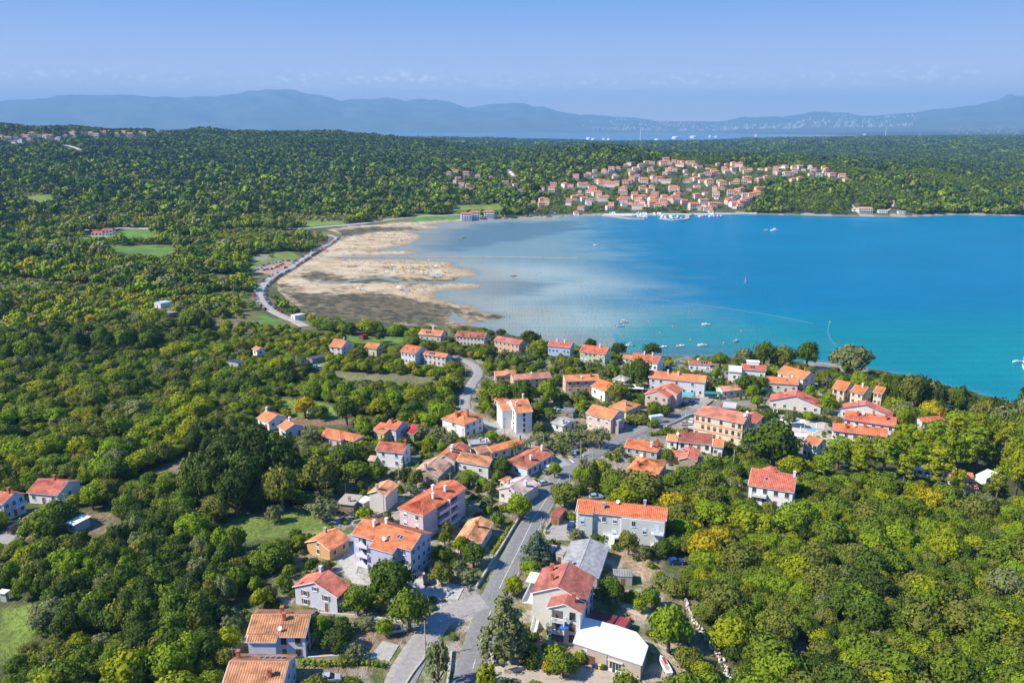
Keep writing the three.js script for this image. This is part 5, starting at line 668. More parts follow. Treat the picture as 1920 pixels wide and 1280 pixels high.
// ---------------------------------------------------------------- the village across the bay and the one on the ridge
const CAM = (x, z) => Math.atan2(-x, -z);   // a turn that lets a house's front look toward the bay
function farHouse(name, L, W, h, wall, roof, floors, kind) {
  const o = new THREE.Group(), w = W / 2, l = L / 2, rise = w * 0.42; o.name = name; o.userData = { category: 'house' };
  const hip = kind === 'hip', r = hip ? Math.min(w, l - 0.4) : 0;
  mesh('wall', hip ? box(L - 0.8, h + 6, W - 0.8, 0, h / 2 - 3, 0) : prismX([[-w + 0.4, -6], [-w + 0.4, h + 0.05], [0, h + rise - 0.1], [w - 0.4, h + 0.05], [w - 0.4, -6]], -l + 0.4, l - 0.4), mat(wall), o);
  mesh('roof', mergeC([slope([-l, h, w], [l, h, w], [l - r, h + rise, 0], [-l + r, h + rise, 0], roof, 0, 5), slope([l, h, -w], [-l, h, -w], [-l + r, h + rise, 0], [l - r, h + rise, 0], roof, 0, 6), ...(hip ? [slope([l, h, w], [l, h, -w], [l - r, h + rise, 0], [l - r, h + rise, 0], roof, 0, 7), slope([-l, h, -w], [-l, h, w], [-l + r, h + rise, 0], [-l + r, h + rise, 0], roof, 0, 8)] : [])]), tileM, o);
  const n = Math.max(2, Math.round(L / 3.4)); for (let fl = 0; fl < floors; fl++) for (let i = 0; i < n; i++) { const p = mesh('window', box(1.3, 1.5, 0.08, -l + 0.4 + (L - 0.8) * (i + 0.5) / n, fl * 2.8 + 1.6, w - 0.4), glassM, o); }
  if (floors > 1) { const b = mesh('balcony', [box(L * 0.6, 0.2, 1.4, -l * 0.2, 2.75, w + 0.3), box(L * 0.6, 0.8, 0.1, -l * 0.2, 3.3, w + 0.95)], mat([0.66, 0.65, 0.62]), o); }
  for (const s of [-1, 1]) mesh('window', box(0.08, 1.3, 1.2, s * (l - 0.4), 1.6, 0), glassM, o);
  mesh('chimney', box(0.8, 1.8, 0.8, l * 0.3, h + rise * 0.8 + 0.4, -w * 0.3), mat(chimT), o);
  return o;
}
const FARKINDS = [
  [farHouse('bay_house', 11, 9, 5.6, [0.84, 0.83, 0.80], [0.60, 0.20, 0.075], 2, 'gable'), 'white two-storey'], [farHouse('bay_house', 13, 10, 8.2, [0.70, 0.58, 0.40], [0.60, 0.20, 0.07], 3, 'hip'), 'ochre three-storey'],
  [farHouse('bay_house', 9, 8, 3.2, [0.84, 0.82, 0.78], [0.54, 0.19, 0.08], 1, 'hip'), 'low white'], [farHouse('bay_house', 14, 10, 8.0, [0.66, 0.50, 0.44], [0.54, 0.17, 0.08], 3, 'gable'), 'pinkish three-storey'],
  [farHouse('bay_house', 12, 9, 5.6, [0.62, 0.62, 0.64], [0.42, 0.20, 0.13], 2, 'gable'), 'grey two-storey'], [farHouse('bay_house', 17, 10, 5.8, [0.72, 0.68, 0.62], [0.56, 0.17, 0.08], 2, 'gable'), 'long cream']];
FARKINDS.push([farHouse('bay_house', 10, 9, 5.4, [0.70, 0.60, 0.28], [0.60, 0.19, 0.08], 2, 'hip'), 'yellow two-storey']);
const farSpots = [];
const cropA = [215, 160, 335, 165, 385, 195, 483, 203, 235, 215, 215, 240, 262, 264, 310, 269, 590, 243, 665, 257, 705, 302, 1100, 352, 1150, 352, 1260, 335, 1290, 350, 1230, 382, 1115, 383, 1045, 400, 800, 385, 870, 385, 860, 415, 900, 398, 950, 267, 1040, 272, 1170, 272, 1150, 305, 1280, 232, 1355, 240, 1405, 257, 1250, 308, 1260, 198, 1190, 190, 1365, 142, 1435, 140, 1490, 113, 1350, 170, 1410, 180, 1520, 152, 1560, 146, 1605, 127, 1545, 170, 1415, 208, 1580, 200, 1540, 220, 1620, 225, 1630, 245, 1490, 250, 1485, 290, 1560, 335, 1480, 335, 1475, 375, 1600, 375, 1385, 410, 1480, 410, 1570, 422, 940, 300, 1160, 445, 865, 299, 1260, 158, 1700, 213, 165, 185, 295, 188, 1120, 208, 1320, 262, 1385, 268, 1215, 262, 1240, 285];
const cropB = [90, 99, 155, 105, 195, 82, 212, 108, 255, 90, 285, 106, 320, 92, 345, 115, 378, 98, 413, 115, 262, 150, 80, 156, 205, 158, 340, 160, 345, 186, 215, 178, 585, 108, 640, 104, 700, 110, 740, 115, 555, 155, 630, 140, 640, 160, 700, 155, 770, 156, 825, 152, 905, 140, 960, 145, 1025, 133, 1090, 127, 1160, 133, 1220, 142, 1275, 132, 1380, 138, 1385, 160, 1300, 154, 1040, 178, 1110, 182, 1160, 170, 1280, 185, 1345, 190, 1440, 193, 1515, 201, 1195, 220, 945, 212, 865, 232, 820, 236, 785, 240, 725, 240, 600, 245, 505, 190, 570, 183, 460, 193, 410, 183, 440, 213, 510, 134, 350, 235, 390, 222, 100, 213, 25, 225, 200, 240, 460, 238, 515, 260, 440, 278, 240, 292, 270, 296, 370, 294, 90, 295, 20, 295, 560, 300, 610, 296, 490, 325, 570, 338, 730, 308, 750, 325, 775, 345, 425, 336, 280, 342, 110, 338, 105, 358, 180, 356, 15, 372, 100, 400, 175, 414, 55, 414, 265, 390, 330, 398, 280, 368, 475, 388, 480, 415, 595, 415, 665, 375, 700, 415, 785, 385, 880, 293, 875, 327, 30, 248, 170, 380, 440, 440, 520, 442];
const cropC = [10, 143, 55, 153, 115, 152, 150, 172, 165, 134, 230, 134, 210, 168, 275, 128, 330, 140, 360, 148, 420, 160, 465, 127, 525, 125, 605, 113, 655, 115, 695, 135, 745, 114, 840, 124, 890, 112, 935, 124, 1010, 116, 1040, 118, 1130, 96, 100, 178, 190, 140];
for (let i = 0; i < cropA.length; i += 2) farSpots.push([800 + cropA[i] / 4, 280 + cropA[i + 1] / 4, 0]);
for (let i = 0; i < cropB.length; i += 2) farSpots.push([1200 + cropB[i] / 4, 280 + cropB[i + 1] / 4, 0]);
for (let i = 0; i < cropC.length; i += 2) farSpots.push([cropC[i] / 3.84, 220 + cropC[i + 1] / 3.84, 1]);
{
  for (const [px, py, r] of [...farSpots]) if (!r && px > 1050) { if (rnd() < 0.6) farSpots.push([px + (rnd() - 0.5) * 26, py + (rnd() - 0.3) * 9, 0]); if (py > 358 && rnd() < 0.7) farSpots.push([px + (rnd() - 0.5) * 20, py + (rnd() - 0.4) * 14, 0]); }
  const used = new Set(), seen = []; farSpots.sort((a, b) => b[1] - a[1]);
  farSpots.forEach(([px, py, ridge], i) => {
    const g = ground(px, py + 3.5 - (ridge ? 1.5 : 0)); if (!ridge && sdf(BASIN, g[0], g[2]) < 4) return;
    if (seen.some((q) => Math.hypot(q[0] - g[0], q[1] - g[2]) < 6)) return; seen.push([g[0], g[2]]);
    let k = Math.floor(rnd() * 7); if (ridge && k === 3) k = 0; const [proto, tone] = FARKINDS[k], row = py > 378 ? 'quayside' : py > 360 ? 'lower street' : py > 338 ? 'middle slope' : py > 320 ? 'upper slope' : 'hilltop';
    const col = px < 930 ? 'in the outlying left hamlet' : px < 1060 ? 'on the left outskirts' : px < 1180 ? 'left of the marina' : px < 1260 ? 'above the marina' : px < 1340 ? 'above the inflatable park' : px < 1420 ? 'past the inflatable park' : 'on the right-hand estate';
    const label = ridge ? tone + ' red-roofed house in the ridge village, ' + (px < 70 ? 'left end' : px < 150 ? 'middle' : 'right end') : tone + ' red-roofed house across the bay, ' + row + ', ' + col;
    const turn = CAM(g[0], g[2]) * 0 + (rnd() - 0.5) * 0.7 + (rnd() < 0.15 ? Math.PI / 2 : 0), s = ridge ? 1.3 : 0.7 + rnd() * 0.36, y = g[1] - 0.3;
    let o; if (!used.has(k)) { used.add(k); o = proto; o.name = numbered('bay_house'); scene.add(o); o.position.set(g[0], y, g[2]); o.rotation.y = turn; o.userData = { label, category: 'house', group: label }; } else o = copyOf(proto, label, [g[0], y, g[2]], turn, label);
    o.scale.set(s, s * (0.9 + rnd() * 0.25), s); solids.push([g[0], g[2], 6]);
    const d = Math.hypot(g[0], g[2]), pm = F / d; keepPoly([[px - 4.5 * pm, py - 7 * pm], [px + 4.5 * pm, py - 7 * pm], [px + 4.5 * pm, py + 2], [px - 4.5 * pm, py + 2]], d);
  });
}
// single far buildings
function block(name, label, px, py, L, W, floors, turn, wall, roof, cat = 'apartment house', hipped = false) {
  const g = ground(px, py), o = thing(name, label, cat, g, turn), h = floors * 2.9;
  mesh('wall', box(L, h + 3, W, 0, h / 2 - 1.5, 0), mat(wall), o);
  mesh('roof', hipped ? mergeC([slope([-L / 2 - .5, h, W / 2 + .5], [L / 2 + .5, h, W / 2 + .5], [L / 2 - 1, h + 1.8, 0], [-L / 2 + 1, h + 1.8, 0], roof, 0, 2), slope([L / 2 + .5, h, -W / 2 - .5], [-L / 2 - .5, h, -W / 2 - .5], [-L / 2 + 1, h + 1.8, 0], [L / 2 - 1, h + 1.8, 0], roof, 0, 3), slope([L / 2 + .5, h, W / 2 + .5], [L / 2 + .5, h, -W / 2 - .5], [L / 2 - 1, h + 1.8, 0], [L / 2 - 1, h + 1.8, 0], roof, 0, 2), slope([-L / 2 - .5, h, -W / 2 - .5], [-L / 2 - .5, h, W / 2 + .5], [-L / 2 + 1, h + 1.8, 0], [-L / 2 + 1, h + 1.8, 0], roof, 0, 3)]) : box(L + 1, 0.5, W + 1, 0, h + 0.25, 0), hipped ? tileM : mat(roof), o);
  const n = Math.round(L / 3.2); for (let f2 = 0; f2 < floors; f2++) { for (let i = 0; i < n; i++) mesh('window', box(1.7, 1.7, 0.1, -L / 2 + L * (i + 0.5) / n, f2 * 2.9 + 1.6, W / 2 + 0.02), glassM, o); mesh('balcony', [box(L * 0.9, 0.2, 1.3, 0, f2 * 2.9 + 0.1, W / 2 + 0.65), ...Array.from({ length: n }, (_, i) => box(0.25, 2.7, 0.25, -L * 0.45 + L * 0.9 * i / (n - 1), f2 * 2.9 + 1.5, W / 2 + 1.2))], mat(wall), o); }
  solids.push([g[0], g[2], L * 0.7]); const pm = F / Math.hypot(g[0], g[2]); keepPoly([[px - L / 2 * pm, py - (h + 3) * pm], [px + L / 2 * pm, py - (h + 3) * pm], [px + L / 2 * pm, py], [px - L / 2 * pm, py]], Math.hypot(g[0], g[2])); return o;
}
block('beach_apartments', 'white three-storey beach apartment block with red roof, left of three', 874, 412.5, 14, 9, 3, 0.12, [0.76, 0.76, 0.77], [0.55, 0.16, 0.08], 'apartment house', true);
block('beach_apartments', 'white three-storey beach apartment block with red roof, middle of three and set back', 890, 410, 13, 9, 3, 0.12, [0.74, 0.74, 0.76], [0.55, 0.17, 0.08], 'apartment house', true);
block('beach_apartments', 'white three-storey beach apartment block with red roof, right of three', 917, 408.5, 14, 9, 3, 0.05, [0.68, 0.68, 0.70], [0.56, 0.16, 0.08], 'apartment house', true);
block('shore_restaurant', 'large pale building with arcades and flat clay roof standing alone on the right-hand far shore', 1621, 398, 19, 13, 2, -0.1, [0.62, 0.58, 0.52], [0.50, 0.33, 0.2], 'restaurant', true);
block('field_house', 'white farmhouse with two red roofs in the middle of the green fields on the left', 190, 441, 17, 10, 1, 0.15, [0.72, 0.72, 0.72], [0.42, 0.10, 0.07], 'house', true);
block('field_house', 'second small red-roofed part of the farmhouse in the green fields', 204, 441, 11, 10, 2, 0.15, [0.72, 0.72, 0.72], [0.42, 0.10, 0.07], 'house', true);
block('shore_pavilion', 'low white pavilion left of the arcaded shore building', 1606, 395.5, 11, 8, 1, -0.1, [0.7, 0.68, 0.64], [0.55, 0.5, 0.45], 'pavilion'); block('shore_pavilion', 'small white beach bar right of the arcaded shore building', 1655, 398.5, 12, 7, 1, -0.1, [0.78, 0.77, 0.74], [0.7, 0.68, 0.65], 'pavilion'); block('shore_pavilion', 'white changing cabin farthest right on the far beach', 1690, 400, 9, 6, 1, -0.1, [0.75, 0.74, 0.72], [0.6, 0.55, 0.5], 'pavilion');
road('path', 'shorepath', [1598, 383, 1604, 390, 1612, 397], 3, std([0.4, 0.36, 0.3], 0.95), 0.5); road('path', 'shorepath2', [1676, 376, 1674, 388, 1662, 397], 3, std([0.42, 0.36, 0.28], 0.95), 0.5);
// works, tanks, stacks and the far city on the gulf
const farMat = mat([0.72, 0.72, 0.74]), AT = (px, py) => ground(px, py);
[[1104, 262, 40, 16], [1113, 263, 34, 14], [1133, 262, 30, 12], [1142, 262.5, 30, 12], [1232, 263.5, 40, 10], [1266, 260.5, 55, 18], [1300, 259, 60, 18], [1332, 257.5, 34, 14], [1343, 258, 34, 14], [1622, 253.5, 34, 14]].forEach(([px, py, r, h], i) => {
  const g = AT(px, py), o = thing('storage_tank', 'white storage tank on the far gulf shore, ' + (px < 1150 ? ['first', 'second', 'third', 'fourth'][i] + ' from the left' : px > 1500 ? 'single one far right' : ['beside the chimney stack', 'large one in the middle', 'large one right of the middle', 'left of the rightmost pair', 'rightmost of the pair'][i - 4]), 'tank', [g[0], g[1] - 4, g[2]]);
  mesh('shell', new THREE.CylinderGeometry(r * 0.6, r * 0.6, h + 8, 18).translate(0, h / 2, 0), farMat, o); mesh('dome', new THREE.SphereGeometry(r * 0.6, 18, 5, 0, 7, 0, Math.PI / 2).scale(1, 0.25, 1).translate(0, h + 4, 0), farMat, o);
});
[[1201, 266, 238, 5, 'grey chimney stack beside the white tanks on the gulf shore'], [1661, 256, 237, 5, 'slim pale mast on the wooded plain right of the far city'], [1725, 256, 248, 4, 'short pale mast right of the taller mast'], [395, 244, 235.5, 1.5, 'lattice mast on the left-hand ridge']].forEach(([px, py, ty, r, label]) => {
  const g = AT(px, py), d = project(...g)[2], hh = (py - ty) * d / F, o = thing('chimney_stack', label, px === 1201 ? 'chimney' : 'mast', [g[0], g[1] - 3, g[2]]); mesh('shaft', new THREE.CylinderGeometry(r * 0.6, r, hh + 3, 10).translate(0, (hh + 3) / 2, 0), mat([0.5, 0.48, 0.47]), o); mesh('tip', new THREE.CylinderGeometry(r * 0.62, r * 0.62, hh * 0.08, 10).translate(0, hh * 0.8, 0), mat([0.55, 0.3, 0.27]), o);
});
{ const p = atY(1405, 259.5, 0), o = thing('cargo_ship', 'long cargo ship lying in the gulf before the far city', 'ship', [p[0], 0, p[1]]); mesh('hull', box(190, 20, 30, 0, 6, 0), mat([0.16, 0.16, 0.2]), o); mesh('superstructure', box(24, 26, 26, 74, 28, 0), farMat, o); }
{ const q = mulberry(77), m4 = new THREE.Matrix4(), pts = []; // the far city: hundreds of blocks that read as one pale mass
  for (let i = 0; i < 1100; i++) { const u = q(), px = lerp(1120, 1700, u) + (q() - 0.5) * 60, py = 247 - Math.pow(q(), 1.8) * (10 + 6 * Math.sin(u * 9)), x = px - 960, r = 20300 + (247 - py) * 330, a = Math.atan(x / 1546), X = Math.sin(a) * r, Z = -Math.cos(a) * r; if (n2(px / 26, py / 7) < -0.25) continue; const y = relief(X, Z); if (y > 1) pts.push([X, y, Z]); }
  const im = new THREE.InstancedMesh(new THREE.BoxGeometry(1, 1, 1).translate(0, 0.4, 0), mat([0.66, 0.64, 0.63]), pts.length), e = new THREE.Euler(), qq = new THREE.Quaternion();
  pts.forEach((p, i) => { const tall = q() < 0.3; m4.compose(new THREE.Vector3(...p), qq.setFromEuler(e.set(0, q() * 0.8 - 0.4, 0)), new THREE.Vector3(18 + q() * 24, tall ? 36 + q() * 40 : 12 + q() * 16, 18 + q() * 10)); im.setMatrixAt(i, m4); });
  im.name = 'far_city'; scene.add(im); im.userData = { kind: 'stuff', label: 'hazy pale city along the foot of the mountains across the gulf', category: 'city' };
  const pts2 = []; for (let i = 0; i < 110; i++) { const px = 1780 + q() * 140, py = 251 - q() * 12, g = ground(px, py); pts2.push(g); } for (let i = 0; i < 120; i++) { const px = 1440 + q() * 170, g = ground(px, 256.5 - q() * 2); pts2.push(g); }
  const i2 = new THREE.InstancedMesh(im.geometry, mat([0.40, 0.37, 0.34]), pts2.length); pts2.forEach((p, i) => { const k = clamp(Math.hypot(p[0], p[2]) / 12000, 0.3, 1); m4.compose(new THREE.Vector3(...p), qq.identity(), new THREE.Vector3((10 + q() * 22) * k, (7 + q() * 8) * k, 14 * k)); i2.setMatrixAt(i, m4); }); i2.name = 'far_suburb'; scene.add(i2); i2.userData = { kind: 'stuff', label: 'scattered pale roofs and works beyond the wooded plain at the far right', category: 'suburb' }; }
[[1722, 892, 'leftmost'], [1771, 897, 'behind the tall pine'], [1849, 905, 'right of the low orange roof']].forEach(([px, py, w], i) => { const g = ground(px, py), o = thing('mobile_home', 'white mobile home in the pine camp, ' + w, 'mobile home', g, (i % 3) * 0.5 - 0.4); mesh('body', box(7.5, 2.7, 3.2, 0, 1.7, 0), mat(WHITE), o); mesh('roof', box(7.8, 0.18, 3.5, 0, 3.1, 0), mat([0.8, 0.8, 0.82]), o); for (const x of [-2.4, 0.2, 2.4]) mesh('window', box(1.1, 0.9, 0.06, x, 2, 1.62), glassM, o); mesh('door', box(0.8, 1.9, 0.06, -1.2, 1.4, 1.62), mat([0.2, 0.3, 0.5]), o); solids.push([g[0], g[2], 4]); const m = pxm(...g); keepPoly([[px - 2.5 * m, py - 3 * m], [px + 2.5 * m, py - 3 * m], [px + 2.5 * m, py - 0.5 * m], [px - 2.5 * m, py - 0.5 * m]], Math.hypot(g[0], g[2])); });
// ---------------------------------------------------------------- cars
const tyreM = std([0.02, 0.02, 0.022], 0.85), carGlass = new THREE.MeshStandardMaterial({ color: new THREE.Color().setRGB(0.02, 0.025, 0.03), roughness: 0.08 });
const carPaint = {}; const paint = (n) => carPaint[n] ??= new THREE.MeshPhysicalMaterial({ color: new THREE.Color().setRGB(...{ white: [0.75, 0.75, 0.75], silver: [0.45, 0.46, 0.48], grey: [0.16, 0.17, 0.18], black: [0.02, 0.02, 0.024], blue: [0.02, 0.05, 0.22], red: [0.4, 0.02, 0.02], 'pale blue': [0.35, 0.48, 0.62] }[n]), roughness: 0.35, metalness: 0.1, clearcoat: 0.8, clearcoatRoughness: 0.1 });
function profile(pts, w, bevel = 0.06) { const s = new THREE.Shape(pts.map((p) => new THREE.Vector2(...p))); return new THREE.ExtrudeGeometry(s, { depth: w - 2 * bevel, bevelEnabled: true, bevelThickness: bevel, bevelSize: bevel, bevelSegments: 2, steps: 1 }).translate(0, 0, -w / 2 + bevel); }
function makeCar(van) {   // nose toward +x
  const o = new THREE.Group(); o.userData = { category: van ? 'van' : 'car' };
  const b = van ? [[-2.5, 0.35], [-2.5, 1.0], [-2.45, 1.15], [1.5, 1.15], [2.45, 0.95], [2.55, 0.6], [2.5, 0.35]] : [[-2.0, 0.35], [-2.05, 0.75], [-1.95, 0.95], [1.0, 0.92], [1.85, 0.78], [2.05, 0.55], [2.0, 0.35]];
  const c = van ? [[-2.42, 1.1], [-2.38, 2.1], [0.9, 2.1], [1.6, 1.1]] : [[-1.95, 0.92], [-1.55, 1.42], [-0.1, 1.46], [0.85, 0.92]], t = van ? [[-2.4, 1.95], [-2.36, 2.16], [0.86, 2.16], [1.0, 1.95]] : [[-1.62, 1.36], [-1.5, 1.46], [-0.12, 1.5], [0.02, 1.38]];
  mesh('body', profile(b, 1.76), paint('grey'), o); mesh('window', profile(c, 1.58), carGlass, o); const rf = mesh('roof', profile(t, 1.5), paint('grey'), o);
  const pil = []; for (const s of [-1, 1]) for (const x of van ? [-2.4, -1.2, 0.1] : [-1.75, -0.55]) pil.push(box(0.12, van ? 0.95 : 0.5, 0.05, x + 0.1, van ? 1.6 : 1.16, s * 0.8)); rf.geometry = mergeGeometries([rf.geometry, ...pil].map(plain));
  const wheel = mergeGeometries([cyl(0.32, 0.32, 0.22, 14).rotateX(Math.PI / 2)].map(plain)), rim = mergeGeometries([cyl(0.19, 0.19, 0.24, 8).rotateX(Math.PI / 2)].map(plain));
  for (const x of van ? [-1.6, 1.65] : [-1.3, 1.3]) for (const s of [-1, 1]) { const w = mesh('wheel', wheel, tyreM, o); w.position.set(x, 0.32, s * 0.80); mesh('rim', rim, mat([0.5, 0.5, 0.52], 0.4), w); }
  const ex = van ? 2.5 : 1.98; for (const s of [-1, 1]) { mesh('headlight', box(0.1, 0.16, 0.34, ex, van ? 0.78 : 0.66, s * 0.62), mat([0.7, 0.7, 0.72], 0.2), o); mesh('tail_light', box(0.1, 0.22, 0.2, -ex - 0.02, 0.8, s * 0.7), mat([0.35, 0.01, 0.01], 0.3), o); }
  mesh('number_plate', box(0.04, 0.12, 0.5, -ex - 0.06, 0.55, 0), mat([0.7, 0.7, 0.68]), o);
  return o;
}
const protoCar = makeCar(false), protoVan = makeCar(true), usedProto = new Set();
function car(px, py, deg, colour, label, van = false, group, far = false) {
  const g = ground(px, py), p = van ? protoVan : protoCar; let c;
  c = p.clone(); c.name = numbered(van ? 'parked_van' : 'parked_car'); c.userData = { label, category: van ? 'van' : 'car' }; if (group) c.userData.group = group; scene.add(c);
  c.position.set(g[0], g[1] + 0.13, g[2]); c.rotation.y = deg * rad; c.traverse((m) => { if (['body', 'roof', 'pillar'].includes(m.name)) m.material = paint(colour); });
  solids.push([g[0], g[2], 2.6]); if (!far) { const pm = pxm(...g); keepPoly([[px - 2 * pm, py - 1.6 * pm], [px + 2 * pm, py - 1.6 * pm], [px + 2 * pm, py + 1.2 * pm], [px - 2 * pm, py + 1.2 * pm]], Math.hypot(g[0], g[2])); } return c;
}
car(800, 1091, 100, 'black', 'black car in the paved drive under the lavender apartments');
car(1070, 990, 80, 'blue', 'dark blue car on the parking yard beside the grey apartments');
car(745, 1185, 15, 'silver', 'silver car under the carport tree beside the lane');
car(1022, 909, 25, 'silver', 'silver car parked at the road edge by the grey-tiled house');
car(1037, 883, 35, 'white', 'white camper van with side stripe parked by the blue-walled bungalow', true);
car(1029, 887, 35, 'grey', 'grey car beside the white camper van at the blue-walled bungalow');
car(1049, 773, 30, 'pale blue', 'silver-blue car on the grass by the grey stone stable');
car(1212, 790, 10, 'white', 'white car parked left of the motorhome on the eastern road');
{ const c = car(1230, 793, 20, 'white', 'big white motorhome driving on the eastern road', true); c.name = numbered('motorhome'); c.userData.category = 'motorhome'; mesh('cabin', [new THREE.BoxGeometry(4.6, 1.6, 2.1).translate(-0.4, 2.2, 0), new THREE.BoxGeometry(1.2, 0.7, 2.0).translate(2.0, 2.7, 0)], paint('white'), c); }
car(1287, 797, 5, 'silver', 'silver estate car in the white yard by the hotel'); car(1298, 791, 60, 'white', 'white hatchback in the hotel yard, nearest the hotel wall'); car(1290, 810, 15, 'black', 'black car beside the oleanders left of the hotel');
car(1288, 761, 20, 'black', 'black car at the pink duplex, left of a pair', false); car(1300, 757, 20, 'blue', 'dark blue car at the pink duplex, right of a pair');
car(1272, 681, 5, 'pale blue', 'silver-blue car on the shore car park left of the solar villa'); car(1253, 690, 60, 'blue', 'blue pickup car beside the white terrace');
car(1338, 680, 5, 'black', 'dark car behind the solar villa, left of two'); car(1348, 680, 5, 'blue', 'navy car behind the solar villa, right of two');
car(33, 995, 75, 'black', 'black van in the drive of the blue-and-white house at the left edge', true);
car(593, 690, 20, 'white', 'white car at the scrub edge below the dark barn'); car(1785, 770, 15, 'white', 'white delivery van among the shore trees at the far right', true); car(1776, 772, 60, 'black', 'dark car beside the white delivery van at the far right');
car(1568, 745, 80, 'silver', 'silver car beside the leftmost cream holiday block'); car(1412, 813, 80, 'blue', 'blue car in the shade right of the hotel'); car(620, 1277, 10, 'silver', 'silver car at the bottom edge between the solar-panel house and the lane'); car(1118, 935, 10, 'pale blue', 'pale car half hidden behind the grey apartments'); car(1268, 1057, 10, 'blue', 'blue car half hidden by bushes right of the earth yard'); car(1232, 877, 80, 'black', 'black car beside the wide orange hip roof');
{ const names = ['white', 'silver', 'grey', 'black', 'blue', 'red', 'pale blue'], line = ROAD.beach, q = mulberry(9);
  for (const sd of [3.3, -3.4]) for (let i = 18; i < line.length - 8; i += 2) { if (q() < (sd > 0 ? 0.12 : 0.6)) continue; const [x, z] = line[i], b = line[i + 1], tx = b[0] - x, tz = b[1] - z, l = Math.hypot(tx, tz), X = x - tz / l * sd, Z = z + tx / l * sd, p = project(X, height(X, Z), Z), col = names[Math.floor(q() * 7)]; const c = car(p[0], p[1], 0, col, col + ' car parked in the row along the beach road', false, 'cars parked along the beach road: ' + col, true); c.position.set(X, height(X, Z) + 0.22, Z); c.rotation.y = Math.atan2(-tz, tx); }
  for (const [px, py] of [[482, 506], [488, 503], [494, 499], [499, 497], [504, 495], [509, 505], [514, 503], [520, 501], [525, 498], [530, 496], [510, 495], [516, 493], [523, 492], [529, 490], [535, 489], [470, 508], [476, 508], [493, 507], [541, 490], [500, 506]]) { const col = names[Math.floor(q() * 7)]; car(px, py, 90 + (q() - 0.5) * 30, col, col + ' car on the earthy car park beside the beach road', false, 'cars on the earthy car park: ' + col, true); }
  for (let i = 0; i < 34; i++) { const px = 985 + q() * 60, py = 398.5 + q() * 3.5 - (px - 985) * 0.02, col = names[Math.floor(q() * 7)]; car(px, py, q() * 40, col, col + ' car in the crowded car park at the far beach', false, 'cars in the far beach car park: ' + col, true); }
}
// ---------------------------------------------------------------- boats, buoys, beach life
function hullGeo(L, B, D) { const n = 9, pos = [], idx = [], ring = []; for (let i = 0; i <= n; i++) { const t = i / n, x = (t - 0.5) * L, w = B / 2 * Math.pow(Math.max(0, 1 - Math.pow(Math.max(0, t - 0.35) / 0.65, 2.2)), 0.8) * (0.85 + 0.15 * Math.min(1, t * 4)), sh = D * (0.9 + 0.35 * t * t); ring.push([[x, sh, w], [x, 0.1 * D, w * 0.75], [x + (i === n ? 0 : 0), -0.25 * D, 0], [x, 0.1 * D, -w * 0.75], [x, sh, -w]]); } for (const r of ring) for (const p of r) pos.push(...p); for (let i = 0; i < n; i++) for (let k = 0; k < 4; k++) { const a = i * 5 + k; idx.push(a, a + 5, a + 1, a + 1, a + 5, a + 6); } for (let i = 0; i < n; i++) { const a = i * 5; idx.push(a, a + 4, a + 5, a + 5, a + 4, a + 9); } idx.push(0, 1, 4, 1, 3, 4, 1, 2, 3); const g = new THREE.BufferGeometry(); g.setAttribute('position', new THREE.Float32BufferAttribute(pos, 3)); g.setIndex(idx); const f2 = g.toNonIndexed(); f2.computeVertexNormals(); return f2; }
const hullA = hullGeo(5.4, 2.0, 0.75), hullB = hullGeo(9, 3, 1.2), boatW = std([0.78, 0.78, 0.78], 0.4);
function boat(px, py, deg, label, o2 = {}) {
  const p = atY(px, py, 0), o = thing(o2.name ?? 'motorboat', label, o2.cat ?? 'boat', [p[0], 0.05, p[1]], deg * rad, o2.group), big = o2.big; const hm = o2.hull ? mat(o2.hull, 0.4) : boatW;
  mesh('hull', big ? hullB : hullA, hm, o); mesh('cockpit', box(big ? 3.4 : 2.4, 0.12, big ? 1.8 : 1.2, big ? -1.8 : -0.9, big ? 1.14 : 0.74, 0), mat(o2.deck ?? [0.35, 0.3, 0.26]), o);
  if (!o2.bare) { mesh('cabin', profile(big ? [[-2, 1.1], [-1.8, 2.4], [0.6, 2.4], [2.4, 1.2]] : [[-0.3, 0.7], [-0.1, 1.15], [0.5, 1.15], [1.1, 0.75]], big ? 2.1 : 1.2), boatW, o); mesh('windscreen', profile(big ? [[-1.7, 1.65], [-1.6, 2.2], [0.75, 2.2], [1.5, 1.65]] : [[0.35, 0.9], [0.4, 1.1], [0.72, 1.1], [0.95, 0.9]], big ? 2.16 : 1.26, 0.02), carGlass, o); }
  if (big) mesh('flybridge', [box(2, 0.6, 1.7, -0.6, 2.8, 0), rod([-1.6, 2.4, 0], [-1.9, 4.6, 0], 0.05)], boatW, o);
  else mesh('engine', box(0.35, 0.9, 0.4, -2.8, 0.6, 0), mat([0.05, 0.05, 0.06]), o);
  if (o2.canopy) mesh('canopy', [box(2.0, 0.1, 1.7, -0.6, 1.9, 0), rod([-1.5, 0.7, 0.8], [-1.5, 1.9, 0.8], 0.04), rod([0.3, 0.7, 0.8], [0.3, 1.9, 0.8], 0.04), rod([-1.5, 0.7, -0.8], [-1.5, 1.9, -0.8], 0.04), rod([0.3, 0.7, -0.8], [0.3, 1.9, -0.8], 0.04)], mat(o2.canopy), o);
  return o;
}
boat(1452, 432.5, 175, 'white cabin cruiser with flybridge out on the bay before the far shore', { big: true }); boat(1437, 432, 20, 'small white tender beside the cabin cruiser on the bay');
boat(1118, 460, 170, 'white motorboat on the pale water right of the jetty head'); boat(1324, 609, 175, 'white motorboat moored alone in the turquoise near water');
boat(1170, 605, 10, 'small boat with yellow canopy moored near the green terrace', { canopy: [0.7, 0.55, 0.15] }); boat(1163, 612.5, 10, 'small boat with bright blue cover moored near the green terrace', { canopy: [0.03, 0.2, 0.65] });
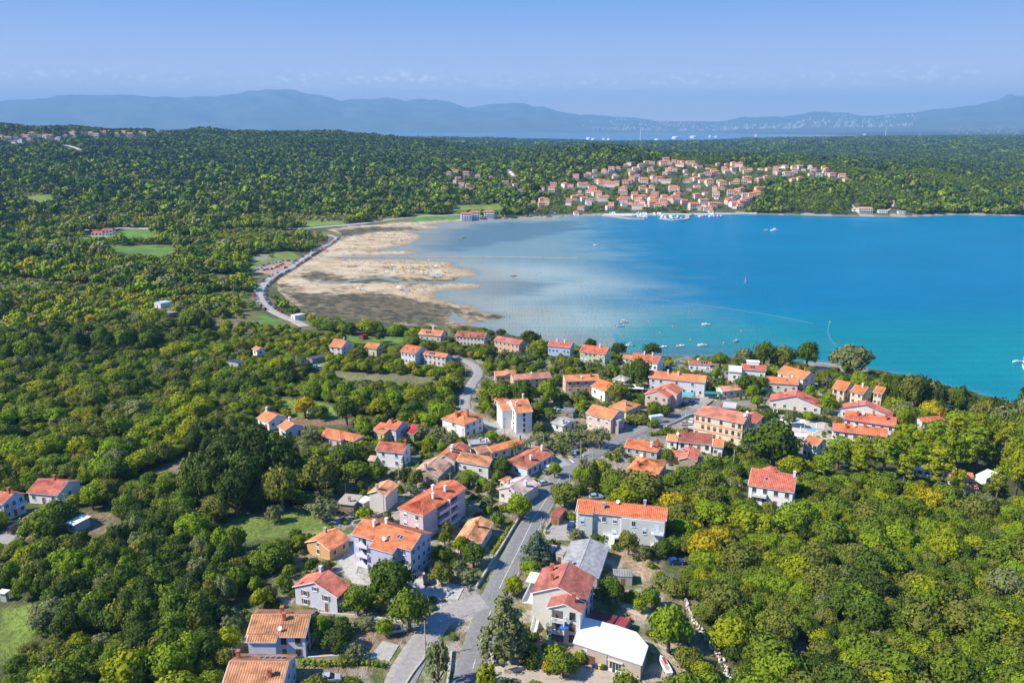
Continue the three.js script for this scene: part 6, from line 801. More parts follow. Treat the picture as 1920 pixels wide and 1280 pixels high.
boat(1243, 652, 15, 'white motorboat at the shore, left of three in a row'); boat(1276, 650, 5, 'white motorboat at the shore, middle of three in a row'); boat(1317, 648, 175, 'white motorboat at the shore, right of three in a row'); boat(1179, 648.5, 175, 'white boat with green cover beside the round shore tree', { canopy: [0.25, 0.5, 0.25] });
boat(963, 518, 30, 'orange dinghy on the shallow water beyond the sand spit', { hull: [0.75, 0.2, 0.03], bare: true }); boat(863, 449, 10, 'yellow pedal boat off the far sand flat', { hull: [0.8, 0.5, 0.05], bare: true }); boat(870, 446, 30, 'green pedal boat off the far sand flat', { hull: [0.05, 0.4, 0.2], bare: true }); boat(1380, 640, 60, 'tiny grey rowing boat in the near turquoise water', { hull: [0.3, 0.3, 0.3], bare: true });
{ const p = atY(1926, 693, 0), o = thing('excursion_boat', 'two-deck white excursion boat cut by the right picture edge', 'boat', [p[0], 0, p[1]], 1.2); mesh('hull', hullGeo(15, 4.6, 1.6), boatW, o); mesh('deck_house', box(8, 2.2, 3.6, -1, 2.6, 0), boatW, o); mesh('window', [box(7.4, 0.8, 3.7, -1, 2.9, 0)], mat([0.15, 0.03, 0.03]), o); mesh('upper_deck', [box(8, 0.2, 3.8, -1, 3.8, 0), ...[-4.5, -2, 0.5, 2.6].flatMap((x) => [rod([x, 3.8, 1.7], [x, 5.6, 1.7], 0.06), rod([x, 3.8, -1.7], [x, 5.6, -1.7], 0.06)]), box(7.6, 0.12, 3.8, -1, 5.7, 0)], boatW, o); }
boat(1907, 679, 190, 'little white tender left of the excursion boat at the right edge');
{ // windsurfer: board, pink sail, rider
  const p = atY(1397, 530, 0), o = thing('windsurf_board', 'pink-sailed windsurf board in the middle of the bay', 'windsurfer', [p[0], 0.1, p[1]], 0.5); mesh('board', new THREE.SphereGeometry(1, 12, 6).scale(1.4, 0.1, 0.35), boatW, o); mesh('sail', new THREE.ExtrudeGeometry(new THREE.Shape([[0, 0.7], [0.1, 4.9], [-0.5, 4.7], [-1.9, 1.6], [-1.7, 1.0]].map((q) => new THREE.Vector2(...q))), { depth: 0.03, bevelEnabled: false }).rotateY(1.1), mat([0.8, 0.05, 0.35]), o); mesh('mast', rod([0, 0, 0], [0.1, 5, 0], 0.04), mat([0.1, 0.1, 0.1]), o); }
// moored boats in the marina
{ const q = mulberry(31), spots = []; for (let i = 0; i < 14; i++) spots.push([1135 + q() * 20, 400.5 + q() * 2]); for (let i = 0; i < 24; i++) spots.push([1194 + q() * 20, 400.2 + q() * 7]); for (let i = 0; i < 18; i++) spots.push([1226 + q() * 26, 401 + q() * 3.5]); for (let i = 0; i < 12; i++) spots.push([1240 + q() * 40, 405.5 + q() * 5]);
  spots.forEach(([px, py], i) => boat(px, py, 60 + q() * 60, 'white boat berthed in the marina, ' + (px < 1160 ? 'left basin' : px < 1220 ? 'middle pontoon' : py > 405 ? 'outer mole' : 'right basin'), { group: 'white boats berthed in the marina, ' + (px < 1160 ? 'left basin' : px < 1220 ? 'middle pontoon' : py > 405 ? 'outer mole' : 'right basin'), big: q() < 0.4 })); }
const quayM = mat([0.40, 0.36, 0.31]);
function quay(name, list, w, top, label, cat) { const p = poly0(list), line = new THREE.CatmullRomCurve3(p.map(([x, z]) => new THREE.Vector3(x, 0, z)), false, 'centripetal', 0.2).getSpacedPoints(p.length * 6); const gs = []; for (let i = 0; i + 1 < line.length; i++) { const a = line[i], b = line[i + 1], l = a.distanceTo(b); gs.push(box(l + 0.3, top + 2, w, 0, top / 2 - 1, 0).rotateY(Math.atan2(-(b.z - a.z), b.x - a.x)).translate((a.x + b.x) / 2, (i % 2) * 0.012, (a.z + b.z) / 2)); } const m = mesh(name, gs, quayM); tag(m, label, cat); return m; }
quay('long_jetty', [600, 483.2, 700, 483, 800, 483, 900, 483.3, 1000, 484, 1084, 485], 2.3, 1.0, 'long narrow stone jetty running from the sand flat into the bay', 'jetty');
quay('breakwater', [1130, 405, 1150, 406.5, 1185, 410.5, 1209, 411.5], 5, 1.2, 'pale stone breakwater left of the marina entrance', 'breakwater'); quay('mole', [1239, 409.5, 1262, 413, 1284, 412, 1290, 405, 1300, 402], 6, 1.2, 'curved pale stone mole right of the marina entrance', 'mole'); quay('pontoon', [1203, 402, 1205, 408], 3, 0.6, 'short boat pontoon in the middle of the marina', 'pontoon'); quay('pontoon', [1239, 401, 1241, 406], 3, 0.6, 'short boat pontoon in the right marina basin', 'pontoon'); quay('beach_mole', [1464, 400.5, 1466, 403.5], 6, 0.9, 'short pale groyne on the far right beach', 'groyne');
[[1312, 406, [0.8, 0.8, 0.85]], [1318, 405, [0.7, 0.05, 0.1]], [1324, 404.5, [0.05, 0.2, 0.7]], [1331, 406, [0.8, 0.8, 0.85]], [1336, 403, [0.8, 0.8, 0.85]], [1339, 406, [0.1, 0.3, 0.8]], [1346, 405.5, [0.75, 0.1, 0.25]], [1352, 405.5, [0.1, 0.3, 0.8]]].forEach(([px, py, c], i) => { const p = atY(px, py, 0), o = thing('inflatable', 'floating inflatable of the water park, ' + ['first', 'second', 'third', 'fourth', 'fifth', 'sixth', 'seventh', 'eighth'][i] + ' from the left', 'inflatable', [p[0], 0.4, p[1]], i); mesh('raft', new THREE.TorusGeometry(1.9, 0.6, 8, 16).rotateX(Math.PI / 2), mat(c, 0.5), o); mesh('slide', new THREE.ConeGeometry(1.3, i === 4 ? 4.5 : 2.4, 8).translate(0, 1.2, 0), mat([0.8, 0.8, 0.84], 0.5), o); });
function floatLine(name, list, n, r0, label) { const r = r0 * 0.55, p = poly0(list).map(([x, z]) => new THREE.Vector3(x, 0.1, z)), pts = new THREE.CatmullRomCurve3(p).getSpacedPoints(n), m = mesh(name, pts.map((q) => new THREE.SphereGeometry(r, 6, 4).translate(q.x, q.y, q.z)), mat([0.75, 0.74, 0.66])); tag(m, label, 'buoy line'); }
floatLine('buoy_line', [1120, 558, 1220, 561, 1300, 570, 1400, 584, 1470, 595, 1526, 607], 150, 0.26, 'string of floats marking the bathing water across the near bay'); floatLine('buoy_line', [1556, 605, 1553, 622, 1558, 636, 1568, 648], 30, 0.22, 'short curved string of floats near the tall poplar'); floatLine('buoy_line', [1504, 407.5, 1560, 409.5, 1680, 413], 60, 0.5, 'string of floats off the far right beach');
const buoyProto = (() => { const o = new THREE.Group(); o.name = 'buoy'; mesh('float', new THREE.SphereGeometry(0.5, 10, 8), mat([0.7, 0.25, 0.1], 0.5), o); mesh('ring', new THREE.TorusGeometry(0.16, 0.05, 6, 10).translate(0, 0.55, 0), mat([0.2, 0.2, 0.2]), o); o.userData = { category: 'buoy' }; return o; })();
[[1202, 604, 'moored right of the yellow-canopied boat'], [1217, 603, 'beyond the yellow-canopied boat'], [1238, 624, 'in the shallow water above the moored row'], [1166, 630, 'near the green terrace, in open water'], [1295, 637, 'above the middle moored boat'], [1262, 612, 'between the moored row and the lone motorboat'], [1357, 643, 'right of the moored row'], [1557, 603, 'at the head of the curved float string'], [1390, 621, 'left of the grey rowing boat'], [1240, 408.5, 'pinkish, off the marina'], [1130, 404, 'off the left breakwater']].forEach(([px, py, w]) => { const p = atY(px, py, 0), l = 'small round mooring buoy ' + w; copyOf(buoyProto, l, [p[0], 0.1, p[1]]); });
const parasols = ['yellow', 'blue', 'white', 'orange', 'pale blue', 'green'].map((n, i) => { const o = new THREE.Group(); o.name = 'beach_parasol'; mesh('canopy', new THREE.ConeGeometry(1.25, 0.5, 8).translate(0, 2.2, 0), mat([[0.8, 0.55, 0.08], [0.05, 0.2, 0.6], [0.8, 0.8, 0.78], [0.75, 0.2, 0.05], [0.2, 0.45, 0.65], [0.1, 0.4, 0.2]][i]), o); mesh('pole', rod([0, -0.2, 0], [0, 2.3, 0], 0.04), mat([0.7, 0.7, 0.7]), o); o.userData = { category: 'parasol' }; o.userData.tone = n; return o; });
// one bather, one continuous body, used for everybody on the sand
const personGeo = (() => {
  const N = 52, mc = new MarchingCubes(N, mat([1, 1, 1]), false, false, 60000); mc.isolation = 0;
  const bones = [[0, 0.98, 0, 0.15, 0, 1.42, 0, 0.17], [0, 1.42, 0, 0.07, 0, 1.55, 0, 0.06], [0, 1.64, 0.01, 0.10, 0, 1.68, 0.01, 0.10], [0.1, 0.95, 0, 0.10, 0.12, 0.5, 0.02, 0.07], [0.12, 0.5, 0.02, 0.065, 0.13, 0.08, 0, 0.045], [0.13, 0.05, 0, 0.045, 0.14, 0.04, 0.16, 0.035], [-0.1, 0.95, 0, 0.10, -0.12, 0.5, 0.02, 0.07], [-0.12, 0.5, 0.02, 0.065, -0.13, 0.08, 0, 0.045], [-0.13, 0.05, 0, 0.045, -0.14, 0.04, 0.16, 0.035], [0.2, 1.4, 0, 0.065, 0.3, 1.1, 0, 0.05], [0.3, 1.1, 0, 0.045, 0.32, 0.82, 0.08, 0.035], [-0.2, 1.4, 0, 0.065, -0.3, 1.1, 0, 0.05], [-0.3, 1.1, 0, 0.045, -0.32, 0.82, 0.08, 0.035]];
  for (let k = 0; k < N; k++) for (let j = 0; j < N; j++) for (let i = 0; i < N; i++) {
    const x = (i / N * 2 - 1), y = (j / N * 2 - 1) + 0.9, z = (k / N * 2 - 1); let d = 1e9;
    for (const [ax, ay, az, ra, bx, by, bz, rb] of bones) { const ex = bx - ax, ey = by - ay, ez = bz - az, t = clamp(((x - ax) * ex + (y - ay) * ey + (z - az) * ez) / (ex * ex + ey * ey + ez * ez), 0, 1), q = Math.hypot(x - ax - ex * t, y - ay - ey * t, z - az - ez * t) - lerp(ra, rb, t), kk = 0.03, hh = clamp(0.5 + 0.5 * (d - q) / kk, 0, 1); d = lerp(d, q, hh) - kk * hh * (1 - hh); }
    mc.field[i + j * N + k * N * N] = -d;
  }
  mc.update(); const n = mc.count ?? mc.geometry.drawRange.count, g = new THREE.BufferGeometry(); g.setAttribute('position', new THREE.BufferAttribute(new Float32Array(mc.positionArray.slice(0, n * 3)), 3)); g.setAttribute('normal', new THREE.BufferAttribute(new Float32Array(mc.normalArray.slice(0, n * 3)), 3)); g.translate(0, 0.9, 0); return g;
})();
const bathers = ['dark', 'red', 'blue'].map((n, i) => { const o = new THREE.Group(); o.name = 'person'; mesh('body', personGeo, mat([0.45, 0.26, 0.18]), o); mesh('swimwear', new THREE.CylinderGeometry(0.19, 0.22, 0.26, 12).scale(1, 1, 0.85).translate(0, 0.93, 0), mat([[0.03, 0.03, 0.04], [0.5, 0.04, 0.05], [0.05, 0.12, 0.4]][i]), o); mesh('hair', new THREE.SphereGeometry(0.115, 10, 8, 0, 7, 0, 1.7).translate(0, 1.69, -0.01), mat([0.05, 0.03, 0.02]), o); o.userData = { category: 'person' }; return o; });
{ const q = mulberry(55), where = (px, py) => py < 470 ? 'the far sand flat' : py < 484 ? 'the sand beyond the jetty' : py < 500 ? 'the sand before the jetty' : py < 530 ? 'the middle sand flat' : 'the nearest sand strip';
  const put = (px, py, wet) => { const p = atY(px, py, 0.3), s = sdf(SEA, ...p); if (!wet && (s < 1.5 || height(...p) < 0)) return null; return [p[0], Math.max(-0.5, height(...p)), p[1]]; };
  const clump = [[745, 505, 40, 10, 16], [795, 507, 60, 9, 24], [760, 450, 50, 8, 22], [720, 448, 60, 10, 10], [735, 472, 40, 5, 12], [700, 500, 90, 15, 14], [850, 519, 60, 4, 8], [640, 462, 30, 8, 6], [790, 490, 60, 5, 8], [690, 545, 120, 8, 6]];
  const tones = ['yellow', 'blue', 'white', 'orange', 'pale blue', 'green'];
  for (const [cx, cy, w, h, n] of clump) for (let i = 0; i < n; i++) {
    const px = cx + (q() - 0.5) * w * 1.5, py = cy + (q() - 0.5) * h * 1.6, p = put(px, py, false); if (!p) continue;
    const t = q() < 0.45 && cy < 512 && cy > 440 ? 0 : Math.floor(q() * 6); if (q() < 0.62) { const l = tones[t] + ' beach parasol on ' + where(px, py); copyOf(parasols[t], l, p, q() * 3, l); }
    const b = Math.floor(q() * 3), l2 = 'person in ' + ['dark', 'red', 'blue'][b] + ' swimwear standing on ' + where(px, py); copyOf(bathers[b], l2, [p[0] + 1.6 + q(), p[1], p[2] + q() * 2], q() * 6, l2);
  }
  for (let i = 0; i < 22; i++) { const px = 780 + q() * 330, py = 486 + q() * 30, p = put(px, py, true); if (sdf(SEA, p[0], p[2]) > -2) continue; const b = Math.floor(q() * 3), l = 'person in ' + ['dark', 'red', 'blue'][b] + ' swimwear wading off the sand flat'; copyOf(bathers[b], l, [p[0], -0.7, p[2]], q() * 6, l); }
  for (let i = 0; i < 16; i++) { const px = 600 + q() * 470, p = atY(px, 483.3 + Math.max(0, (px - 850) * 0.007), 0.9), b = Math.floor(q() * 3), l = 'person in ' + ['dark', 'red', 'blue'][b] + ' swimwear walking on the long jetty'; copyOf(bathers[b], l, [p[0], 0.9, p[1]], q() * 6, l); }
  for (let i = 0; i < 46; i++) { const px = 885 + q() * 240, py = 408.6 - (px - 885) * 0.016 + (q() - 0.5), g = ground(px, py - 0.6), t = Math.floor(q() * 6), l = tones[t] + ' parasol on the far village beach'; copyOf(parasols[t], l, g, q() * 3, l); }
  for (const [px, py, c, l] of [[602, 469, [0.6, 0.03, 0.06], 'red kiosk awning at the head of the jetty, left one'], [609, 470.5, [0.6, 0.05, 0.08], 'red kiosk awning at the head of the jetty, right one'], [747, 544, [0.78, 0.78, 0.8], 'white beach tent on the nearest sand strip'], [820, 520, [0.1, 0.35, 0.5], 'teal beach shelter at the tip of the middle sand flat']]) { const g = ground(px, py), o = thing('beach_tent', l, 'tent', g); mesh('canvas', new THREE.ConeGeometry(2.6, 1.2, 4).rotateY(0.8).translate(0, 2.9, 0), mat(c), o); mesh('pole', [[-1.5, -1.5], [1.5, -1.5], [1.5, 1.5], [-1.5, 1.5]].map(([x, z]) => rod([x, -0.1, z], [x, 2.4, z], 0.06)), mat([0.6, 0.6, 0.6]), o); }
}

// ---------------------------------------------------------------- walls, poles, signs, yard things
const stoneM = wallM([0.52, 0.46, 0.38]), concM = wallM([0.56, 0.53, 0.48]);
function wall(name, label, list, h, w, m = stoneM, cat = 'wall') {
  const line = curve(list, 1.6), gs = []; const pos = [];
  const side = line.map(([x, z], i) => { const a = line[Math.max(0, i - 1)], b = line[Math.min(line.length - 1, i + 1)], l = Math.hypot(b[0] - a[0], b[1] - a[1]) || 1, nx = -(b[1] - a[1]) / l * w / 2, nz = (b[0] - a[0]) / l * w / 2, y = height(x, z); return [[x + nx, y + h, z + nz], [x - nx, y + h, z - nz], [x - nx, y - 0.6, z - nz], [x + nx, y - 0.6, z + nz]]; });
  const quad = (a, b, c, d) => pos.push(...a, ...b, ...c, ...a, ...c, ...d);
  for (let i = 0; i + 1 < side.length; i++) { const a = side[i], b = side[i + 1]; for (let k = 0; k < 4; k++) quad(a[k], b[k], b[(k + 1) % 4], a[(k + 1) % 4]); }
  quad(...side[0]); quad(...[...side[side.length - 1]].reverse());
  const o = mesh(name, tris(pos), m); tag(o, label, cat); for (const [x, z] of line) solids.push([x, z, 0.8]); return o;
}
wall('garden_wall', 'long low stone wall along the left edge of the main road', [893, 1104, 915, 1068, 945, 1020, 968, 982, 985, 955], 0.9, 0.45);
wall('garden_wall', 'low stone wall between the lane and the bottom olive tree', [838, 1290, 843, 1255, 846, 1222], 0.8, 0.5); wall('garden_wall', 'curving dry stone edge along the sloping lane', [757, 1290, 775, 1262, 792, 1240, 799, 1228], 0.5, 0.4);
wall('garden_wall', 'pale stone wall around the cedar at the road fork', [922, 1228, 928, 1250, 950, 1262, 1000, 1248, 1030, 1240], 0.9, 0.5); wall('garden_wall', 'white parapet wall of the paved drive beside the black car', [770, 1090, 783, 1078, 797, 1080], 1.0, 0.25, concM);
wall('garden_wall', 'low white wall in the terraced garden above the silver car', [600, 1152, 650, 1155, 700, 1160, 755, 1168], 0.6, 0.4, concM); wall('garden_wall', 'second terrace wall of the garden, one step lower', [615, 1168, 680, 1172, 750, 1180], 0.6, 0.4); wall('garden_wall', 'lowest terrace wall above the hedge by the lane', [577, 1236, 640, 1232, 690, 1232], 0.6, 0.4, concM);
wall('garden_wall', 'stone wall of the narrow lane left of the pink apartments', [662, 982, 700, 972, 725, 962], 1.0, 0.4); wall('garden_wall', 'stone wall below the vine garden of the farm row', [868, 895, 880, 905, 893, 915], 1.0, 0.4); wall('garden_wall', 'white garden wall curving past the hipped white house', [893, 780, 905, 797, 918, 810], 0.8, 0.3, concM);
wall('garden_wall', 'tall grey wall beside the drive at the left edge', [43, 984, 70, 967, 100, 950, 126, 948], 1.9, 0.35, wallM([0.33, 0.30, 0.27])); wall('garden_wall', 'low white wall beside the black van at the left edge', [44, 1002, 58, 990, 66, 984], 0.9, 0.3, concM); wall('garden_wall', 'low wall in front of the shore pavement by the split-gable house', [1440, 752, 1470, 760, 1500, 766], 0.6, 0.3, concM);
wall('garden_wall', 'stone edge wall of the green island at the road junction', [1042, 853, 1062, 857, 1085, 858, 1105, 853], 0.6, 0.35); wall('garden_wall', 'pale wall edging the hotel yard', [1250, 800, 1290, 782, 1300, 778], 0.8, 0.3, concM); wall('garden_wall', 'grey parapet on the right edge of the parking yard', [1023, 994, 1030, 985, 1040, 971], 0.9, 0.3, wallM([0.4, 0.38, 0.36]));
{ // the tumbled dry stone wall at the edge of the right-hand wood
  const o = thing('dry_stone_wall', 'tumbled pale dry stone wall running down the edge of the right-hand wood', 'wall', [0, 0, 0]), q = mulberry(3), line = curve([1287, 1128, 1292, 1145, 1300, 1165, 1316, 1185, 1330, 1205, 1345, 1228, 1358, 1250, 1368, 1275], 0.26), kinds = [0, 1, 2].map((i) => { const g = new THREE.DodecahedronGeometry(0.21, 0), p = g.attributes.position; for (let k = 0; k < p.count; k++) p.setXYZ(k, p.getX(k) * (0.9 + 0.3 * i), p.getY(k) * 0.75, p.getZ(k) * (1 + 0.2 * n2(i, k % 3))); g.computeVertexNormals(); return g; }), ms = [[0.62, 0.56, 0.48], [0.52, 0.45, 0.38], [0.68, 0.63, 0.56]].map((c) => mat(c));
  line.forEach(([x, z], i) => { for (let k = 0; k < (i % 3 ? 1 : 2); k++) { const m = mesh('stone', kinds[Math.floor(q() * 3)], ms[Math.floor(q() * 3)], o), X = x + (q() - 0.5) * (i > 40 ? 1.3 : 0.7), Z = z + (q() - 0.5) * 0.9, s = 0.7 + q() * 0.8; m.position.set(X, height(X, Z) + 0.15 + q() * 0.5, Z); m.rotation.set(q() * 3, q() * 3, q() * 3); m.scale.setScalar(s); } });
  for (const [x, z] of line) { solids.push([x, z, 1]); const p = project(x, height(x, z) + 0.4, z); keepPoly([[p[0] - 2, p[1] - 2], [p[0] + 2, p[1] - 2], [p[0] + 2, p[1] + 2], [p[0] - 2, p[1] + 2]], Math.hypot(x, z)); }
}
function pole(px, py, ty, label, lamp = false, m = [0.42, 0.38, 0.33]) {
  const g = ground(px, py), d = project(...g)[2]; let hh = (py - ty) * d / F / Math.cos(PITCH + Math.atan((py - 640) / F)); hh = clamp(hh, 4, 11);
  const o = thing(lamp ? 'street_lamp' : 'utility_pole', label, lamp ? 'street lamp' : 'utility pole', g); mesh('post', new THREE.CylinderGeometry(0.10, 0.16, hh + 0.5, 8).translate(0, hh / 2 - 0.25, 0), mat(m), o);
  if (lamp) mesh('lamp_head', [rod([0, hh, 0], [1.2, hh + 0.3, 0], 0.05), box(0.7, 0.14, 0.3, 1.4, hh + 0.3, 0)], mat([0.7, 0.7, 0.7]), o); else mesh('crossarm', [box(1.3, 0.12, 0.12, 0, hh - 0.4, 0), cyl(0.05, 0.05, 0.2, 6, -0.55, hh - 0.25, 0), cyl(0.05, 0.05, 0.2, 6, 0.55, hh - 0.25, 0), cyl(0.05, 0.05, 0.2, 6, 0, hh + 0.1, 0)], mat([0.3, 0.27, 0.24]), o);
  keepPoly([[px - 3, ty], [px + 3, ty], [px + 3, py], [px - 3, py]], Math.hypot(g[0], g[2])); return o;
}
[[798, 1233, 1170, 'concrete utility pole on the lane beside the bottom olive tree'], [461, 1036, 1014, 'utility pole in the dark wood above the lilac gable house'], [438, 1250, 1217, 'thin pole left of the solar-panel house'], [974, 1077, 1041, 'wooden utility pole on the right side of the main road'], [720, 967, 925, 'utility pole at the lane in front of the tall narrow house'], [648, 929, 910, 'utility pole behind the flat-roofed shed'], [748, 899, 870, 'utility pole beside the dark cypress'], [1015, 996, 973, 'utility pole at the corner of the parking yard'], [1068, 912, 889, 'utility pole on the right of the road before the junction'], [946, 814, 784, 'utility pole in front of the tall white house'],
  [855, 823, 793, 'utility pole before the hipped white house'], [1019, 846, 815, 'utility pole in the olive grove left of the junction'], [1089, 859, 827, 'utility pole behind the road signs at the junction'], [1112, 862, 839, 'utility pole right of the junction'], [844, 908, 890, 'short pole beside the stone cottage'], [126, 967, 925, 'utility pole beside the single white house at the left edge'], [1376, 868, 842, 'pole right of the right bungalow end']].forEach((a) => pole(...a));
[[863, 768, 741, 'street lamp on the northern road bend'], [1286, 784, 763, 'street lamp on the eastern road near the hotel'], [873, 706, 694, 'street lamp on the upper road, lower of two'], [897, 690, 680, 'street lamp on the upper road, upper of two'], [1610, 700, 676, 'tall lamp by the seaside lawn right of the poplar'], [985, 642, 629, 'street lamp right of the salmon terrace'], [1461, 690, 674, 'street lamp at the shore behind the cream duplex'], [842, 628, 616, 'street lamp between the solar terrace and the stepped terrace']].forEach(([a, b, c, l]) => pole(a, b, c, l, true, [0.55, 0.55, 0.55]));
function sign(px, py, w, h, up, c, label, glyph) { const g = ground(px, py), o = thing('road_sign', label, 'sign', g); mesh('board', [box(w, h, 0.06, 0, up + h / 2, 0)], mat(c, 0.5), o); mesh('post', [rod([-w * 0.3, -0.3, -0.05], [-w * 0.3, up + h, -0.05], 0.05), rod([w * 0.3, -0.3, -0.05], [w * 0.3, up + h, -0.05], 0.05)], mat([0.5, 0.5, 0.5]), o); if (glyph) mesh('panel', glyph, mat([0.75, 0.75, 0.78]), o); keepPoly([[px - 8, py - 12], [px + 8, py - 12], [px + 8, py + 2], [px - 8, py + 2]], Math.hypot(g[0], g[2])); return o; }
sign(1075, 856, 2.0, 1.9, 0.7, [0.32, 0.38, 0.62], 'blue-violet billboard at the road junction', [box(1.5, 0.35, 0.03, 0, 2.15, 0.05), box(0.6, 0.6, 0.03, 0.45, 1.35, 0.05)]); sign(1067, 857, 1.6, 0.9, 0.8, [0.55, 0.36, 0.03], 'yellow direction sign left of the billboard'); sign(1092, 859, 0.9, 0.8, 0.6, [0.7, 0.72, 0.72], 'small white board right of the billboard'); sign(1104, 856, 0.6, 0.6, 1.9, [0.75, 0.75, 0.78], 'round-topped white traffic sign right of the junction');
function bin(px, py, c, n, where) { const g = ground(px, py), o = thing('wheeled_bin', n + ' wheeled bin ' + where, 'bin', [g[0], g[1] + 0.05, g[2]]); mesh('body', new THREE.CylinderGeometry(0.42, 0.34, 1.0, 4).rotateY(Math.PI / 4).translate(0, 0.55, 0), mat(c, 0.5), o); mesh('lid', box(0.66, 0.08, 0.7, 0, 1.08, 0), mat(c.map((v) => v * 0.85), 0.5), o); mesh('wheel', [cyl(0.1, 0.1, 0.5, 8, 0, 0, 0).rotateZ(Math.PI / 2).translate(0, 0.1, -0.32)], tyreM, o); }
bin(1112, 1252, [0.10, 0.07, 0.05], 'dark brown', 'left end of the row by the brown garage door'); bin(1118, 1254, [0.02, 0.05, 0.4], 'blue', 'in the row by the brown garage door'); bin(1124, 1255, [0.75, 0.55, 0.02], 'yellow', 'in the row by the brown garage door'); bin(1130, 1256, [0.04, 0.12, 0.06], 'green', 'in the row by the brown garage door'); bin(1135, 1256, [0.03, 0.03, 0.03], 'black', 'right end of the row by the brown garage door'); bin(1022, 1002, [0.65, 0.5, 0.05], 'yellow', 'at the roadside of the parking yard'); bin(1024, 999, [0.05, 0.2, 0.6], 'blue', 'at the roadside of the parking yard');
{ const g = ground(1246, 1252), o = thing('rowing_boat', 'old white wooden boat filled with planks beside the white flat roof', 'boat', [g[0], g[1] + 0.35, g[2]], 1.75); mesh('hull', hullGeo(5.6, 1.7, 0.7), boatW, o); mesh('plank', [box(4, 0.06, 0.2, 0, 0.72, 0), box(3.6, 0.06, 0.16, 0.1, 0.75, 0.3), box(3, 0.06, 0.2, -0.3, 0.76, -0.35)], mat([0.4, 0.32, 0.24]), o); mesh('tarpaulin', box(2, 0.08, 0.5, 0.8, 0.82, 0.25), mat([0.4, 0.05, 0.04]), o); mesh('cradle', [box(0.2, 0.5, 1.2, 1.4, -0.15, 0), box(0.2, 0.5, 1.2, -1.4, -0.15, 0)], mat(WOOD), o); keepPoly([[1238, 1225], [1256, 1225], [1256, 1275], [1238, 1275]], 170);
  const g2 = ground(1187, 1272), b = thing('bench', 'red-brown garden bench in front of the glazed workshop door', 'bench', [g2[0], g2[1] + 0.05, g2[2]], -0.3); mesh('seat', box(1.7, 0.06, 0.45, 0, 0.45, 0), mat([0.35, 0.1, 0.03]), b); mesh('backrest', box(1.7, 0.4, 0.05, 0, 0.75, -0.22), mat([0.35, 0.1, 0.03]), b); mesh('leg', box(0.08, 0.45, 0.4, -0.75, 0.22, 0), mat([0.1, 0.1, 0.1]), b); mesh('leg', box(0.08, 0.45, 0.4, 0.75, 0.22, 0), mat([0.1, 0.1, 0.1]), b);
  const g3 = ground(1191, 1263), z = thing('chest_freezer', 'white chest freezer against the white-roofed workshop wall', 'freezer', [g3[0], g3[1] + 0.05, g3[2]], -0.3); mesh('body', box(1.3, 0.8, 0.65, 0, 0.42, 0), boatW, z); mesh('lid', box(1.34, 0.1, 0.7, 0, 0.88, 0), mat([0.7, 0.7, 0.7], 0.4), z); mesh('handle', box(0.3, 0.05, 0.05, 0, 0.86, 0.37), mat([0.3, 0.3, 0.3]), z);
  const g4 = ground(1049, 1182), u = thing('garden_parasol', 'blue parasol on the first-floor balcony of the balcony house', 'parasol', [H['balcony house'].wp(H['balcony house'].L / 2 + 4.2, 2.8, H['balcony house'].front * 2.4)].map((p) => p)[0]); mesh('canopy', new THREE.ConeGeometry(1.1, 0.5, 8).translate(0, 2.0, 0), mat([0.02, 0.12, 0.55]), u); mesh('pole', rod([0, 0, 0], [0, 2, 0], 0.03), mat([0.7, 0.7, 0.7]), u);
  const g5 = ground(643, 1226), t = thing('garden_gazebo', 'white six-sided garden gazebo roof among the olive trees near the lane', 'gazebo', g5); mesh('canopy', new THREE.ConeGeometry(1.9, 0.9, 6).translate(0, 2.7, 0), boatW, t); mesh('valance', new THREE.CylinderGeometry(1.85, 1.85, 0.5, 6, 1, true).translate(0, 2.1, 0), std([0.75, 0.75, 0.75], 0.8, { side: THREE.DoubleSide }), t); for (let i = 0; i < 6; i++) mesh('post', rod([1.7 * Math.cos(i * 1.047), -0.2, 1.7 * Math.sin(i * 1.047)], [1.7 * Math.cos(i * 1.047), 2.2, 1.7 * Math.sin(i * 1.047)], 0.05), mat([0.7, 0.7, 0.7]), t); keepPoly([[630, 1205], [656, 1205], [656, 1228], [630, 1228]], 190);
  const g6 = ground(756, 1136), c = thing('slatted_carport', 'carport roof of bluish-white slats beside the paved drive', 'carport', g6, -0.25); for (let i = 0; i < 12; i++) mesh('slat', box(4.6, 0.08, 0.22, 0, 2.5, -2.4 + i * 0.43), mat([0.62, 0.68, 0.78], 0.5), c); for (const x of [-2.1, 2.1]) { mesh('beam', box(0.12, 0.16, 5.2, x, 2.36, 0), mat([0.4, 0.42, 0.46]), c); for (const zz of [-2.3, 2.3]) mesh('post', box(0.12, 2.5, 0.12, x, 1.2, zz), mat([0.4, 0.42, 0.46]), c); } keepPoly([[732, 1108], [782, 1108], [782, 1134], [732, 1134]], 190);
  const pools = slab('swimming_pool', [1519, 801, 1533, 803, 1527, 810, 1510, 806], new THREE.MeshStandardMaterial({ color: new THREE.Color().setRGB(0.16, 0.45, 0.62), roughness: 0.05 }), 0.2); pools.userData = { label: 'small blue swimming pool on the pale terrace right of the hotel', category: 'pool' };
  for (const [px, py, k] of [[1446, 782, 'leftmost'], [1450, 779, 'second'], [1457, 781, 'third'], [1501, 812, 'middle'], [1531, 806, 'rightmost'], [1506, 826, 'lower left'], [1524, 824, 'lower right']]) { const g7 = ground(px, py), q = thing('closed_parasol', 'closed white parasol on the pool terrace, ' + k, 'parasol', g7); mesh('canopy', new THREE.CylinderGeometry(0.1, 0.32, 2.0, 8).translate(0, 1.9, 0), boatW, q); mesh('pole', rod([0, -0.2, 0], [0, 3, 0], 0.04), mat([0.6, 0.6, 0.6]), q); }
